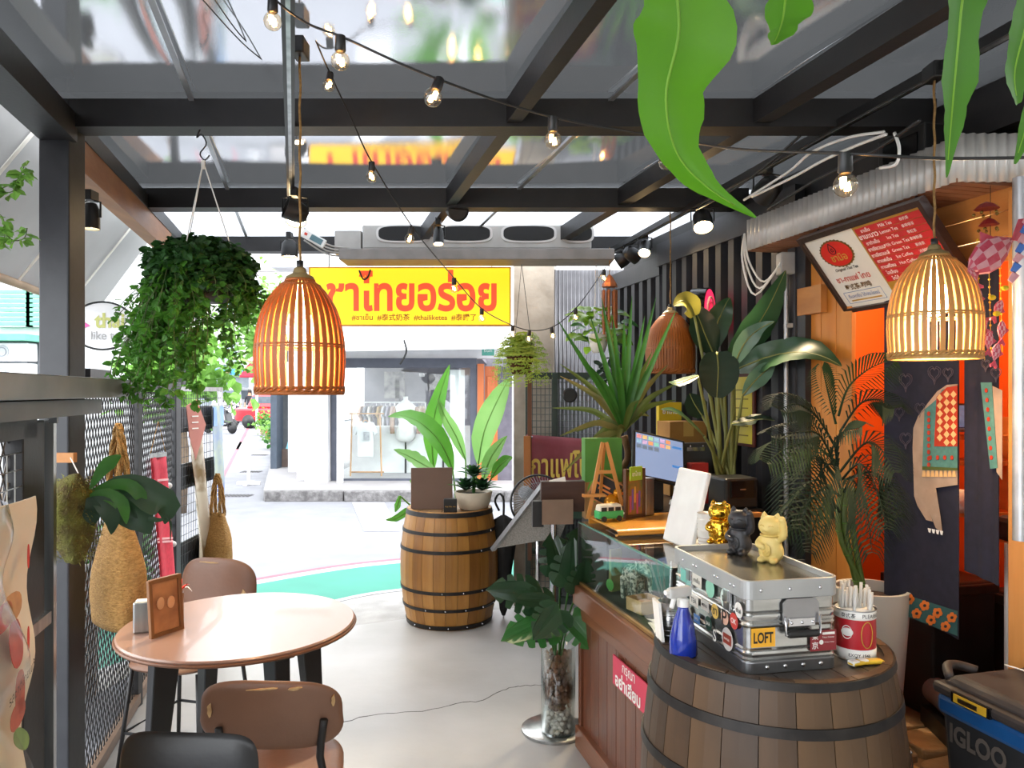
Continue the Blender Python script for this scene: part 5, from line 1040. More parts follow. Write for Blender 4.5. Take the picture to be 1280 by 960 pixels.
for k in range(4): x = 1160 + k*5; appl(c1_, 'toenail', [(x, 660 + k), (x + 4, 661 + k), (x + 3, 666 + k), (x + 1, 665 + k)], white_ink, -.0405)
appl(c1_, 'hem_band', [(1128, 742), (1197, 764), (1197, 795), (1128, 768)], mat('hem_teal', '#2f5c5c', '#284f50', rough=.9))
for k, (x, y) in enumerate(((1137, 749), (1146, 767), (1156, 757), (1164, 775), (1172, 766), (1182, 783), (1190, 772))):
    for a in range(5): q = a*2*PI/5 + k; appl(c1_, 'petal_print', [(x + 3.6*math.cos(q) + 3*math.cos(b*PI/3), y + 3.6*math.sin(q) + 3.4*math.sin(b*PI/3)) for b in range(6)], mat('petal_orange', '#d9742a', '#cc6820', rough=.9), -.0395 - .0003*a)
    appl(c1_, 'petal_centre', [(x + 2*math.cos(b*PI/3), y + 2*math.sin(b*PI/3)) for b in range(6)], black_ink, -.0425)
def paisl(par, x, y, s):
    pts = crom([V((x + s*a, y + s*b, 0)) for a, b in ((0, 1.7), (-.25, .9), (-.8, .3), (-.85, -.5), (-.3, -.85), (.0, -.5), (.3, -.85), (.85, -.5), (.8, .3), (.25, .9), (0, 1.7))], 40)
    for sc in (1.0, .72): MB().tube([wp(x + (p.x - x)*sc, y + (p.y - y)*sc, -.0375) for p in pts], .0013, 4, closed=False).build('paisley', paisley, par, world=True)
for x, y, s in ((1132, 475, 9), (1168, 466, 9), (1150, 510, 7), (1124, 515, 7), (1132, 548, 8), (1185, 466, 7)): paisl(c1_, x, y, s)
paisl(c2_, 1245, 466, 7); paisl(c2_, 1232, 455, 6)
appl(c2_, 'elephant_side', [(1240, 482), (1253, 488), (1253, 600), (1246, 590)], eleph); appl(c2_, 'saddle_border', [(1226, 478), (1240, 478), (1247, 585), (1238, 586)], teal, -.0395)
for k in range(8): y = 488 + 12*k; x = 1233 + k*.9; appl(c2_, 'red_dot', [(x + 2*math.cos(a*PI/4), y + 3*math.sin(a*PI/4)) for a in range(8)], sadd, -.0415)
# shelf inside the booth
sh_ = thing('booth_shelf', 'pine wall shelves inside the orange booth', 'shelf', wl(WC, 3.25, 1.3, .55))
for py in (546, 577, 640): p = at(1222, py, 3.22); MB().box(p, (.24, .16, .018)).build('shelf_board', pine_l, sh_, world=True)
for px in (1188, 1258): p = at(px, 600, 3.28); MB().box(p, (.015, .1, .55)).build('shelf_side', pine_l, sh_, world=True)
lp = at(1210, 540, 3.18); lt = thing('laptop', 'open laptop showing a dim picture on the booth shelf', 'laptop', lp, .1)
MB().box((0, 0, .008), (.13, .08, .012)).build('keyboard_base', mat('laptop_silver', '#6a7078', '#5c626a', rough=.35, metal=.5), lt); MB().box((0, .05, .065), (.13, .008, .11), (-.2, 0, 0)).build('lid', black_plastic, lt); MB().box((0, .045, .065), (.12, .002, .095), (-.2, 0, 0)).build('screen', mat('dim_screen', '#4a5a70', '#2c3646', scale=20, rough=.2, emit='#5a6a88', strength=.12), lt)
p = at(1222, 571, 3.18); bgm = thing('plastic_bag', 'crumpled clear plastic bag on the booth shelf', 'bag', p); mb = MB(); mb.ball((0, 0, .03), (.045, .035, .035), 14, 10); mb.v = [v + V((mnoise.noise(v*60), mnoise.noise(v*60 + V((5, 0, 0))), mnoise.noise(v*60 + V((0, 5, 0)))))*.018 for v in mb.v]; mb.build('crumple', mat('milky_plastic', '#c8b4a4', '#9a8aa0', scale=30, rough=.2), bgm); MB().box((0, -.035, .02), (.03, .003, .012)).build('blue_label', blue_ink, bgm)
p = at(1230, 632, 3.12); tn2 = thing('milk_tin', 'red and white condensed milk tin on the booth counter', 'tin', p); MB().lathe([(.045, 0), (.045, .085), (.04, .088)], 24).build('tin', mat('tin_red2', '#b0382c', '#a43026', rough=.35), tn2, smooth=True); MB().lathe([(.0456, .01), (.0456, .035)], 24).build('cream_band', white_ink, tn2); MB().box((0, -.046, .06), (.025, .003, .02)).build('label', white_ink, tn2)
p = at(1200, 640, 3.1); mgx = thing('white_mug', 'white mug on the booth counter in front of the orange wall', 'mug', p); MB().lathe([(.035, 0), (.04, .09), (.036, .09), (.03, .008)], 24).build('cup', white_plastic, mgx, smooth=True); MB().tube(crom([V((.038, 0, .075)), V((.065, 0, .07)), V((.065, 0, .03)), V((.035, 0, .02))], 10), .006, 8).build('handle', white_plastic, mgx, smooth=True)
p = wl(WC, 2.52, LZ, .32); jg = thing('white_jug_pair', 'pair of white plastic water jugs joined by a black lid inside the booth', 'jug', p)
for k, (x, y) in enumerate(((0, 0), (.1, .06))): MB().lathe([(.06, 0), (.075, .03), (.078, .3), (.06, .45), (.03, .5)], 24, (x, y, .25)).build('jug', white_plastic, jg, smooth=True)
MB().box((-.02, .02, .79), (.26, .12, .09)).build('black_top', black_plastic, jg, bevel=.02); MB().box((.05, .03, .13), (.3, .2, .26)).build('stand', black_plastic, jg); MB().tube([V((-.15, -.02, .0)), V((-.15, -.02, .75))], .025, 12).build('white_pipe', white_plastic, jg)
q = wl(WC, 2.74, LZ, .12); rl = thing('plastic_roll', 'roll of clear plastic wrap lying in the booth doorway', 'roll', q, RZ + 1.2); MB().tube([V((-.13, 0, .12)), V((.13, 0, .12))], .05, 20).build('roll', mat('wrap_roll', '#8d8078', '#7a6e66', rough=.2, transl=.2), rl, smooth=True, auto=True); MB().box((0, 0, .035), (.24, .12, .07)).build('carton', black_plastic, rl)
for i_, (Y_, o_, w_, h_) in enumerate(((2.98, .3, .3, .52), (2.86, .72, .34, .45), (2.5, .78, .3, .36))):
    bx_ = thing('black_crate', ['tall black storage crate behind the elephant curtain', 'wide black storage crate under the booth counter', 'low black storage crate behind the white jugs'][i_], 'crate', wl(WC, Y_, LZ + .008, o_), RZ); MB().box((0, 0, h_/2), (w_, .26, h_)).build('tub', black_plastic, bx_, bevel=.01); MB().box((0, 0, h_ - .03), (w_ + .02, .28, .04)).build('rim', black_plastic, bx_, bevel=.005)
# lamp of the booth: a bare bulb under its ceiling
bl_ = thing('booth_lamp', 'bare warm bulb hanging under the booth ceiling', 'lamp', wl(WC, 2.95, 2.05, .45)); MB().lathe([(.001, 0), (.02, .008), (.028, .03), (.014, .06), (.012, .08)], 18).build('bulb', mat('warm_bulb_bright', '#ffd9a0', '#ffd9a0', emit='#ffb060', strength=30), bl_, smooth=True); MB().tube([V((0, 0, .08)), V((0, 0, .23))], .006, 8).build('cord', black_plastic, bl_)
li = bpy.data.lights.new('booth_bulb_light', 'POINT'); li.energy = 2.2; li.color = (1, .62, .3); li.shadow_soft_size = .04; lo = bpy.data.objects.new('booth_bulb_light', li); C.objects.link(lo); lo.parent = bl_; lo.location = (0, 0, -.06)

# ------------------------------------------------------------------ menu board
A = V((1.184, 3.05, 2.207)); B_ = V((1.323, 2.463, 2.208)); Cc = V((1.384, 3.097, 1.946)); ex = (B_ - A).normalized(); ey = (Cc - A); ey = (ey - ex*ey.dot(ex)); MH = ey.length; ey.normalize(); MW = .62; nrm = ex.cross(-ey).normalized()
mn = thing('menu_board', 'slanted framed tea menu board hanging under the corrugated canopy', 'sign', A)
mp_ = lambda x, y, o=0.0: A + ex*x + ey*y + nrm*o
def mrect(nm, x0, y0, x1, y1, m, o, t=.0015): return MB().add([mp_(x0, y1, o), mp_(x1, y1, o), mp_(x1, y0, o), mp_(x0, y0, o), mp_(x0, y1, o - t), mp_(x1, y1, o - t), mp_(x1, y0, o - t), mp_(x0, y0, o - t)], [(0, 1, 2, 3), (7, 6, 5, 4), (0, 4, 5, 1), (1, 5, 6, 2), (2, 6, 7, 3), (3, 7, 4, 0)]).build(nm, m, mn, world=True)
mrect('panel', 0, 0, MW, MH, mat('menu_white', '#e4dfd4', '#dcd6ca', rough=.45), .0, .015)
for (x0, y0, x1, y1) in ((-.02, -.022, MW + .02, 0), (-.02, MH, MW + .02, MH + .018), (-.02, 0, 0, MH), (MW, 0, MW + .02, MH)): mrect('frame_bar', x0, y0, x1, y1, wood('menu_frame', '#3a2018', '#2c1812', 'x', rough=.3), .012, .03)
mrect('gold_field', .285, .0, MW, MH, mat('menu_gold', '#b48a32', '#a67c28', rough=.4), .002)
ru = mat('menu_red', '#c22a2c', '#b82426', rough=.4); items = [('ชาเย็น', 'Milk Tea', '泰奶茶'), ('ชามะนาว', 'Lemon Tea', '泰檸檬茶'), ('ชาดำเย็น', 'Ice Tea', '泰紅茶'), ('ชาเขียวนม', 'Milk Green Tea', '泰綠奶茶'), ('ชาเขียวมะลิ', 'Green Tea', '泰綠茶'), ('กาแฟเย็น', 'Ice Coffee', '冰咖啡'), ('กาแฟร้อน', 'Hot Coffee', '熱咖啡'), ('โอเลี้ยง', "O'liang", '黑咖啡'), ('โกโก้', 'Cocoa', '可可')]
for k, (a, b, c_) in enumerate(items):
    y0 = .012 + k*.0265; mrect('red_row', .295, y0, MW - .01, y0 + .0245, ru, .004)
    f = lambda x: (mp_(x, y0 + .012, .0045), ex, -ey)
    text(mn, a, white_ink, f(.345), height=.017, bold=.012); text(mn, b, white_ink, f(.445), height=.013); text(mn, c_, white_ink, f(.535), height=.013)
text(mn, 'ทุกเมนู 50 บาท', mat('cyan_print', '#9ad0d8', '#8ac4cc', rough=.5), (mp_(.42, MH - .05, .003), ex, -ey), height=.02, bold=.01)
lg_ = MB(); ou = []
for i in range(56): q = 2*PI*i/56; r = 1 + .06*(i % 2); ou.append((.088*r*math.cos(q), .06*r*math.sin(q)))
lg_.prism(ou, .001, (mp_(.135, .085, .001), ex, -ey)); lg_.build('leafy_wreath', mat('wreath_gold', '#7a5a22', '#5c4318', scale=80, rough=.5), mn, world=True)
lg_ = MB(); lg_.prism(superell(.164, .11, 2, 40), .001, (mp_(.135, .085, .0025), ex, -ey)); lg_.build('logo_oval', mat('logo_red', '#d8261c', '#cc2016', rough=.4), mn, world=True)
text(mn, 'ชามือ', gold_ink, (mp_(.138, .1, .004), ex, -ey), width=.09, bold=.012); lg_ = MB(); dr = crom([mp_(.125 + x, .062 + y, .0045) for x, y in ((0, -.026), (.017, 0), (.012, .018), (0, .022), (-.012, .018), (-.017, 0), (0, -.026))], 24); lg_.tube(dr, .0015, 5); lg_.tube([mp_(.125 + .006*math.cos(i), .066 + .009*math.sin(i), .0045) for i in range(7)], .0015, 5); lg_.build('drop_emblem', black_ink, mn, world=True)
text(mn, 'Original Thai Tea', black_ink, (mp_(.135, .158, .001), ex, -ey), width=.13, shear=.3, bold=.01); text(mn, 'ชา-กาแฟ ไทย', red_ink, (mp_(.135, .198, .001), ex, -ey), width=.19, bold=.01); text(mn, '泰式茶-咖啡', mat('dark_gold_print', '#6e4e1e', '#5c4018', rough=.5), (mp_(.135, .24, .001), ex, -ey), width=.15, bold=.02); text(mn, 'ดื่มสดชื่น ได้ประโยชน์', blue_ink, (mp_(.135, .281, .001), ex, -ey), width=.175)
lg_ = MB(); lg_.tube([mp_(x, y, .001) for x, y in ((.03, .262), (.24, .262), (.24, .314), (.03, .314))], .0008, 4, closed=True); lg_.build('blue_border', blue_ink, mn, world=True); mrect('gold_underline', .05, .3, .22, .306, gold_ink, .001)
for x in (.05, MW - .05): MB().tube([mp_(x, .0, -.01), mp_(x, .0, -.01) + V((.03, 0, .05))], .004, 6).build('hanger', black_steel, mn, world=True)
# ------------------------------------------------------------------ rattan pendant lamps
rat = [mat('rattan_orange', '#b5682a', '#94501c', scale=20, rough=.45, stretch=(1, 1, .2), transl=.15), mat('rattan_honey', '#c49a5a', '#a87c40', scale=20, rough=.45, stretch=(1, 1, .2), transl=.15)]
warm = mat('warm_filament_glass', '#ffe2b0', '#ffe2b0', rough=.3, emit='#ffbf70', strength=14)
warm_w = mat('warm_white_bulb', '#fff2d8', '#fff2d8', rough=.3, emit='#ffdca0', strength=9)
def pendant(label, bottom, D, hgt, top_z, nr, m, bulb_m, power, dense=False):
    t = thing('rattan_pendant', label, 'pendant lamp', bottom); R_ = D/2
    pr = [(.22, 1.0), (.42, .95), (.66, .84), (.85, .70), (.96, .52), (1.0, .35), (.99, .18), (.955, .0)]
    pts = crom([V((R_*r, 0, hgt*z)) for r, z in pr], 14); wd = 2*PI*R_/nr*(.62 if not dense else .8)
    mb = MB(); k = len(pts); vs = []; fs = []
    for i, p in enumerate(pts):
        tq = (pts[min(i+1, k-1)] - pts[max(i-1, 0)]).normalized(); n_ = V((tq.z, 0, -tq.x)); w_ = min(wd, 2*PI*p.x/nr*.86)
        for a, b in ((-.5, 0), (.5, 0), (.5, 1), (-.5, 1)): vs.append(p + V((0, a*w_, 0)) + n_*(.0035*(b - .5)) * (-1))
    for i in range(k - 1):
        for j in range(4): j2 = (j+1) % 4; fs.append((i*4+j, i*4+j2, (i+1)*4+j2, (i+1)*4+j))
    fs += [(3, 2, 1, 0), tuple((k-1)*4 + j for j in range(4))]; mb.add(vs, fs); r0 = mb.build('rib', m, t)
    for i in range(1, nr): c = share(r0, t); c.rotation_euler = (0, 0, 2*PI*i/nr)
    for r, z, th in ((.985, .42, .0035), (.99, .40, .0025), (.955, .004, .006), (.965, .05, .004), (.44, .94, .004), (.3, .985, .006)):
        MB().tube([V((R_*r*math.cos(q*PI/24), R_*r*math.sin(q*PI/24), hgt*z)) for q in range(48)], th, 6, closed=True).build('ring', m, t, smooth=True)
    wv = MB(); nn_ = nr
    for i in range(nn_): a, b = 2*PI*i/nn_, 2*PI*(i + 1.4)/nn_; wv.tube([V((R_*.975*math.cos(a), R_*.975*math.sin(a), .002)), V((R_*.985*math.cos((a+b)/2), R_*.985*math.sin((a+b)/2), hgt*.03)), V((R_*.98*math.cos(b), R_*.98*math.sin(b), hgt*.06))], .0032, 5)
    wv.build('woven_edge', m, t, smooth=True)
    MB().lathe([(R_*.32, hgt*.97), (R_*.34, hgt*.985), (R_*.3, hgt*1.02), (R_*.16, hgt*1.05), (R_*.13, hgt*1.09), (R_*.06, hgt*1.11)], 24).build('cap', mat('brass_cap', '#a89468', '#8e7a50', rough=.4, metal=.4), t, smooth=True, auto=True)
    MB().tube([V((0, 0, hgt*1.08)), V((0, 0, hgt*1.16))], .01, 12).build('socket', black_plastic, t, smooth=True)
    cz = top_z - bottom[2]; cp_ = [V((.0015*math.cos(i), .0015*math.sin(i), hgt*1.14 + (cz - hgt*1.14)*i/30)) for i in range(31)]
    MB().tube(cp_, .0035, 6).build('cord', mat('tan_twisted_cord', '#a07c48', '#7c5c30', scale=80, rough=.8), t, smooth=True)
    MB().box((0, 0, cz + .02), (.04, .07, .05)).build('track_adapter', black_plastic, t, bevel=.004)
    MB().lathe([(.001, hgt*.4), (.03, hgt*.43), (.04, hgt*.55), (.032, hgt*.68), (.016, hgt*.78), (.014, hgt*.95)], 20).build('bulb', bulb_m, t, smooth=True)
    li = bpy.data.lights.new('pendant_light', 'POINT'); li.energy = power; li.color = (1, .72, .42); li.shadow_soft_size = .045; lo = bpy.data.objects.new('pendant_light', li); C.objects.link(lo); lo.parent = t; lo.location = (0, 0, hgt*.3)
    return t
p = at(375, 492, 2.2); pendant('orange rattan pendant lamp hanging over the round table', p, .257, .335, 2.585, 34, rat[0], warm, 1.6)
p = at(838, 466, 4.0); pendant('finely woven orange rattan pendant lamp beside the tall yucca', p, .26, .315, 2.575, 54, rat[0], mat('unlit_bulb', '#e8dcc0', '#e8dcc0', rough=.2), .0, True)
p = at(1168, 448, 2.26); pendant('honey rattan pendant lamp with lit bulb before the menu board', p, .257, .31, 2.54, 36, rat[1], warm_w, 3.0)
# light tracks and spotlights
def track(label, a, b):
    t = thing('light_track', label, 'light track', (V(a) + V(b))/2); MB().bar(a, b, .034, .03).build('rail', black_plastic, t, world=True); MB().bar(V(a) - V((0, 0, .016)), V(b) - V((0, 0, .016)), .012, .004).build('groove', brushed, t, world=True); return t
track('black light track over the round table', V((-.45, 1.5, 2.6 - .03)), V((-1.16, 3.95, 2.53)))
track('black light track over the tea counter', V((1.27 + .18, 1.5, 2.575)), V((.63, 5.1, 2.53)))
lens_on = mat('lit_spot_lens', '#fff0d0', '#fff0d0', emit='#ffd9a0', strength=16); lens_off = mat('spot_lens_off', '#3a3a3c', '#2c2c2e', rough=.2)
def spot(label, p, aim, on, r=.045, power=0.0, grp='track spotlights'):
    t = thing('track_spotlight', label, 'spotlight', p, 0, grp); d = (V(aim) - V(p)).normalized(); q = d.to_track_quat('-Z', 'Y'); R = q.to_matrix()
    MB().box((0, 0, .085), (.03, .06, .04)).build('adapter', black_plastic, t, bevel=.003)
    for s in (-1, 1): MB().tube([V((0, 0, .07)), V((s*r*1.15, 0, .06)), V((s*r*1.15, 0, 0))], .004, 6).build('yoke', black_plastic, t)
    mb = MB(); mb.lathe([(.001, .06), (r*.6, .055), (r*.9, .035), (r, 0), (r*1.02, -.045), (r*.93, -.045), (r*.9, -.03)], 24); mb.xf(q.to_matrix().to_4x4()); mb.build('housing', black_plastic, t, smooth=True, auto=True)
    mb = MB(); mb.lathe([(.001, -.033), (r*.92, -.034)], 24); mb.xf(q.to_matrix().to_4x4()); mb.build('lens', lens_on if on else lens_off, t)
    if power:
        li = bpy.data.lights.new('spot_light', 'SPOT'); li.energy = power; li.color = (1, .78, .5); li.spot_size = 1.0; li.spot_blend = .7; li.shadow_soft_size = .04
        lo = bpy.data.objects.new('spot_light', li); C.objects.link(lo); lo.parent = t; lo.location = d*.06; lo.rotation_mode = 'QUATERNION'; lo.rotation_quaternion = q
    return t
trk = lambda Y: V((1.27 - .225*(Y - 2.3) + .02, Y, 2.46))
spot('black spotlight turned away near the corrugated canopy', trk(3.2) , trk(3.2) + V((-.3, .8, -.5)), False, .052)
spot('lit spotlight glowing over the counter between the canopy and the rattan lamp', trk(3.78) , at(925, 640, 3.0), True, .05, 26)
spot('small lit spotlight at the far part of the counter track', trk(4.5) , at(770, 640, 3.4), True, .036, 14)
spot('pair-mounted black spotlight at the street end of the counter track', trk(4.85), trk(4.85) + V((-.6, .2, -.4)), False, .05)
spot('lower black spotlight hanging beside the wind chime', trk(4.7), trk(4.7) + V((.6, .3, -.3)), False, .045)
lt_ = lambda Y: V((-.45 - .2898*(Y - 1.5), Y, 2.43))
spot('tilted black spotlight on the track above the rattan lamp', lt_(3.45) + V((.02, 0, 0)), lt_(3.45) + V((-.5, -.3, .2)), False, .05)
spot('bright lit spotlight beneath the second beam over the table', at(371, 268, 3.75), at(300, 778, 2.77), True, .05, 22)
spot('lit spotlight facing down at the street end by the remote control', at(362, 312, 4.6), at(362, 500, 4.6), True, .05, 8)
spot('black spotlight under the middle of the second beam', at(570, 262, 3.95), at(640, 300, 3.3), False, .055)
spot('small lit spotlight below the middle of the second beam', at(548, 296, 4.2), at(548, 500, 4.0), True, .03, 4)
spot('small lit spotlight on the corner post above the wire fence', at(114, 272, 2.95), at(114, 500, 2.95), True, .032, 5)
# ------------------------------------------------------------------ festoon string lights
def festoon(label, pts, bulbs, lit=True, br=.02):
    t = thing('string_lights', label, 'string lights', pts[0]); cv = crom(pts, 90); MB().tube(cv, .0028, 6).build('cable', black_plastic, t, world=True, smooth=True)
    proto = None
    for b in bulbs:
        b = V(b); s = min(cv, key=lambda q: (q - b).length); d = b - s
        if d.length > .11: d = d.normalized()*.11
        if d.length < .05: d = V((0, 0, -.055))
        if proto is None:
            so = MB().lathe([(.011, 0), (.012, -.03), (.009, -.034)], 12).build('socket', black_plastic, t, smooth=True, auto=True); gb2 = MB().ball((0, 0, -.034 - br*.95), br, 14, 10).build('bulb', clear_bulb, so, smooth=True); fi = MB().tube([V((-.004, 0, -.04)), V((-.003, 0, -.055)), V((.003, 0, -.05)), V((.004, 0, -.062))], .0055, 6).build('filament', warm, so); proto = so
        else:
            so = share(proto, t); 
            for ch in list(proto.children): share(ch, so)
        so.parent = t; so.location = s - V(t.location); so.rotation_mode = 'QUATERNION'; so.rotation_quaternion = d.normalized().to_track_quat('-Z', 'Y')
    return t
A_ = [at(300, -40, 1.7), at(372, 22, 1.65), at(432, 48, 1.6), at(545, 98, 1.62), at(685, 145, 1.72), at(820, 170, 1.8), at(920, 186, 1.6), at(1060, 192, 1.25), at(1180, 198, 1.2), at(1330, 196, 1.2)]
festoon('black festoon cable with clear globe bulbs crossing before the first beam', A_, [at(337, 8, 1.68), at(420, 66, 1.6), at(541, 122, 1.6), at(683, 168, 1.72), at(833, 205, 1.8), at(1047, 220, 1.25)])
B2 = [at(366, -20, 2.0), at(405, 75, 2.35), at(440, 150, 2.55), at(466, 205, 2.7), at(520, 290, 3.1), at(568, 348, 3.7), at(600, 384, 4.1), at(632, 403, 4.4), at(663, 413, 4.5), at(692, 408, 4.5), at(720, 385, 4.5), at(745, 352, 4.6), at(757, 334, 4.7)]
festoon('black festoon cable of globe bulbs swooping down to the wind chime', B2, [at(411, 106, 2.38), at(463, 216, 2.7), at(512, 298, 3.05), at(568, 356, 3.7), at(600, 395, 4.1), at(636, 415, 4.45), at(661, 424, 4.5), at(691, 420, 4.5), at(724, 390, 4.5), at(757, 345, 4.7)])
for i_, (a, b) in enumerate((((245, -10, 1.9), (352, 92, 2.6)), ((262, -10, 1.9), (330, 70, 2.5)))):
    P_, Q_ = at(*a), at(*b); tag(MB().tube(crom([P_, (P_ + Q_)/2 - V((0, 0, .02)), Q_], 16), .002, 5).build('roof_wire', black_plastic, None, world=True, loc=P_, smooth=True), ['thin black wire stretched under the roof to the light track', 'second thin black wire ending short of the light track'][i_], 'wire')
# ------------------------------------------------------------------ air curtain unit with oval outlets
ac = thing('air_curtain', 'grey air curtain unit with four oval black outlets under the third beam', 'air curtain', at(590, 320, 4.85))
aw_, ah_ = 1.45, .155; a0 = at(597, 300, 4.85); grm = mat('air_curtain_grey', '#b2afaa', '#a09d98', scale=8, rough=.4, metal=.2)
MB().box(a0, (aw_, .2, ah_)).build('housing', grm, ac, world=True, bevel=.012); MB().box(a0 + V((.0, -.01, -.115)), (aw_ + .28, .26, .07)).build('drip_tray', mat('air_curtain_dark', '#8a8580', '#787470', rough=.5), ac, world=True, bevel=.006)
MB().box(a0 + V((-.82, 0, -.03)), (.17, .16, .15)).build('motor_box', grm, ac, world=True, bevel=.006)
for px in (505, 581, 661, 722):
    c = at(px, 292, 4.745); w_ = .35 if px != 722 else .21; MB().prism(superell(w_, .115, 3.4, 40), .012, (V((c.x, 4.752, c.z)), V((1, 0, 0)), V((0, 0, 1)))).build('outlet_rim', mat('outlet_rim_grey', '#cfccc8', '#c0bdb9', rough=.35, metal=.3), ac, world=True)
    MB().prism(superell(w_ - .03, .092, 3.4, 40), .004, (V((c.x, 4.739, c.z)), V((1, 0, 0)), V((0, 0, 1)))).build('outlet', mat('outlet_black', '#080808', '#0c0c0c', rough=.7), ac, world=True)
for x in (-.6, .6): MB().bar(a0 + V((x, 0, .07)), a0 + V((x, .1, .2)), .03, .01).build('strap', galv, ac, world=True)
rc = thing('remote_control', 'white air conditioner remote on a cable strap by the air curtain', 'remote', at(392, 298, 4.7)); MB().box((0, 0, 0), (.16, .02, .055), (0, .5, 0)).build('body', white_plastic, rc, bevel=.004); MB().box((.02, -.012, -.01), (.08, .003, .035), (0, .5, 0)).build('button_field', mat('remote_teal', '#5f7f86', '#52727a', rough=.5), rc); MB().box((-.045, -.012, .026), (.018, .004, .016), (0, .5, 0)).build('red_button', red_ink, rc)
mb = MB()
for k in range(4): mb.tube(crom([at(380, 285 + 5*k, 4.75), at(410, 306 + 4*k, 4.75), at(440, 310 + 3*k, 4.78), at(450, 312, 4.8)], 14), .006, 6)
tag(mb.build('cable_bundle', mat('grey_cable', '#b0aca6', '#9a968f', rough=.5), None, world=True, loc=at(415, 310, 4.75), smooth=True), 'bundle of grey cables running into the air curtain motor', 'cable')
# ------------------------------------------------------------------ yellow hanging sign
YS = 5.08; ys = thing('yellow_sign', 'yellow lightbox sign with red Thai lettering below the air curtain', 'sign', at(513, 372, YS))
cpt = at(513, 371, YS); sw, sh2 = 248/F*YS, 70/F*YS
MB().box(cpt, (sw, .05, sh2)).build('sign_face', mat('sign_yellow', '#f2c21a', '#eeb912', scale=1.2, rough=.45, emit='#f2c21a', strength=.2), ys, world=True)
MB().box(cpt + V((0, .004, 0)), (sw + .02, .05, sh2 + .02)).build('sign_frame', mat('sign_edge_orange', '#d9971a', '#c98812', rough=.4), ys, world=True)
ft = lambda px, py: (V((at(px, py, YS).x, YS - .026, at(px, py, YS).z)), V((1, 0, 0)), V((0, 0, 1)))
orr = mat('sign_red_orange', '#d8492a', '#cf4124', rough=.5, emit='#e0502c', strength=.14); text(ys, 'ชาไทยอร่อย', orr, ft(515, 364), width=212/F*YS, height=52/F*YS, bold=.03)
text(ys, '#ชาเย็น  #泰式奶茶  #thailiketea  #泰讚了', mat('sign_brown', '#9a4a1c', '#8e4218', rough=.5), ft(518, 397), width=155/F*YS, bold=.014)
for x in (-.55, .55): MB().tube([cpt + V((x, 0, sh2/2)), cpt + V((x, 0, .38))], .004, 6).build('hanger', black_steel, ys, world=True)
MB().tube(crom([at(449, 338, YS - .06), at(454, 349, YS - .06), at(460, 346, YS - .06), at(463, 337, YS - .06)], 10), .006, 6).build('cable_tail', black_plastic, ys, world=True, smooth=True)
# round shop sign outside the fence
rs = thing('round_sign', 'white oval shop sign reading thai like tea outside the fence', 'sign', at(133, 408, 4.3)); c = at(133, 408, 4.3)
MB().prism(superell(.36, .27, 2, 40), .04, (c, V((1, 0, 0)), V((0, 0, 1)))).build('panel', white_paint, rs, world=True); MB().tube([c + V((.18*math.cos(i*PI/20), -.04, .135*math.sin(i*PI/20))) for i in range(40)], .006, 6, closed=True).build('rim', black_plastic, rs, world=True)
text(rs, 'thai', mat('sign_olive', '#b8bb6a', '#adb05e', rough=.5), (c + V((.04, -.042, .03)), V((1, 0, 0)), V((0, 0, 1))), width=.17, bold=.03); text(rs, 'like tea', mat('sign_grey_text', '#9a9a98', '#8e8e8c', rough=.5), (c + V((.03, -.042, -.055)), V((1, 0, 0)), V((0, 0, 1))), width=.19, bold=.01); MB().prism([(-.03, 0), (0, .02), (.03, 0), (0, -.012)], .002, (c + V((-.1, -.042, .0)), V((1, 0, 0)), V((0, 0, 1)))).build('pink_leaf', mat('pink_print', '#d84a9a', '#cc4290', rough=.5), rs, world=True)
for z in (.04, -.05): MB().box(c + V((-.17, -.02, z + .05)), (.06, .03, .02)).build('bracket', black_plastic, rs, world=True)
# round red lightbox on the wall
rl_ = thing('round_lightbox', 'round black lightbox with a red logo face on the ribbed wall', 'sign', at(886, 388, 3.95)); c = at(887, 388, 3.95); n_ = V((.87, -.49, 0)).normalized(); Rr = n_.to_track_quat('Z', 'Y').to_matrix(); up_ = V((0, 0, 1)); rt_ = up_.cross(n_)
MB().lathe([(.118, -.085), (.12, -.08), (.12, 0), (.112, .002)], 40, c, R=Rr).build('drum', mat('gloss_black'), rl_, world=True, smooth=True, auto=True); MB().lathe([(.001, .004), (.112, .003)], 40, c, R=Rr).build('face', mat('lightbox_red', '#d8244a', '#cf1e44', rough=.3, emit='#d8244a', strength=.35), rl_, world=True)
MB().tube([c + rt_*.062*math.cos(i*PI/16) + up_*.07*math.sin(i*PI/16) + n_*.006 for i in range(32)], .006, 6, closed=True).build('white_ring', white_ink, rl_, world=True, smooth=True); text(rl_, 'ชา', white_ink, (c + n_*.006 + up_*.02, rt_, up_), width=.08, bold=.02); text(rl_, 'TEA', white_ink, (c + n_*.006 - up_*.025, rt_, up_), width=.07, bold=.02); MB().bar(c - n_*.08, c - n_*.08 + EN*.18, .03, .03).build('arm', black_plastic, rl_, world=True)
# yellow certificate on the wall
yf = thing('wall_certificate', 'yellow certificate in a dark red frame on the ribbed wall', 'picture frame', wl(WC, 3.78, 1.32, -.09)); c = wl(WC, 3.78, 1.51, -.085)
MB().box(c, (.014, .22, .36), (0, 0, RZ)).build('frame', wood('cert_frame', '#5c2018', '#481812', 'z'), yf, world=True, bevel=.003); MB().box(c - EN*.008, (.004, .19, .33), (0, 0, RZ)).build('certificate', mat('yellow_certificate', '#d6c84a', '#c8ba40', rough=.4), yf, world=True)
for k in range(6): MB().box(c - EN*.0105 + V((0, 0, .1 - .045*k)), (.001, .13, .006), (0, 0, RZ)).build('text_line', mat('cert_ink', '#8a7a28', '#7c6c20', rough=.6), yf, world=True)
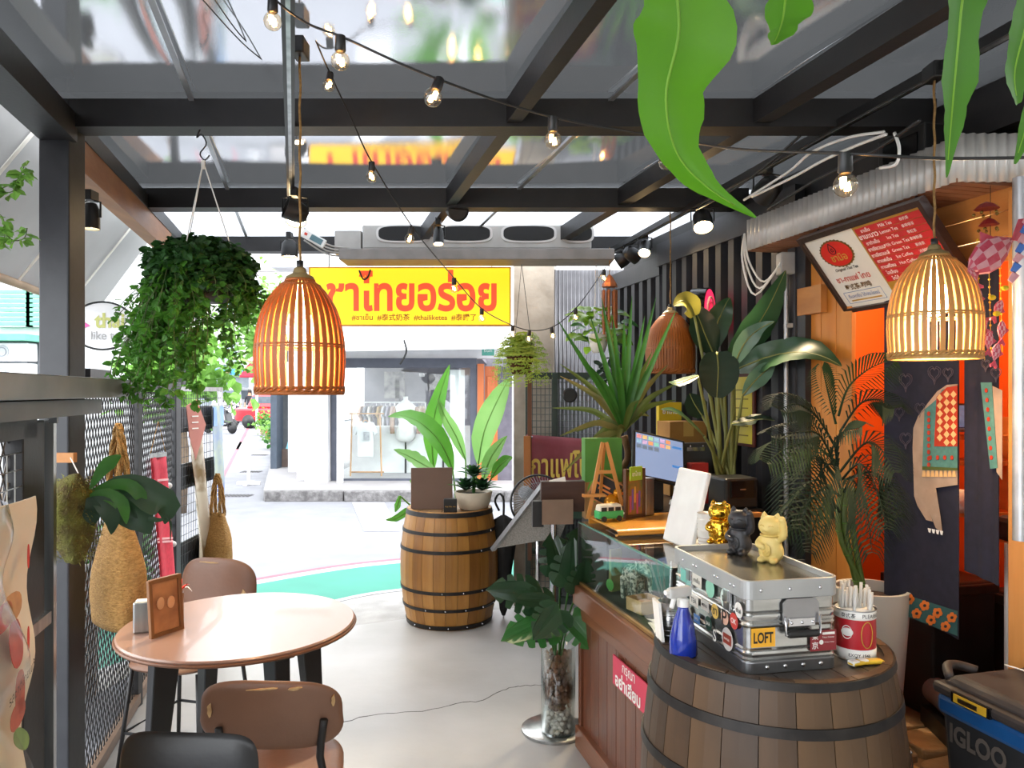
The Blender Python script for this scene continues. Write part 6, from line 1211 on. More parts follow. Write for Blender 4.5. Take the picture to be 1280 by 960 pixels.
# wire-front cabinet by the pillar with maroon banner
wc2 = thing('wire_cabinet', 'dark green steel cabinet with wire grid doors by the concrete pillar', 'cabinet', (.62, 5.6, 0))
gm = mat('dark_green_steel', '#2c3a34', '#223029', rough=.45); x0, x1, YC = at(660, 490, 5.6).x, at(835, 490, 5.6).x, 5.6
for x in (x0, at(693, 490, 5.6).x, x1): MB().box((x, YC, .87), (.04, .06, 1.74)).build('upright', gm, wc2, world=True, bevel=.003)
for z in (.05, .68, .74, 1.72): MB().bar((x0, YC, z), (x1, YC, z), .05, .05).build('rail', gm, wc2, world=True)
MB().bar((x0, YC - .03, .715), (x1, YC - .03, .715), .02, .1).build('name_board', mat('board_green', '#3f5c48', '#35503e', rough=.5), wc2, world=True)
mb = MB()
for k in range(34): x = x0 + (x1 - x0)*k/33; mb.tube([V((x, YC - .01, .05)), V((x, YC - .01, 1.72))], .0025, 4, cap=False)
for k in range(36): z = .05 + 1.67*k/35; mb.tube([V((x0, YC - .01, z)), V((x1, YC - .01, z))], .0025, 4, cap=False)
mb.build('wire_grid', mat('grid_grey', '#5a625e', '#4c544f', rough=.4, metal=.4), wc2, world=True)['kind'] = 'stuff'
for z in (1.2, .4): MB().bar((x0, YC + .14, z), (x1, YC + .14, z), .26, .02).build('shelf', gm, wc2, world=True)
mb = MB(); mb.lathe([(.055, 0), (.055, .03), (.045, .035)], 24, (at(712, 494, 5.55).x, 5.56, at(712, 494, 5.55).z), R=Euler((PI/2, 0, 0)).to_matrix()); mb.build('round_lock', black_plastic, wc2, world=True)
bnr = thing('maroon_banner', 'maroon banner with gold Thai lettering tied on the wire cabinet', 'banner', at(730, 620, 5.5)); q0, q1, q2, q3 = at(657, 637, 5.5), at(740, 640, 5.5), at(737, 549, 5.5), at(658, 543, 5.5)
fn = lambda u, v: (q0*(1-u) + q1*u)*(1-v) + (q3*(1-u) + q2*u)*v + V((0, -.008*math.sin(u*8), 0)); MB().solidgrid(fn, 14, 8, (0, .004, 0)).build('banner_sheet', mat('banner_maroon', '#7a2c38', '#8e4450', scale=4, rough=.5), bnr, world=True, smooth=True)
text(bnr, 'กาแฟโบ', mat('banner_gold', '#e0c35e', '#d2b24a', rough=.4), (at(700, 580, 5.48), V((1, 0, .0)), V((0, 0, 1))), width=.42, height=.2, bold=.02)
for px, py in ((664, 547), (732, 552)): MB().ball(at(px, py, 5.485), .012, 8, 6).build('eyelet', chrome, bnr, world=True)
for k, (px, s) in enumerate(((676, .05), (690, .06), (722, .06))): MB().ball(at(px, 622, 5.485), (s, .004, s*.6), 12, 8).build('cup_print', mat('banner_cup', '#c9b4a8', '#a8949a', rough=.5), bnr, world=True, smooth=True)
wd_ = MB().bar(at(659, 640, 5.4), at(659, 545, 5.4), .05, .04, up=(0, 1, 0)).build('door_pull', wood('orange_timber2', '#a8682c', '#8c5220', 'z'), None, world=True, loc=at(659, 640, 5.4)); tag(wd_, 'orange wooden door pull fixed beside the maroon banner', 'handle')
tag(MB().bar(at(662, 700, 5.42), at(662, 460, 5.42), .03, .03, up=(0, 1, 0)).build('timber_jamb', wood('brown_jamb', '#6a3f22', '#553018', 'z'), None, world=True, loc=at(662, 700, 5.42)), 'thin brown timber jamb standing by the wire cabinet', 'post')
# desk fan
fa = thing('standing_fan', 'round wire-cage standing fan beside the honey brown barrel', 'fan', (.17, 4.9, 0)); c = V((0, 0, at(672, 628, 4.9).z)); fr_ = .178; wm = mat('fan_wire', '#8a8c90', '#7a7c80', rough=.35, metal=.6)
cg = MB()
for k in range(56): a = 2*PI*k/56; cg.tube([c + V((.03*math.cos(a), -.06, .03*math.sin(a))), c + V((fr_*.6*math.cos(a), -.055, fr_*.6*math.sin(a))), c + V((fr_*math.cos(a + .2), 0, fr_*math.sin(a + .2)))], .0018, 4, cap=False)
for r in (.5, .75): cg.tube([c + V((fr_*r*math.cos(i*PI/20), -.052, fr_*r*math.sin(i*PI/20))) for i in range(40)], .0014, 4, closed=True)
cg.build('cage_wires', wm, fa)['kind'] = 'stuff'
MB().tube([c + V((fr_*math.cos(i*PI/20), 0, fr_*math.sin(i*PI/20))) for i in range(40)], .007, 8, closed=True).build('rim', black_plastic, fa, smooth=True)
MB().lathe([(.001, 0), (.026, .002), (.03, .008), (.03, .014)], 20, c + V((0, -.05, 0)), R=Euler((-PI/2, 0, 0)).to_matrix()).build('badge', black_plastic, fa, smooth=True)
for k in range(3):
    a = 2*PI*k/3 + .4; mb = MB(); pad(mb, .13, .1, .008, p=2.4, fr=(c + V((.085*math.cos(a), .0, .085*math.sin(a))), V((math.cos(a), .25, math.sin(a))).normalized(), V((-math.sin(a), .35, math.cos(a))).normalized())); mb.build('fan_blade', mat('fan_blade_grey', '#a8acb0', '#9a9ea2', rough=.35, transl=.3), fa, smooth=True)
MB().lathe([(.05, 0), (.055, .05), (.03, .1)], 20, c + V((0, .02, 0)), R=Euler((-PI/2, 0, 0)).to_matrix()).build('motor', black_plastic, fa, smooth=True); MB().tube([V((0, .07, .02)), V((0, .07, c.z))], .014, 12).build('pole', chrome, fa, smooth=True); MB().lathe([(.17, 0), (.17, .015), (.03, .03)], 32, (0, .07, 0)).build('base', black_plastic, fa, smooth=True, auto=True)
# bamboo wind chime
wch = thing('bamboo_wind_chime', 'bamboo wind chime hanging above the yucca', 'wind chime', at(762, 345, 4.75)); c = at(762, 345, 4.75); bam = wood('bamboo', '#a5622e', '#874a1e', 'z')
MB().lathe([(.05, -.07), (.046, -.05), (.015, 0), (.004, .01)], 8, c).build('cap', bam, wch, world=True); MB().tube([c, c + V((0, 0, .18))], .003, 5).build('cord', straw, wch, world=True)
for k in range(7): a = 2*PI*k/7; q = c + V((.042*math.cos(a), .042*math.sin(a), -.09)); L_ = .24 + .04*(k % 3); MB().tube([q, q - V((0, 0, L_))], .009, 10).build('tube', bam, wch, world=True, smooth=True, auto=True); MB().tube([q, q + V((0, 0, .04))], .0012, 4).build('thread', black_plastic, wch, world=True)
# pink woven fish mobile
fm = thing('fish_mobile', 'pink and red woven fish mobile with yellow beads beside the menu board', 'mobile', at(1245, 300, 2.22)); pk1 = mat('fish_pink', '#b8344c', '#c8566a', scale=40, rough=.4); pk2 = mat('fish_white_pink', '#d9a2a8', '#cf8f98', scale=40, rough=.4); ylw = mat('yellow_bead', '#d9b81e', '#cba814', rough=.35); bl2 = mat('fish_blue', '#4a7ac8', '#3e6ab8', rough=.4)
def fish(c, L_, h_, ang, nm, m1, m2):
    R = Euler((0, ang, .25)).to_matrix(); mb = MB(); n = 12
    pr = [(-.5, .03), (-.38, .28), (-.18, .46), (.05, .5), (.25, .36), (.42, .14), (.5, .05)]
    for mi_, a, b in ((0, 0, 6),):
        vs = []; 
        for x, r in pr:
            for k in range(n): q = 2*PI*k/n; vs.append(c + R @ V((x*L_, .35*r*h_*math.cos(q), r*h_*math.sin(q))))
        fs = [(i*n + k, i*n + (k+1) % n, (i+1)*n + (k+1) % n, (i+1)*n + k) for i in range(6) for k in range(n)]; mb.add(vs, fs)
        mb.mi = [(i + k) % 2 for i in range(6) for k in range(n)]
    mb.build(nm, [m1, m2], fm, world=True)
    tl = MB(); tl.prism([(0, 0), (.3*L_, .4*h_), (.42*L_, .3*h_), (.3*L_, 0), (.42*L_, -.3*h_), (.3*L_, -.4*h_)], .004, (c + R @ V((.46*L_, 0, 0)), R @ V((1, 0, 0)), R @ V((0, 0, 1)))); tl.build('tail', m1, fm, world=True)
    fnn = MB(); fnn.prism([(-.1*L_, .4*h_), (.0, .75*h_), (.2*L_, .35*h_)], .004, (c, R @ V((1, 0, 0)), R @ V((0, 0, 1)))); fnn.build('fin', m1, fm, world=True)
fish(at(1238, 318, 2.22), .19, .1, -.55, 'large_fish', pk1, pk2)
for k in range(7): a = at(1262 + 3*k, 352 - 12*k, 2.2); MB().prism([(-.008, 0), (.008, 0), (.012, .03), (-.012, .03)], .003, (a, V((.8, 0, -.6)), V((.6, 0, .8)))).build('blue_scale', bl2 if k % 2 else pk2, fm, world=True)
random.seed(14); strands = [(1222, 300, 425), (1236, 330, 445), (1250, 335, 440), (1228, 380, 450)]
for k, (px, ya, yb) in enumerate(strands):
    a, b = at(px, ya, 2.22 + .015*k), at(px + 3, yb, 2.22 + .015*k); MB().tube([a, b], .0008, 4).build('thread', ylw, fm, world=True); n = int((yb - ya)/9)
    for i in range(n): MB().ball(a + (b - a)*(i/n), .0035, 8, 6).build('bead', ylw, fm, world=True, smooth=True)
for (px, py) in ((1222, 372), (1248, 385), (1228, 402), (1252, 412), (1236, 425), (1245, 440), (1216, 345)): fish(at(px, py, 2.2 + random.uniform(-.02, .03)), .055, .032, random.uniform(.6, 2.2), 'small_fish', pk1, pk2)
for (px, py) in ((1214, 358), (1240, 372), (1256, 360), (1246, 392)): MB().ball(at(px, py, 2.19), (.012, .008, .008), 8, 6).build('yellow_flower', ylw, fm, world=True)
MB().tube([at(1238, 300, 2.22), at(1238, 232, 2.3)], .001, 4).build('hanging_thread', black_plastic, fm, world=True)
for (px, py, s) in ((1233, 258, 1.0), (1236, 278, .8)):
    c = at(px, py, 2.24); MB().lathe([(.035*s, -.008), (.02*s, .006), (.002, .014)], 10, c).build('paper_parasol', mat('parasol_red', '#8e2420', '#7c1c18', rough=.5), fm, world=True)
    for k in range(5): a = 2*PI*k/5; MB().ball(c + V((.032*s*math.cos(a), .032*s*math.sin(a), -.022)), .005, 8, 6).build('bell', mat('brass'), fm, world=True)
# cables and a black box between the roof and the corrugated canopy
for i_, (m_, lab, pls) in enumerate(((white_plastic, 'loose white cables sagging between the roof and the canopy', (((1105, 165), (1060, 172), (1015, 190), (985, 215), (930, 250)), ((1108, 168), (1075, 180), (1030, 200), (990, 222), (940, 246)), ((1118, 166), (1124, 185), (1120, 205), (1100, 210)))), (black_plastic, 'black power cables running above the corrugated canopy', (((1150, 150), (1090, 190), (1020, 225), (960, 262)), ((1000, 170), (960, 205), (915, 238), (870, 262)))))):
    mb = MB()
    for pl in pls: mb.tube(crom([at(x, y, 1610/(x - 428.0) - .1) for x, y in pl], 18), .005, 6)
    tag(mb.build('ceiling_cables', m_, None, world=True, loc=at(pls[0][0][0], pls[0][0][1], 2.3), smooth=True), lab, 'cable')
p = wl(FC, 2.62, 2.47, .12); bxx = thing('power_box', 'black power supply box on top of the corrugated canopy', 'power box', wl(FC, 2.62, 2.39, .12), RZ); MB().box((0, 0, .06), (.12, .22, .12)).build('housing', black_plastic, bxx, bevel=.006); MB().box((-.062, 0, .06), (.004, .16, .07)).build('front_plate', mat('gloss_black'), bxx); MB().tube([V((-.05, -.1, .03)), V((-.08, -.16, .0))], .008, 8).build('cable_gland', black_plastic, bxx)
# ------------------------------------------------------------------ plants
def leaf_on(par, pts, wd, m, up, fold=.15, n=14, nm='leaf', wave=0.0, rib=None):
    cv = crom(pts, n); ws = [interp(wd, i/(n - 1)) for i in range(n)]; o = MB().blade(cv, ws, up, fold, wave=wave).build(nm, m, par, world=True, smooth=True)
    return o
# foreground fern, hung close to the eye
ff = thing('hanging_fern', 'broad glossy fern fronds hanging in close at the top of the shop', 'plant', (.42, .85, 2.2)); bright = mat('bright_fern_green', '#6cae26', '#579c1c', scale=3, rough=.35, transl=.5); bright2 = mat('deep_fern_green', '#528f2a', '#437e22', scale=3, rough=.4, transl=.4)
FF = [([(845, -60), (848, 40), (832, 120), (845, 190), (885, 235), (945, 272)], [.10, .118, .085, .064, .026, .002], .82, bright, .1), ([(985, -60), (980, 10), (974, 38), (966, 56)], [.07, .065, .04, .004], .86, bright, .1),
      ([(1205, -60), (1200, 20), (1192, 110), (1188, 160), (1183, 222)], [.06, .052, .05, .028, .002], .86, bright2, .1), ([(1300, -60), (1282, 30), (1268, 90), (1272, 130)], [.1, .06, .05, .01], .9, bright2, .1), ([(1330, -60), (1310, 60), (1285, 150), (1268, 205)], [.05, .05, .035, .004], .95, bright2, .1)]
for pl, wd, Y, m_, fo in FF:
    n = 44; P_ = [at(x, y, Y + .015*i) for i, (x, y) in enumerate(pl)]; bq = V((.38, .9, 2.4)); hz = (P_[0] - bq); hz.z = 0; b1 = bq + hz*.25; b2 = V((P_[0].x, P_[0].y, 2.27)) - hz*.12
    cv = crom([b1, b2] + P_, n); k_ = len(P_) + 1; ws = [(lambda t: interp([.012, wd[0]*.8] + wd, t))(i/(n-1))*(1 + .1*math.sin(i*.75)) for i in range(n)]
    MB().blade(cv, ws, up=(.3, -1, .1), fold=.3, wave=.03).build('frond', m_, ff, world=True, smooth=True); MB().tube(cv[:-3], [.0035*(1 - .8*i/n) for i in range(n - 3)], 6).build('midrib', mat('fern_rib_pale', '#8fc23c', '#7fb432', scale=8, rough=.4, transl=.3), ff, world=True, smooth=True)
MB().lathe([(.02, -.08), (.1, -.04), (.14, .04), (.13, .12), (.001, .13)], 20, (.38, .9, 2.36)).build('moss_basket', mat('dry_moss'), ff, world=True, smooth=True)
for k in range(3): a = 2*PI*k/3; MB().tube([V((.38 + .12*math.cos(a), .9 + .12*math.sin(a), 2.44)), V((.38, .9, 2.62))], .002, 4).build('hanger_wire', black_plastic, ff, world=True)
# small-leaf masses
def leafmass(mb, pts, size, rnd=.5, droop=.3):
    for p in pts:
        s = size*random.uniform(.6, 1.2); a = random.uniform(0, 2*PI); e = random.uniform(-.9, .6); d = V((math.cos(a)*math.cos(e), math.sin(a)*math.cos(e), math.sin(e) - droop)).normalized(); sd = d.cross(V((random.uniform(-1, 1), random.uniform(-1, 1), 1))).normalized(); nn = sd.cross(d)
        mb.add([p, p + d*s*.35 + sd*s*.45, p + d*s*.8 + sd*s*.3, p + d*s*1.1 - nn*s*.15, p + d*s*.8 - sd*s*.3, p + d*s*.35 - sd*s*.45], [(0, 1, 2, 3), (0, 3, 4, 5)])
random.seed(17); hp_ = thing('trailing_ivy_basket', 'full trailing creeping-fig plant in a hanging basket over the fence', 'plant', at(255, 330, 2.62)); c0_ = at(252, 334, 2.62)
m1, m2 = MB(), MB(); P1, P2 = [], []
for k in range(3600):
    a = random.uniform(0, 2*PI); u = random.random(); r = .17*math.sqrt(random.random())
    P1.append(c0_ + V((r*math.cos(a)*1.05, r*math.sin(a), .07*(1 - (r/.17)**2) + random.uniform(-.09, .04))))
stems = []
for k in range(150):
    a = random.uniform(0, 2*PI); r = random.uniform(.08, .15); L_ = random.uniform(.12, .5)*(1.0 if math.cos(a) < .35 else .45); sx = random.uniform(-.05, .03) - (.10 if math.cos(a) < -.3 else 0)*random.random(); b = c0_ + V((r*math.cos(a), r*math.sin(a), 0)); e = b + V((math.cos(a)*.06 + sx, math.sin(a)*.05, -L_))
    cv = crom([c0_ + V((r*.5*math.cos(a), r*.5*math.sin(a), .02)), b, (b*.4 + e*.6) + V((random.uniform(-.03, .03), 0, 0)), e], 12); stems.append(cv)
    for i in range(int(L_*130)): q = random.random(); ii = min(int(q*11), 10); P2.append(cv[ii] + (cv[ii+1] - cv[ii])*(q*11 - ii) + V((random.uniform(-.015, .015), random.uniform(-.015, .015), random.uniform(-.01, .01))))
leafmass(m1, P1, .029); leafmass(m2, P2, .029)
m1.build('crown_leaves', mat('ivy_dark', '#2f5a26', '#23481e', scale=20, rough=.45, transl=.25), hp_, world=True)['kind'] = 'stuff'; m2.build('trailing_leaves', mat('ivy_lit', '#5a9434', '#437a28', scale=14, rough=.45, transl=.45), hp_, world=True)['kind'] = 'stuff'  # trailing leaves coloured lighter than the crown to paint in the light on them
ms = MB(); [ms.tube(cv, .0014, 4) for cv in stems]; ms.build('stems', mat('stem_green', '#4f5e2c', '#445224', rough=.6), hp_, world=True)['kind'] = 'stuff'
MB().lathe([(.08, -.12), (.11, -.09), (.125, -.02), (.12, .0), (.001, -.01)], 24, c0_).build('pot', black_plastic, hp_, world=True, smooth=True)
for k in range(3): a = 2*PI*k/3 + .4; MB().tube([c0_ + V((.12*math.cos(a), .12*math.sin(a), 0)), at(254, 202, 2.62)], .0022, 5).build('hanger_cord', white_plastic, hp_, world=True)
MB().tube(crom([at(250, 162, 2.66), at(246, 172, 2.66), at(252, 168, 2.65), at(258, 180, 2.64), at(250, 192, 2.63), at(256, 200, 2.62), at(262, 194, 2.62)], 20), .0025, 6).build('hook', black_steel, hp_, world=True, smooth=True); MB().box(at(254, 206, 2.62), (.012, .006, .03)).build('hanger_tag', paper, hp_, world=True)
# vine at the far left over the bar rail
vn = thing('vine_sprig', 'thin vine sprigs trailing in front of the white awning beside the corner post', 'plant', at(-10, 220, 1.9)); P = []; m3 = MB(); sv = []
for pl in ([(-20, 245), (10, 232), (25, 222), (38, 212)], [(-20, 225), (5, 240), (20, 235), (30, 208)], [(-20, 270), (0, 285), (15, 300), (30, 298), (34, 285)], [(-20, 260), (2, 270), (6, 290), (4, 308)]):
    cv = crom([at(x, y, 1.9) for x, y in pl], 14); sv.append(cv)
    for p_ in cv: P += [p_, p_ + V((random.uniform(-.008, .008), random.uniform(-.01, .01), random.uniform(-.008, .008)))]
leafmass(m3, P, .026); m3.build('leaves', leaf_pale, vn, world=True)['kind'] = 'stuff'; k3 = MB(); [k3.tube(cv, .0012, 4) for cv in sv]; k3.build('stems', mat('stem_green'), vn, world=True)
# yucca behind the counter
yu = thing('yucca', 'spiky yucca with a bent trunk standing on the counter behind the easel', 'plant', at(778, 620, 3.7)); base = at(778, 625, 3.72); base.z = 1.02; hd = at(780, 540, 3.72); random.seed(23)
yu.location = base
MB().lathe([(.05, 0), (.065, .12), (.06, .12), (.001, .1)], 20, base).build('pot', black_plastic, yu, world=True, smooth=True)
MB().tube(crom([base + V((0, 0, .08)), at(777, 590, 3.72), at(785, 570, 3.72), hd + V((0, 0, -.02))], 12), [.017, .018, .017, .016, .016, .017, .016, .016, .016, .016, .018, .02], 10).build('trunk', mat('yucca_bark', '#8a6a48', '#5f4630', scale=30, rough=.9, bump=.6, stretch=(1, 1, .3)), yu, world=True, smooth=True)
YL = [(697, 400, 0), (700, 455, 1), (752, 372, 0), (790, 370, 0), (820, 372, 0), (845, 388, 0), (718, 430, 0), (760, 400, 1), (738, 395, 0), (806, 395, 0), (835, 456, 2), (848, 478, 1), (700, 470, 2), (712, 478, 2), (720, 540, 1), (700, 545, 2), (730, 560, 1), (745, 585, 1), (812, 520, 2), (800, 500, 1), (690, 510, 1), (735, 455, 0), (770, 440, 0), (815, 440, 1), (705, 590, 2), (770, 560, 2), (845, 500, 1), (766, 395, 0), (780, 400, 0)]
ym = [leaf_green, mat('yucca_olive', '#5f6e2c', '#4c5a22', scale=6, rough=.45, transl=.25), mat('yucca_dry', '#8a7a44', '#5f6a30', scale=6, rough=.5, transl=.25)]
for i, (x, y, kind) in enumerate(YL):
    dy = random.uniform(-.2, .15); e = at(x, y, 3.72 + dy); L_ = (e - hd).length; mid = (hd + e)/2 + V((0, 0, .05 if y > 430 else .015)) ; b = hd + V((0, 0, .02*random.random()))
    leaf_on(yu, [b, b + (mid - b)*.5 + V((0, 0, .01)), mid, e], [.016, .031, .034, .024, .002], ym[kind], (0, -1, .35), .3, 12)
# hanging fern by the pillar and golden pothos
random.seed(41); hf = thing('hanging_boston_fern', 'pale yellow-green fern in a hanging basket before the concrete pillar', 'plant', at(649, 440, 4.9)); c = at(650, 445, 4.9); fm_ = MB()
for k in range(170):
    a = random.uniform(0, 2*PI); L_ = random.uniform(.08, .22); e_ = random.uniform(.2, 1.3); d = V((math.cos(a), math.sin(a), 0)); cv = crom([c, c + d*L_*.45 + V((0, 0, .12*e_)), c + d*L_*.85 + V((0, 0, .02*e_)), c + d*L_ + V((0, 0, -.1 - .1*random.random()))], 14)
    for i in range(1, 14):
        t_ = (cv[i] - cv[i-1]).normalized(); s_ = t_.cross(V((0, 0, 1))).normalized(); l_ = .032*(1 - (i/14)**3)
        for sg in (-1, 1): p_ = cv[i]; fm_.add([p_, p_ + s_*sg*l_*.5 + t_*.006, p_ + s_*sg*l_ - V((0, 0, .004)), p_ + s_*sg*l_*.5 - t_*.006], [(0, 1, 2, 3)])
fm_.build('fronds', mat('boston_lime', '#a8bc4c', '#88a238', scale=10, rough=.5, transl=.45), hf, world=True)['kind'] = 'stuff'; MB().lathe([(.05, -.12), (.085, -.03), (.09, .01), (.001, 0)], 20, c).build('basket', mat('coir_basket', '#5f3a22', '#4a2c18', scale=40, rough=1, bump=.6), hf, world=True, smooth=True)
for k in range(3): a = 2*PI*k/3; MB().tube([c + V((.085*math.cos(a), .085*math.sin(a), 0)), at(652, 330, 4.9)], .0018, 4).build('hanger_wire', black_plastic, hf, world=True)
po_ = thing('golden_pothos', 'golden-green pothos in a white hanging pot beside the wind chime', 'plant', at(745, 420, 4.9)); c = at(748, 410, 4.9)
for k in range(46):
    a = random.uniform(0, 2*PI); r = random.uniform(.04, .15); z = random.uniform(-.12, .13); e = c + V((r*math.cos(a), r*math.sin(a)*.8, z)); d = (V((math.cos(a), math.sin(a), random.uniform(-.5, .3)))).normalized()
    leaf_on(po_, [e, e + d*.055 + V((0, 0, .008)), e + d*.12 - V((0, 0, .01))], [.004, .08, .085, .05, .002], leaf_lime if k % 5 else leaf_green, (0, -.5, 1), .2, 8)
MB().lathe([(.04, -.16), (.055, -.12), (.07, -.04), (.001, -.05)], 20, c).build('pot', white_plastic, po_, world=True, smooth=True)
for k in range(4): MB().tube([c + V((0, 0, -.05)), c + V((.08*math.cos(k*1.57), .08*math.sin(k*1.57), .05))], .003, 5).build('stem', leaf_lime, po_, world=True)
for k in range(3): a = 2*PI*k/3; MB().tube([c + V((.06*math.cos(a), .06*math.sin(a), -.05)), at(745, 330, 4.9)], .0018, 4).build('hanger_wire', white_plastic, po_, world=True)
for k in range(26):
    p_ = at(random.uniform(735, 775), random.uniform(445, 480), 4.95); d = V((random.uniform(-1, 1), random.uniform(-1, .2), random.uniform(-.8, .2))).normalized(); leaf_on(po_, [p_, p_ + d*.03, p_ + d*.07], [.004, .035, .04, .02, .002], leaf_dark, (0, -.5, 1), .2, 7)
# broad-leaf bird of paradise behind the counter
bp_ = thing('bird_of_paradise', 'tall dark bird-of-paradise plant before the ribbed wall', 'plant', at(908, 600, 3.72)); b0 = at(908, 602, 3.75); b0.z = 1.04; bp_.location = b0
MB().lathe([(.08, 0), (.1, .02), (.12, .14), (.11, .14), (.001, .12)], 24, b0).build('pot', black_plastic, bp_, world=True, smooth=True)
def big_leaf(par, stem, pl, wd, Ya, Yb, m, up, fold=.18, sm=None, n=16, wave=.04):
    k = len(pl); pts = [at(x, y, min(Ya + (Yb - Ya)*i/(k - 1), 1950/max(1, x - 400) if x > 760 else 99)) for i, (x, y) in enumerate(pl)]
    if stem is not None: cs_ = crom([stem, (stem*.45 + pts[0]*.55) + V((0, 0, .02)), pts[0]], 10); MB().tube(cs_, [.012 - .0007*i for i in range(10)], 7).build('stalk', sm or leaf_pale, par, world=True, smooth=True)
    leaf_on(par, pts, wd, m, up, fold, n, 'leaf', wave)
    cv = crom(pts, 10); MB().tube(cv, [.005 - .0004*i for i in range(10)], 5).build('midrib', sm or leaf_pale, par, world=True, smooth=True)
dk = [mat('broad_leaf_dark', '#22382a', '#182c20', scale=4, rough=.32, transl=.12), mat('broad_leaf_mid', '#35563a', '#284a2c', scale=4, rough=.32, transl=.15), mat('broad_leaf_sage', '#5f8068', '#4c6c55', scale=4, rough=.35, transl=.15), mat('broad_leaf_yellow', '#9a9240', '#7d7a30', scale=4, rough=.4, transl=.2)]
f = (0, -1, .25)
BPL = [([(905, 470), (935, 425), (960, 385), (982, 338)], [.02, .13, .15, .1, .005], 3.75, 3.7, 1, f), ([(918, 463), (960, 446), (1000, 440), (1030, 446), (1052, 458)], [.03, .13, .16, .13, .06, .004], 3.7, 3.2, 1, (0, -1, .2)), ([(916, 460), (930, 430), (948, 412), (968, 402)], [.01, .08, .09, .05, .004], 3.6, 3.5, 2, f),
       ([(896, 440), (898, 460), (897, 480), (896, 497)], [.1, .19, .19, .15, .05], 3.6, 3.55, 0, f), ([(893, 445), (880, 415), (872, 395), (858, 378)], [.03, .15, .15, .09, .01], 3.8, 3.75, 0, f), ([(890, 440), (895, 410), (905, 385), (912, 372)], [.03, .12, .13, .08, .01], 3.85, 3.85, 1, f), ([(868, 395), (862, 380), (852, 376), (842, 382)], [.05, .11, .1, .06, .01], 3.7, 3.6, 3, f),
       ([(928, 495), (940, 480), (955, 465), (968, 455)], [.005, .06, .09, .08, .02], 3.6, 3.55, 2, f), ([(915, 530), (935, 527), (952, 524), (968, 526)], [.02, .07, .08, .06, .004], 3.6, 3.5, 0, (0, -.6, .8)), ([(880, 545), (862, 528), (845, 515), (826, 512)], [.02, .06, .07, .05, .004], 3.6, 3.4, 1, (0, -.6, .8)), ([(878, 520), (868, 505), (862, 492)], [.05, .12, .1, .01], 3.85, 3.85, 0, f), ([(872, 470), (858, 476), (846, 480), (836, 478)], [.02, .05, .05, .004], 3.5, 3.45, 2, (0, -.6, .8))]
for pl, wd, ya, yb, k, up in BPL: big_leaf(bp_, b0 + V((random.uniform(-.04, .04), random.uniform(-.03, .03), .1)), pl, wd, ya, yb, dk[k], up, sm=mat('stalk_olive', '#8a8a4a', '#6e7238', scale=8, rough=.5))
# areca palm in a white planter
pa = thing('areca_palm', 'dark feathery areca palm in a tall white planter on the stone ledge', 'plant', (1.36, 2.85, LZ)); pz = V((1.36, 2.85, LZ))
MB().lathe([(.09, 0), (.1, .02), (.135, .5), (.137, .53), (.122, .53), (.118, .48), (.001, .48)], 32, pz).build('planter', mat('grey_white_ceramic', '#bdb9b2', '#aeaaa3', scale=3, rough=.4), pa, world=True, smooth=True, auto=True); MB().lathe([(.001, .5), (.119, .49)], 24, pz).build('soil', soil, pa, world=True)
for k, (x, y) in enumerate(((1056, 690), (1066, 692), (1050, 700))):
    e = at(x + 2, 610, 2.8); cv = crom([pz + V((-.06 + .02*k, -.05, .48)), at(x, y - 30, 2.78), e], 12); MB().tube(cv, .011, 9).build('cane', mat('bamboo_green', '#5f7434', '#4a5e28', scale=10, rough=.4), pa, world=True, smooth=True)
    for i in (2, 4, 6, 8): MB().tube([cv[i] + V((.0115*math.cos(j*PI/6), .0115*math.sin(j*PI/6), 0)) for j in range(12)], .002, 4, closed=True).build('cane_node', leaf_pale, pa, world=True)
def palm_frond(par, pl, Ya, Yb, ln, m, n=26):
    k = len(pl); cv = crom([at(x, y, min(Ya + (Yb - Ya)*i/(k - 1), 1930/(x - 400))) for i, (x, y) in enumerate(pl)], n); mb = MB(); mb.tube(cv, [.005*(1 - .8*i/n) for i in range(n)], 5)
    for i in range(4, n):
        t_ = (cv[min(i+1, n-1)] - cv[i-1]).normalized(); s_ = t_.cross(V((0, -.6, .8))).normalized(); l_ = ln*math.sin(PI*min(1, (i - 2)/(n - 1))*.9 + .15)
        for sg in (-1, 1):
            d = (s_*sg + t_*.75 + V((0, 0, -.15))).normalized(); p_ = cv[i]; e = p_ + d*l_ + V((0, 0, -.25*l_)); mb.blade([p_, p_ + d*l_*.5 + V((0, 0, .01)), e], [.004, .0075, .001], (0, -.5, 1), .1)
    mb.build('frond', m, par, world=True)
pm_ = mat('palm_dark', '#16281a', '#0f1f13', scale=5, rough=.7, spec=.25, transl=.1); pm2 = mat('palm_mid', '#2a4022', '#1f341b', scale=5, rough=.7, spec=.25, transl=.15)
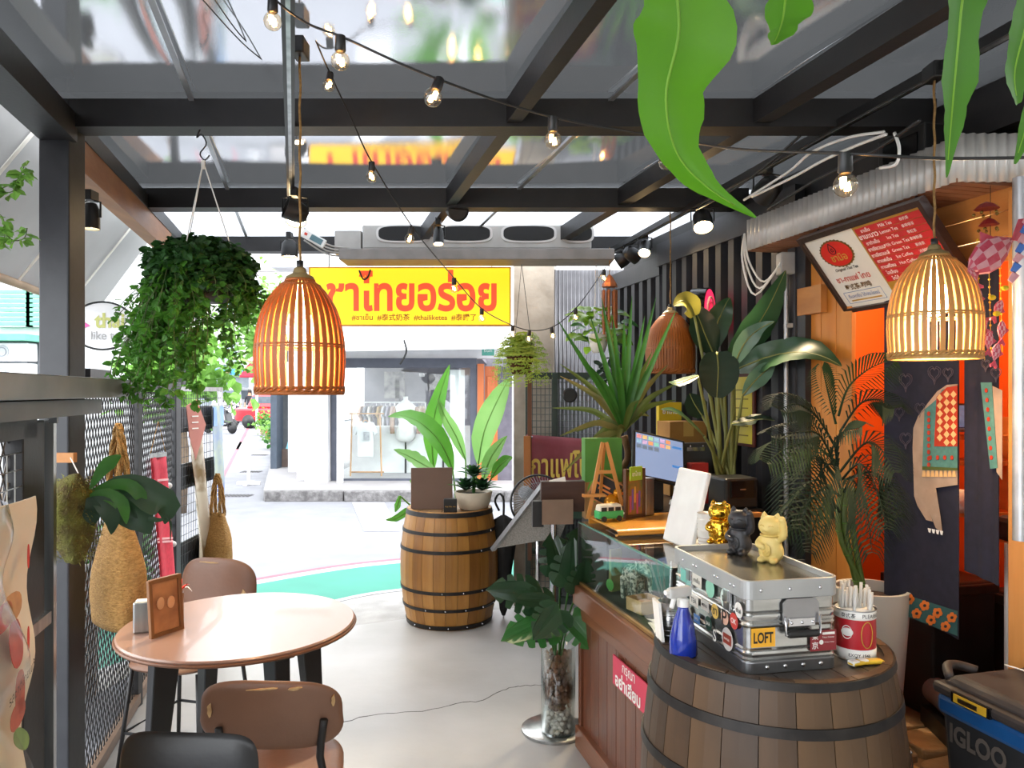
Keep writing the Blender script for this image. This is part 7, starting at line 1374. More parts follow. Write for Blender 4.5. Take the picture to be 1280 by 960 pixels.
PF = [([(1048, 520), (1060, 485), (1085, 462), (1112, 450)], 2.8, 2.7, .13, 1), ([(1050, 540), (1075, 505), (1100, 500), (1118, 510)], 2.75, 2.6, .12, 0), ([(1045, 530), (1035, 490), (1028, 460)], 2.8, 2.8, .09, 1), ([(1045, 560), (1020, 520), (995, 505), (975, 512)], 2.75, 2.6, .13, 0), ([(1048, 580), (1015, 555), (985, 560), (958, 578)], 2.75, 2.5, .12, 1), ([(1050, 590), (1080, 555), (1100, 560), (1118, 590)], 2.7, 2.55, .12, 0),
      ([(1048, 600), (1020, 570), (1005, 590), (985, 640)], 2.7, 2.5, .14, 0), ([(1050, 610), (1040, 580), (1020, 600), (1000, 660)], 2.65, 2.45, .14, 0), ([(1052, 600), (1075, 580), (1095, 610), (1108, 660)], 2.7, 2.5, .14, 0), ([(1055, 615), (1065, 600), (1082, 630), (1090, 690)], 2.65, 2.5, .13, 0), ([(1050, 620), (1030, 610), (1010, 630), (980, 660)], 2.7, 2.55, .12, 1), ([(1048, 590), (1025, 545), (1000, 540), (965, 545)], 2.75, 2.6, .12, 0), ([(1055, 600), (1090, 590), (1110, 610), (1122, 645)], 2.75, 2.65, .12, 0), ([(1050, 600), (1045, 560), (1055, 540), (1075, 535)], 2.6, 2.45, .1, 0), ([(1050, 640), (1035, 625), (1020, 650), (1012, 690)], 2.7, 2.55, .1, 0)]
for pl, ya, yb, ln, k in PF: palm_frond(pa, pl, ya, yb, ln, pm2 if k else pm_)
# traveller plant behind the far barrel
tv = thing('banana_plant', 'bright green banana plant behind the honey brown barrel', 'plant', (-.42, 6.05, -.04)); b0 = V((-.40, 6.05, .3)); MB().lathe([(.12, -.0), (.14, .02), (.17, .3), (.16, .3), (.001, .27)], 24, (-.40, 6.05, -.04)).build('pot', mat('terracotta', '#8a5a40', '#784a34', rough=.8), tv, world=True, smooth=True)
bl = [mat('banana_green', '#5f9a3a', '#4a862c', scale=3, rough=.4, transl=.5), mat('banana_pale', '#8ab86a', '#74a656', scale=3, rough=.4, transl=.5)]
TV = [([(542, 585), (540, 540), (548, 500), (562, 456)], [.02, .13, .16, .1, .004], 6.05, 6.0, 0, f), ([(566, 588), (552, 555), (528, 530), (505, 520), (485, 521)], [.02, .14, .2, .17, .08, .004], 5.9, 5.6, 0, (0, -.7, .7)), ([(598, 580), (605, 540), (622, 500), (637, 472)], [.02, .17, .2, .13, .004], 5.95, 5.9, 1, f), ([(582, 575), (570, 545), (556, 520), (547, 498)], [.01, .09, .1, .06, .004], 6.0, 6.0, 1, f), ([(545, 590), (528, 580), (510, 570), (492, 562)], [.02, .12, .15, .09, .004], 5.8, 5.6, 1, (0, -.7, .7)), ([(604, 600), (612, 575), (625, 555), (634, 545)], [.02, .1, .1, .05, .004], 5.8, 5.7, 1, f), ([(614, 598), (622, 585), (632, 575), (641, 572)], [.01, .08, .08, .004], 5.7, 5.6, 0, f), ([(545, 625), (528, 612), (512, 600)], [.02, .1, .004], 5.8, 5.6, 0, f), ([(520, 635), (508, 640), (495, 648), (482, 650)], [.02, .06, .05, .004], 5.6, 5.5, 0, f), ([(500, 620), (497, 632), (494, 640)], [.02, .05, .004], 5.6, 5.6, 0, f)]
for pl, wd, ya, yb, k, up in TV: big_leaf(tv, b0 + V((random.uniform(-.06, .06), random.uniform(-.05, .05), 0)), pl, wd, ya, yb, bl[k], up, wave=.1)
# monstera in a glass vase
mv = thing('monstera_vase', 'monstera cuttings in a glass cylinder of bark and white pebbles', 'plant', (.215, 3.5, .023)); vb = V((.215, 3.5, .023))
MB().lathe([(.078, 0), (.08, .004), (.08, .4), (.076, .4), (.076, .008), (.001, .006)], 32, vb).build('glass_cylinder', glass, mv, world=True, smooth=True)
random.seed(6); barkm = [mat('bark_%d' % k, c, d, scale=12, rough=.9, bump=.5) for k, (c, d) in enumerate((('#6e4a34', '#4f3424'), ('#83583e', '#5f402c')))]; rock = []
def chunk(s, seed):
    mb = MB(); mb.ball((0, 0, 0), (s, s*.8, s*.7), 8, 6); mb.v = [v*(1 + .35*mnoise.noise(v*35 + V((seed, 0, 0)))) for v in mb.v]; return mb
pro = [chunk(.021, k).build('bark_chip', barkm[k % 2], mv) for k in range(4)]; n_b = 0
for lay in range(9):
    for k in range(14):
        a = 2*PI*k/14 + lay*.3; r = .057 if k % 4 else .028; o = pro[n_b] if n_b < 4 else share(random.choice(pro), mv); o.location = (r*math.cos(a), r*math.sin(a), .135 + lay*.027); o.rotation_euler = (random.uniform(0, 6), random.uniform(0, 6), random.uniform(0, 6)); n_b += 1
pro = [chunk(.014, 10 + k).build('white_pebble', mat('white_pebble', '#d8d2ca', '#c6c0b8', rough=.5), mv, smooth=True) for k in range(3)]; n_b = 0
for lay in range(5):
    for k in range(15):
        a = 2*PI*k/15 + lay*.2; r = .06 if k % 3 else .03; o = pro[n_b] if n_b < 3 else share(random.choice(pro), mv); o.location = (r*math.cos(a), r*math.sin(a), .018 + lay*.021); o.rotation_euler = (random.uniform(0, 6), random.uniform(0, 6), 0); n_b += 1
def monstera(par, stem0, tip_base, d, up, s, m):
    d = V(d).normalized(); up = V(up).normalized(); sd = d.cross(up).normalized(); nn = sd.cross(d); mb = MB(); 
    half = [(0, 0), (-.12, .18), (-.05, .4), (.12, .52), (.2, .52), (.25, .48), (.235, .3), (.27, .3), (.31, .5), (.38, .52), (.44, .48), (.43, .28), (.46, .28), (.52, .45), (.58, .44), (.63, .4), (.62, .24), (.65, .24), (.72, .34), (.8, .27), (.88, .17), (.96, .07), (1.03, 0)]
    s *= 1.15
    for sg in (-1, 1): pts = [tip_base + d*(x*s) + sd*(y*sg*s) + nn*(-.35*s*y*y - .25*s*max(0, x)**2 + .12*s*abs(y)) for x, y in half]; mb.add(pts, [tuple(range(len(pts))) if sg > 0 else tuple(range(len(pts) - 1, -1, -1))])
    mb.build('leaf', m, par, world=True); MB().tube(crom([stem0, (stem0 + tip_base)/2 + V((0, 0, .04)), tip_base], 10), .0045, 6).build('stem', leaf_green, par, world=True, smooth=True)
s0 = vb + V((0, 0, .3)); mm = [mat('monstera_dark', '#2c4a30', '#203a24', scale=4, rough=.25, transl=.12), mat('monstera_green', '#3f7a3c', '#316630', scale=4, rough=.28, transl=.2)]
for (px, py, Y, d, up, s, k) in ((670, 745, 3.42, (-1, -.2, .35), (0, -.6, .8), .19, 0), (690, 778, 3.35, (-1, -.4, -.05), (0, -.5, .85), .2, 1), (712, 730, 3.4, (.15, -.1, 1), (.2, -1, .2), .17, 0), (700, 715, 3.55, (-.15, .1, 1), (.3, -1, .2), .16, 0), (715, 770, 3.35, (.55, -.4, -.6), (0, -1, .5), .15, 1), (700, 762, 3.3, (-.5, -.5, -.3), (0, -.8, .8), .15, 0), (716, 705, 3.6, (.2, .1, 1), (0, -1, .2), .15, 0), (722, 740, 3.38, (.3, -.2, .8), (.5, -1, .2), .13, 0), (690, 755, 3.38, (-.7, -.3, .3), (0, -.7, .8), .14, 0)): monstera(mv, s0 + V((random.uniform(-.02, .02), random.uniform(-.02, .02), 0)), at(px, py, Y), d, up, s, mm[k])
# ------------------------------------------------------------------ across the street
SY = 12.6; SP = .12
sw_m = mat('sidewalk_concrete', '#8c8a8b', '#807d7f', scale=2, rough=.9, bump=.3)
k0, k1 = gr(330, 622, -.04), gr(900, 632, -.04)
pv = MB().prism([(-3.75, 11.35), (14, 11.0), (14, 16), (-3.9, 16), (-7.6, 27), (-8.4, 27)], .16, z0=-.04); tag(struct(pv.build('sidewalk', sw_m)), 'raised concrete sidewalk with a rough kerb before the clothes shop', 'sidewalk')
rgh = mat('rough_kerb', '#4f4d4e', '#757374', scale=14, rough=.95, bump=.8)
for k in range(12): a = -3.72 + k*1.2; yk = 11.33 - .02*k; MB().box((a + .6, yk - .02, .035), (1.18, .12, .17)).build('kerb_stone', rgh, bpy.data.objects['sidewalk'], bevel=.02)
sp = lambda px, py, dY=0.0: at(px, py, SY + dY)
bd_ = thing('clothes_shop', 'white shopfront with a grey framed display window across the street', 'building', (sp(520, 600).x, SY, SP)); frm = mat('slate_frame', '#454956', '#3c404c', rough=.5); shopw = mat('shop_white', '#d5d4d6', '#c6c5c8', scale=3, rough=.85, bump=.2)
def sbox(nm, x0, y0, x1, y1, d0, d1, m, par=None, bev=0.0):
    a, b = at(x0, y1, SY), at(x1, y0, SY); return MB().box(((a.x + b.x)/2, SY + (d0 + d1)/2, (a.z + b.z)/2), (abs(b.x - a.x), d1 - d0, abs(b.z - a.z))).build(nm, m, par or bd_, world=True, bevel=bev)
sbox('pillar', 386, 440, 414, 604, -.25, .3, shopw); sbox('pillar', 372, 470, 386, 600, -.05, .3, shopw)
sbox('wall', 414, 320, 640, 448, 0, .3, shopw); sbox('upper_wall', 330, 150, 1000, 330, .3, .8, shopw); sbox('wall', 640, 300, 1000, 604, 0, .3, shopw)
sbox('window_frame', 415, 455, 424, 604, -.06, .04, frm); sbox('window_frame', 588, 455, 596, 604, -.06, .04, frm); sbox('window_frame', 415, 448, 596, 460, -.08, .04, frm); sbox('window_frame', 424, 598, 588, 604, -.06, .04, frm)
sbox('white_post', 427, 463, 434, 604, -.35, -.28, white_paint); sbox('inner_post', 562, 462, 580, 600, .1, .2, white_paint)
sbox('window_pane', 424, 460, 588, 598, -.02, -.012, glass); sbox('low_partition', 424, 535, 588, 600, .9, .95, white_paint)
sbox('back_wall', 405, 420, 700, 604, 3.4, 3.5, mat('shop_back_wall', '#8a8890', '#7c7a82', scale=3, rough=.8)); sbox('ceiling_panel', 405, 440, 600, 446, .3, 3.4, mat('shop_ceiling', '#77757c', '#6c6a72', rough=.8)); sbox('floor_panel', 405, 598, 640, 604, 0, 3.4, mat('shop_floor', '#a5a2a4', '#98959a', rough=.6))
for (x0, y0, x1, y1) in ((438, 458, 470, 500), (455, 470, 462, 512), (508, 462, 530, 488)): sbox('wall_print', x0, y0, x1, y1, 3.34, 3.38, mat('wall_print_grey', '#a8a4a2', '#5c5a60', scale=6, rough=.7))
sbox('signboard_lamp', 510, 464, 516, 468, 1.5, 1.7, white_paint)
ev = thing('shop_eave', 'long white corrugated eave above the clothes shop window', 'eave', (sp(520, 430).x, SY - .8, 2.3)); MB().hexa([at(395, 436, 11.5), at(640, 432, 11.5), at(700, 408, 12.7), at(330, 410, 12.7), at(395, 430, 11.5), at(640, 426, 11.5), at(700, 402, 12.7), at(330, 404, 12.7)]).build('eave_sheet', white_paint, ev, world=True); MB().bar(at(395, 434, 11.45), at(645, 430, 11.45), .1, .14).build('gutter', shopw, ev, world=True)
for k in range(20): x = 400 + k*12; MB().bar(at(x, 430, 11.5), at(x - 6 + k*.6, 404, 12.7), .05, .03).build('eave_rib', white_paint, ev, world=True)
mb = MB(); mb.tube(crom([at(505, 425, 11.3), at(508, 440, 11.4), at(500, 455, 11.5)], 10), .015, 5); tag(mb.build('eave_cable', black_plastic, None, world=True, loc=at(505, 425, 11.3)), 'black cable dangling from the eave across the street', 'cable')
wr_ = thing('wooden_doorway', 'orange timber doorway at the end of the clothes shop', 'door', (sp(610, 600).x, SY, SP)); wdm = wood('door_orange_wood', '#b5602c', '#9a4c20', 'z', scale=2)
sbox('jamb', 597, 455, 605, 604, -.1, .05, wdm, wr_); sbox('door_leaf', 606, 458, 622, 604, -.02, .03, wdm, wr_); sbox('door_panel', 609, 470, 619, 530, -.05, -.02, wdm, wr_, .01); sbox('door_panel', 609, 540, 619, 595, -.05, -.02, wdm, wr_, .01); sbox('dark_opening', 622, 458, 640, 604, -.01, .02, mat('dark_opening', '#5a5660', '#4c4852', rough=.8), wr_)
gsn = thing('green_shop_sign', 'small green hanging sign above the orange doorway', 'sign', sp(611, 440)); MB().box((0, -.4, 0), (.2, .03, .16)).build('panel', mat('green_sign', '#4f9a8a', '#458e7e', rough=.5), gsn); text(gsn, 'ร้านค้า', white_ink, (V((0, -.416, 0)), V((1, 0, 0)), V((0, 0, 1))), width=.13, world=False); MB().tube([V((0, -.4, .08)), V((0, .0, .08))], .01, 6).build('bracket', black_steel, gsn)
# garments
def shirt_out(w_, h_): return [(-.16*w_, 1*h_), (-.08*w_, .955*h_), (.08*w_, .955*h_), (.16*w_, 1*h_), (.36*w_, .95*h_), (.52*w_, .68*h_), (.4*w_, .6*h_), (.33*w_, .7*h_), (.34*w_, 0), (-.34*w_, 0), (-.33*w_, .7*h_), (-.4*w_, .6*h_), (-.52*w_, .68*h_), (-.36*w_, .95*h_)]
rk = thing('garment_stand', 'slim wooden garment stand behind the shop window', 'clothes rack', sp(458, 598, .45)); pw_ = wood('pale_stand', '#c09468', '#a87c54', 'z')
for px in (438, 477):
    for d in (-.12, .12): MB().tube([sp(px, 598, .45 + d) - V((0, 0, .0)), sp(px + (2 if px < 450 else -2), 516, .45)], .014, 6).build('stand_leg', pw_, rk, world=True)
for py in (517, 590): MB().tube([sp(437, py, .45), sp(480, py, .45)], .014, 6).build('crossbar', pw_, rk, world=True)
ts = thing('white_tshirt', 'white printed t-shirt hanging on the wooden garment stand', 't-shirt', sp(457, 570, .4)); MB().prism(shirt_out(.42, .62), .06, (sp(457, 571, .42), V((1, 0, 0)), V((0, 0, 1)))).build('shirt', mat('white_cotton', '#dcdcde', '#cfcfd2', rough=.9), ts, world=True, bevel=.01); MB().box(sp(458, 545, .33), (.1, .01, .14)).build('grey_print', mat('shirt_print', '#8a8a90', '#b8b8bc', scale=14, rough=.9), ts, world=True); MB().tube(crom([sp(452, 530, .42), sp(457, 525, .42), sp(463, 530, .42)], 8), .01, 6).build('hanger', pw_, ts, world=True)
cr_ = thing('clothes_rail', 'white clothes rail at the back of the shop window', 'clothes rack', sp(490, 598, 1.6)); zr = sp(490, 503, 1.6).z
for px in (450, 532): x = sp(px, 500, 1.6).x; MB().tube([V((x, SY + 1.6, SP)), V((x, SY + 1.6, zr))], .015, 8).build('upright', white_paint, cr_, world=True)
MB().tube([V((sp(450, 500, 1.6).x, SY + 1.6, zr)), V((sp(532, 500, 1.6).x, SY + 1.6, zr))], .015, 8).build('rail', white_paint, cr_, world=True)
gc = ['#c8a898', '#8a8c94', '#d8d4cc', '#6e6a72', '#b89a6a', '#dcdce0', '#a8a4b0', '#d0b8b0', '#7c8088', '#c4c0ba', '#9a8a78', '#e0dcd8', '#8e96a4', '#c0b0a0']; gn_ = ['salmon', 'slate grey', 'ivory', 'charcoal', 'mustard', 'white', 'lilac grey', 'rose', 'steel grey', 'stone', 'khaki', 'cream', 'denim blue', 'sand']
for k in range(14):
    x = sp(454 + k*5.6, 500, 1.6).x; g_ = thing('hanging_garment', '%s garment hanging on the white clothes rail' % gn_[k], 'garment', (x, SY + 1.6, zr - .62), 0, 'garments on the rail'); MB().prism(shirt_out(.42, .56), .045, (V((-.02, 0, .0)), V((.25, 1, 0)).normalized(), V((0, 0, 1)))).build('garment', mat('garm_%d' % k, gc[k], None, scale=9, rough=.9), g_, bevel=.01); MB().tube(crom([V((0, 0, .54)), V((0, .0, .61)), V((.01, 0, .635))], 6), .006, 5).build('hook', chrome, g_)
for i_, (px, lab, colr) in enumerate(((507, 'mannequin torso in white shorts behind the shop window', '#e2e0e0'), (554, 'mannequin torso in a pale blouse at the window corner', '#d2d0d6'))):
    mq = thing('mannequin', lab, 'mannequin', sp(px, 598, .8)); MB().lathe([(.14, 0), (.14, .015), (.02, .03), (.015, .65)], 18).build('stand', black_steel, mq, smooth=True); MB().lathe([(.1, .65), (.17, .72), (.16, .85), (.12, 1.0), (.16, 1.15), (.19, 1.28), (.1, 1.36), (.045, 1.4), (.045, 1.46)], 20, sy=.65).build('torso', mat('mannequin_cloth%d' % i_, colr, None, rough=.9), mq, smooth=True)
    for s in (-1, 1): MB().tube(crom([V((s*.18, 0, 1.27)), V((s*.24, 0, 1.05)), V((s*.23, -.03, .8))], 8), .04, 8).build('arm', mat('mannequin_skin', '#a88a78', '#98796a', rough=.6), mq, smooth=True)
bc_ = thing('blue_cap', 'blue cap resting above the clothes rail in the shop', 'cap', sp(511, 512, 1.2)); MB().lathe([(.12, 0), (.115, .06), (.07, .11), (.001, .125)], 20).build('crown', mat('cap_blue', '#4a7ab8', '#3e6ca8', rough=.9), bc_, smooth=True); mb = MB(); pad(mb, .16, .12, .012, p=2.4, fr=(V((0, -.13, .01)), V((1, 0, 0)), V((0, 1, 0)))); mb.build('peak', mat('cap_blue'), bc_, smooth=True); MB().tube([V((0, 0, 0)), V((0, 0, -.5))], .015, 6).build('hat_peg', white_paint, bc_)
# side street: wall receding, stacks, pots, stand
def far_building(label, x0, x1, Y, h, col, nwin, rows_, wcol, depth=6, nm='apartment_building', z0=0.0, shop=None, rz=0.0):
    t = thing(nm, label, 'building', ((x0 + x1)/2, Y, z0), rz); W_ = x1 - x0; MB().box((0, depth/2, h/2), (W_, depth, h)).build('walls', mat('wall' + col, col, None, scale=1.5, rough=.9), t)
    for r_ in range(rows_):
        for c_ in range(nwin):
            x = -W_/2 + W_*(c_ + .5)/nwin; z = 3.4 + r_*3.0 if h > 5 else 1.5 + r_*2
            if z + 1.4 > h: continue
            wn = MB().box((x, -.03, z + .6), (W_/nwin*.6, .08, 1.3)).build('window', mat('winframe', '#b8bcc0', '#a8acb0', rough=.5), t); MB().box((x, -.08, z + .6), (W_/nwin*.52, .02, 1.15)).build('pane', mat('winp' + wcol, wcol, None, rough=.15), wn)
            MB().box((x, -.25, z - .1), (W_/nwin*.75, .45, .08)).build('window_sill', white_paint, t)
    if shop:
        MB().box((0, -.06, 1.4), (W_*.9, .1, 2.4)).build('shopfront', mat('shopfront_glass', '#9aa4ac', '#7c868e', scale=2, rough=.2), t); MB().box((0, -.5, 2.8), (W_*.95, .9, .35)).build('shop_awning', mat('awning' + shop, shop, None, rough=.7), t)
    MB().box((0, depth/2, h + .1), (W_ + .3, depth + .3, .2)).build('roof_slab', mat('roof_grey', '#a8a6a4', '#9a9896', rough=.9), t); return t
far_building('pale apartment block with a blue shopfront awning closing the far end of the street', -20.5, -14.2, 46, 9, '#d2d0cf', 3, 2, '#8a9aa8', shop='#3f8fc8')
far_building('beige apartment block far along the street left of the blue awning', -31, -21, 42, 10, '#cdc8c0', 4, 2, '#94a0a8', shop='#c8c4bc')
far_building('white building corner with small windows beyond the red parasol', -14.0, -9.5, 40, 8, '#dcdad8', 2, 2, '#a0a8b0', shop='#b8b6b4')
gb3 = far_building('grey apartment building with green shutters across the left street', -12.6, -7.6, 12.5, 8, '#b9bcbc', 2, 0, '#8a9aa8', depth=3.6)
for k, px in enumerate((-40, 18, 56)):
    p = at(px, 385, 12.4); MB().box((p.x + 10.1, -.06, p.z), (.62, .1, .62)).build('shutter_frame', white_paint, gb3); 
    for j in range(8): MB().box((p.x + 10.1, -.13, p.z - .26 + .075*j), (.56, .03, .05)).build('green_slat', mat('shutter_green', '#5fb48e', '#52a682', rough=.5), gb3)
MB().box((-.0, -.35, at(20, 424, 12.3).z), (4.9, .7, .1)).build('green_ledge', mat('ledge_green', '#57a488', '#4c987c', rough=.6), gb3)
for k, px in enumerate((34, 52)): p = at(px, 455, 12.4); MB().box((p.x + 10.1, -.05, p.z), (.3, .06, .7)).build('window_grille', mat('grille_grey', '#8a8e92', '#7c8084', rough=.5), gb3)
for k, (px, py) in enumerate(((12, 440), (12, 466), (-30, 452))):
    p = at(px, py, 12.1); ao = thing('outdoor_ac_unit', ['white outdoor air conditioner unit, upper one under the green ledge', 'white outdoor air conditioner unit, lower one of the stacked pair', 'white outdoor air conditioner unit beside the window grille'][k], 'air conditioner', p); MB().box((0, .1, 0), (.62, .26, .3)).build('casing', white_paint, ao, bevel=.02); MB().lathe([(.11, 0), (.11, .012)], 24, (-.1, -.03, 0), R=Euler((PI/2, 0, 0)).to_matrix()).build('fan_grille', mat('ac_grille', '#a8acb0', '#9a9ea2', rough=.5), ao)
    MB().tube([V((-.1 + .07*math.cos(i*PI/10), -.046, .07*math.sin(i*PI/10))) for i in range(20)], .006, 5, closed=True).build('fan_ring', mat('grille_grey'), ao); MB().box((0, .2, -.17), (.5, .3, .03)).build('bracket', grey_steel, ao)
alc = thing('utility_alcove', 'grey utility recess with pipes beside the white shop pillar', 'building', (at(355, 565, 14.8).x, 14.8, SP)); a0 = at(355, 500, 15.0)
MB().box((a0.x, 15.2, 1.5), (.55, .3, 3.0)).build('recess_wall', mat('alcove_grey', '#5c6064', '#505458', scale=5, rough=.8), alc, world=True); MB().box((at(344, 500, 14.6).x, 14.7, 1.5), (.12, .4, 3.0)).build('blue_post', mat('alcove_blue', '#454f5c', '#3c4652', scale=8, rough=.7), alc, world=True); MB().box((at(366, 500, 14.2).x + .1, 14.1, 1.5), (.2, .4, 3.0)).build('white_post', shopw, alc, world=True)
MB().box((a0.x - .02, 14.95, .3), (.28, .25, .35)).build('bin', mat('brown_bin', '#6a5a52', '#5c4c46', rough=.7), alc, world=True); MB().box((a0.x + .18, 14.9, .5), (.2, .03, .35), (0, .3, 0)).build('cyan_board', mat('cyan_board', '#8ad0dc', '#7cc4d0', rough=.6), alc, world=True); MB().hexa([V((a0.x - .22, 14.6, 1.75)), V((a0.x + .25, 14.6, 1.75)), V((a0.x + .2, 15, 2.2)), V((a0.x - .2, 15, 2.2)), V((a0.x - .22, 14.6, 1.72)), V((a0.x + .25, 14.6, 1.72)), V((a0.x + .2, 15, 2.17)), V((a0.x - .2, 15, 2.17))]).build('white_sheet', white_paint, alc, world=True)
ws = thing('white_sign_stand', 'white metal sign stand on the pavement by the drain grates', 'sign stand', gr(311, 606, -.04)); MB().tube([V((0, 0, 0)), V((0, 0, .75))], .03, 8).build('pole', white_paint, ws, smooth=True); MB().box((0, 0, .03), (.4, .06, .05)).build('foot', white_paint, ws); MB().box((0, 0, .03), (.06, .4, .05)).build('foot', white_paint, ws)
pp = gr(321, 543, -.04); um2 = thing('street_parasol', 'crimson parasol on a white pole beside the street', 'parasol', pp); sc_ = pp.y/F; MB().tube([V((0, 0, 0)), V((0, 0, 2.75))], .05, 8).build('pole', white_paint, um2, smooth=True); MB().lathe([(.7, 2.2), (.68, 2.26), (.3, 2.75), (.02, 2.95)], 8).build('canopy', mat('crimson_canvas', '#a8243c', '#981c34', rough=.8, transl=.3), um2); MB().lathe([(.25, 0), (.25, .06), (.05, .1)], 16).build('base', white_paint, um2)
random.seed(77)
for k, (px, py, c) in enumerate(((339, 548, 'terracotta'), (346, 560, 'red'), (353, 570, 'dark'), (331, 543, 'clay'))):
    q = gr(px, py, .0); pt = thing('street_pot_plant', 'bushy green plant in a %s pot along the pavement' % ('terracotta', 'red', 'dark grey', 'pale clay')[k], 'plant', q, 0, 'pot plants along the pavement'); MB().lathe([(.16, 0), (.22, .32), (.2, .32), (.001, .3)], 18).build('pot', mat('potc%d' % k, ('#b8603c', '#c0392e', '#5a565a', '#c8a890')[k], None, rough=.8), pt, smooth=True); lm = MB(); leafmass(lm, [V((random.gauss(0, .16), random.gauss(0, .16), .5 + random.gauss(0, .16))) for _ in range(220)], .13); lm.build('foliage', leaf_pale if k % 2 else leaf_green, pt)['kind'] = 'stuff'
# vehicles, scooters
def car(label, loc, rz, col, van=False):
    t = thing('van' if van else 'car', label, 'van' if van else 'car', loc, rz); m_ = mat('paint' + col, col, None, rough=.25, coat=.5); h_ = 1.0 if van else .62
    MB().box((0, 0, .62), (1.65, 4.0, .62)).build('lower_body', m_, t, bevel=.12); MB().box((0, .15, .9 + h_/2), (1.5, 2.6 if not van else 3.4, h_), taper=(.86, .8)).build('cabin', m_, t, bevel=.08); MB().box((0, -1.05 if not van else -1.45, .95 + h_/2), (1.2, .2, h_*.55), (-.35, 0, 0)).build('windscreen', mat('car_glass', '#4a5560', '#3e4852', rough=.1), t, bevel=.02)
    for s in (-1, 1):
        MB().box((s*.7, .15, .98 + h_/2), (.06, 2.0, h_*.5)).build('side_window', mat('car_glass'), t)
        for y in (-1.25, 1.25): MB().lathe([(.31, -.1), (.32, 0), (.31, .1)], 20, (s*.76, y, .31), R=Euler((0, PI/2, 0)).to_matrix()).build('wheel', black_plastic, t, smooth=True)
        MB().ball((s*.6, -1.98, .68), (.14, .05, .09), 10, 6).build('headlight', chrome, t, smooth=True)
    MB().box((0, -2.0, .4), (1.5, .1, .16)).build('bumper', mat('bumper', '#8a8a8c', '#7c7c7e', rough=.5), t, bevel=.03); return t
car('white van parked at the far end of the street', gr(291, 526, -.04) + V((0, 0, 0)), .1, '#d8d8da', True); car('red car parked beyond the potted plants', gr(354, 535, -.04), 1.3, '#c0202c')
def scooter(label, loc, rz, col):
    t = thing('scooter', label, 'scooter', loc, rz, 'parked scooters'); m_ = mat('scoot' + col, col, None, rough=.3)
    for y in (-.6, .6): MB().lathe([(.2, -.05), (.24, 0), (.2, .05)], 18, (0, y, .24), R=Euler((0, PI/2, 0)).to_matrix()).build('wheel', black_plastic, t, smooth=True)
    MB().box((0, .35, .55), (.32, .8, .35), taper=(.8, .9)).build('rear_body', m_, t, bevel=.06); MB().box((0, -.1, .33), (.3, .5, .08)).build('floorboard', black_plastic, t); MB().box((0, -.42, .65), (.36, .1, .6), (-.25, 0, 0)).build('leg_shield', m_, t, bevel=.04); MB().box((0, .35, .76), (.28, .7, .1)).build('seat', black_l, t, bevel=.04); MB().tube([V((-.3, -.35, 1.05)), V((0, -.45, 1.0)), V((.3, -.35, 1.05))], .025, 8).build('handlebar', black_plastic, t); MB().ball((0, -.52, .92), (.12, .08, .1), 12, 8).build('headlamp', white_paint, t, smooth=True)
    for s in (-1, 1): MB().tube([V((s*.25, -.38, 1.05)), V((s*.33, -.36, 1.22))], .01, 6).build('mirror_stem', black_plastic, t); MB().ball((s*.34, -.36, 1.25), (.06, .02, .045), 10, 6).build('mirror', black_plastic, t, smooth=True)
    return t
for i_, (px, py, c, nm) in enumerate(((275, 542, '#2c2c30', 'black'), (278, 537, '#d2d2d4', 'white'), (281, 533.5, '#5a6a8a', 'slate blue'), (283, 531, '#8a8c90', 'grey'))): scooter('%s scooter parked in the row on the left of the street' % nm, gr(px, py, -.04), 1.2, c)
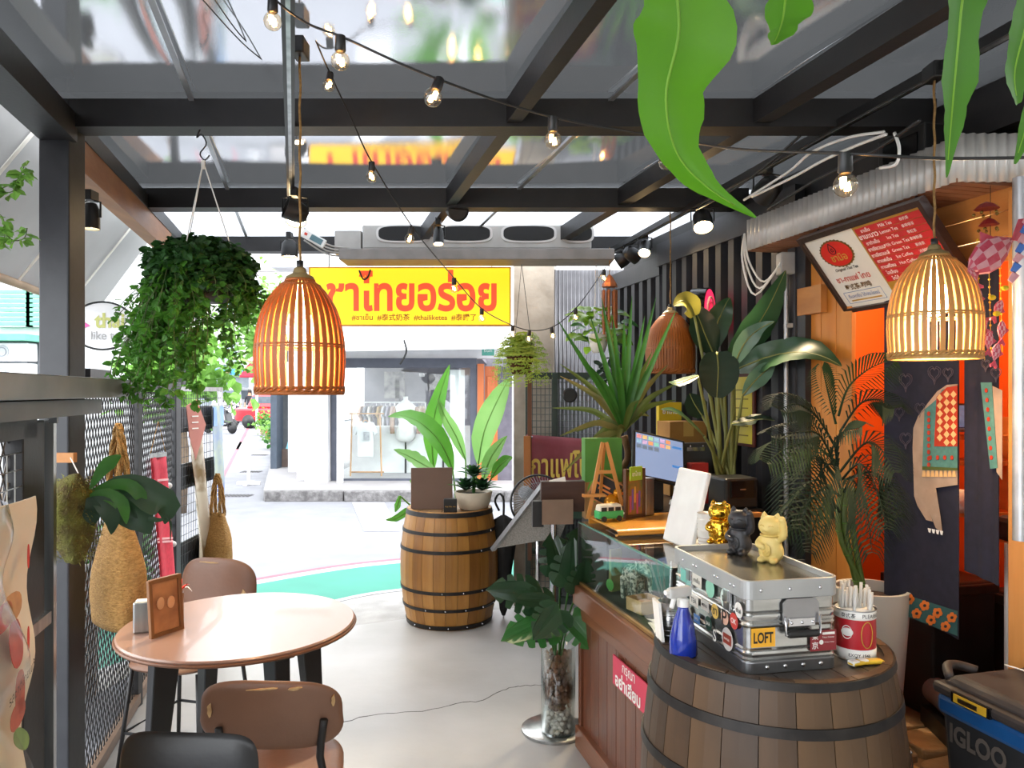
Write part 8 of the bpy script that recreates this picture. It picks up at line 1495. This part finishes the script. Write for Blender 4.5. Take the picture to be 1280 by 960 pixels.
# people
def person(label, loc, rz, top, bot, hair, pack):
    t = thing('person', label, 'person', loc, rz); me = bpy.data.meshes.new('body'); s = 1.0
    vs = [(0, 0, .95), (0, 0, 1.12), (0, .01, 1.32), (0, 0, 1.44), (0, -.01, 1.53), (0, -.02, 1.64), (.17, .01, 1.4), (.23, .02, 1.14), (.22, -.06, .9), (.22, -.08, .8), (-.17, .01, 1.4), (-.23, .02, 1.14), (-.22, -.06, .9), (-.22, -.08, .8), (.1, 0, .9), (.11, -.06, .5), (.11, .02, .08), (.12, -.12, .03), (-.1, 0, .9), (-.11, .06, .5), (-.11, .12, .08), (-.12, -.01, .03)]
    es = [(0, 1), (1, 2), (2, 3), (3, 4), (4, 5), (3, 6), (6, 7), (7, 8), (8, 9), (3, 10), (10, 11), (11, 12), (12, 13), (0, 14), (14, 15), (15, 16), (16, 17), (0, 18), (18, 19), (19, 20), (20, 21)]
    rd = [.14, .13, .15, .09, .055, .1, .07, .05, .04, .04, .07, .05, .04, .04, .1, .07, .05, .045, .1, .07, .05, .045]
    me.from_pydata(vs, es, []); o = bpy.data.objects.new('body', me); C.objects.link(o); md = o.modifiers.new('skin', 'SKIN'); sub = o.modifiers.new('sub', 'SUBSURF'); sub.levels = 1; sub.render_levels = 1
    if not me.skin_vertices: return t
    for i, r in enumerate(rd): me.skin_vertices[0].data[i].radius = (r, r*.8)
    me.skin_vertices[0].data[0].use_root = True
    dg = bpy.context.evaluated_depsgraph_get(); m2 = bpy.data.meshes.new_from_object(o.evaluated_get(dg)); bpy.data.objects.remove(o); o = bpy.data.objects.new('body', m2); C.objects.link(o); o.parent = t
    sk = mat('skin_tone', '#b8886c', '#a87a60', rough=.6); m2.materials.clear(); [m2.materials.append(x) for x in (sk, top, bot, white_paint)]
    for p in m2.polygons:
        z, x = p.center.z, abs(p.center.x); p.use_smooth = True; p.material_index = 0 if z > 1.47 else 1 if (z > .98 and (x < .18 or z > 1.1)) else 0 if (x > .19 and z > .7) else 2 if z > (.1 if bot.name != 'white_shorts' else .55) else 3
        if bot.name == 'white_shorts' and .1 < z < .55: p.material_index = 0
    mb = MB(); mb.ball((0, .02, 1.68), (.1, .11, .11), 14, 10); mb.box((0, .09, 1.55), (.15, .05, .22)); mb.build('hair', hair, t, smooth=True)
    if pack: MB().box((0, .19, 1.2), (.3, .14, .42)).build('backpack', pack, t, bevel=.05)
    return t
bm_ = mat('hair_black', '#1c1818', '#241e1e', rough=.5)
person('pedestrian in white top and dark trousers walking with a backpack', gr(295, 532, -.04), 0, mat('white_top', '#d2d2d6', '#c4c4c8', rough=.9), mat('dark_trousers', '#2c3040', '#242836', rough=.9), bm_, mat('grey_pack', '#6a7080', '#5c6272', rough=.8)); person('pedestrian in black top and white shorts walking with a dark bag', gr(312, 531, -.04), 0, mat('black_top', '#2c2a30', '#242228', rough=.9), mat('white_shorts', '#dcdcdc', '#d0d0d0', rough=.9), bm_, None)
# greenery seen through the fence and over it
random.seed(51); tk = mat('tree_bark', '#6a5a4a', '#54463a', scale=10, rough=.95, bump=.5)
def bush(nm, label, loc, r, n, m_, size, trunk=0.0, cat='plant', grp=None):
    t = thing(nm, label, cat, loc, 0, grp); lm = MB(); leafmass(lm, [V((0, 0, trunk)) + V((random.gauss(0, r*.45), random.gauss(0, r*.45), r*.8 + random.gauss(0, r*.4))) for _ in range(n)], size); lm.build('foliage', m_, t)['kind'] = 'stuff'
    if trunk: MB().tube([V((0, 0, 0)), V((.05, 0, trunk*.6)), V((0, 0, trunk + r*.7))], [.09, .07, .03], 8).build('trunk', tk, t, smooth=True)
    else: MB().lathe([(r*.45, 0), (r*.55, r*.5), (r*.5, r*.5), (.001, r*.45)], 18).build('planter', mat('planter_grey', '#8a8684', '#7c7876', rough=.8), t)
    return t
bush('street_tree', 'leafy street tree behind the rattan pendant lamp', gr(341, 553, -.04), 1.5, 1500, leaf_pale, .22, 2.7, 'tree'); bush('street_tree', 'slender street tree behind the trailing basket plant', V((-4.5, 10.2, -.04)), .8, 800, leaf_pale, .17, 1.3, 'tree')
for k, (x, y, r, mm_, lab) in enumerate(((-3.0, 4.2, .35, leaf_lime, 'lime green shrub in a grey planter outside the first fence panel'), (-3.15, 5.1, .34, leaf_pale, 'pale green shrub in a grey planter outside the second fence panel'), (-3.3, 6.0, .4, leaf_green, 'dark green shrub in a grey planter outside the gate'))): bush('planter_shrub', lab, V((x, y, -.04)), r, 500, mm_, .09)
cr2 = thing('timber_crate', 'old brown timber crate stacked outside the wire fence', 'crate', (-2.35, 3.75, -.04), RZ)
for k in range(5): MB().box((0, .0, .12 + .24*k), (.3, .7, .2)).build('crate_board', wood('old_crate', '#8a7a68', '#6a5848', 'y'), cr2, bevel=.005)
for y in (-.3, .3): MB().box((.16, y, .6), (.03, .06, 1.24)).build('crate_batten', wood('old_crate', '#8a7a68', '#6a5848', 'y'), cr2)
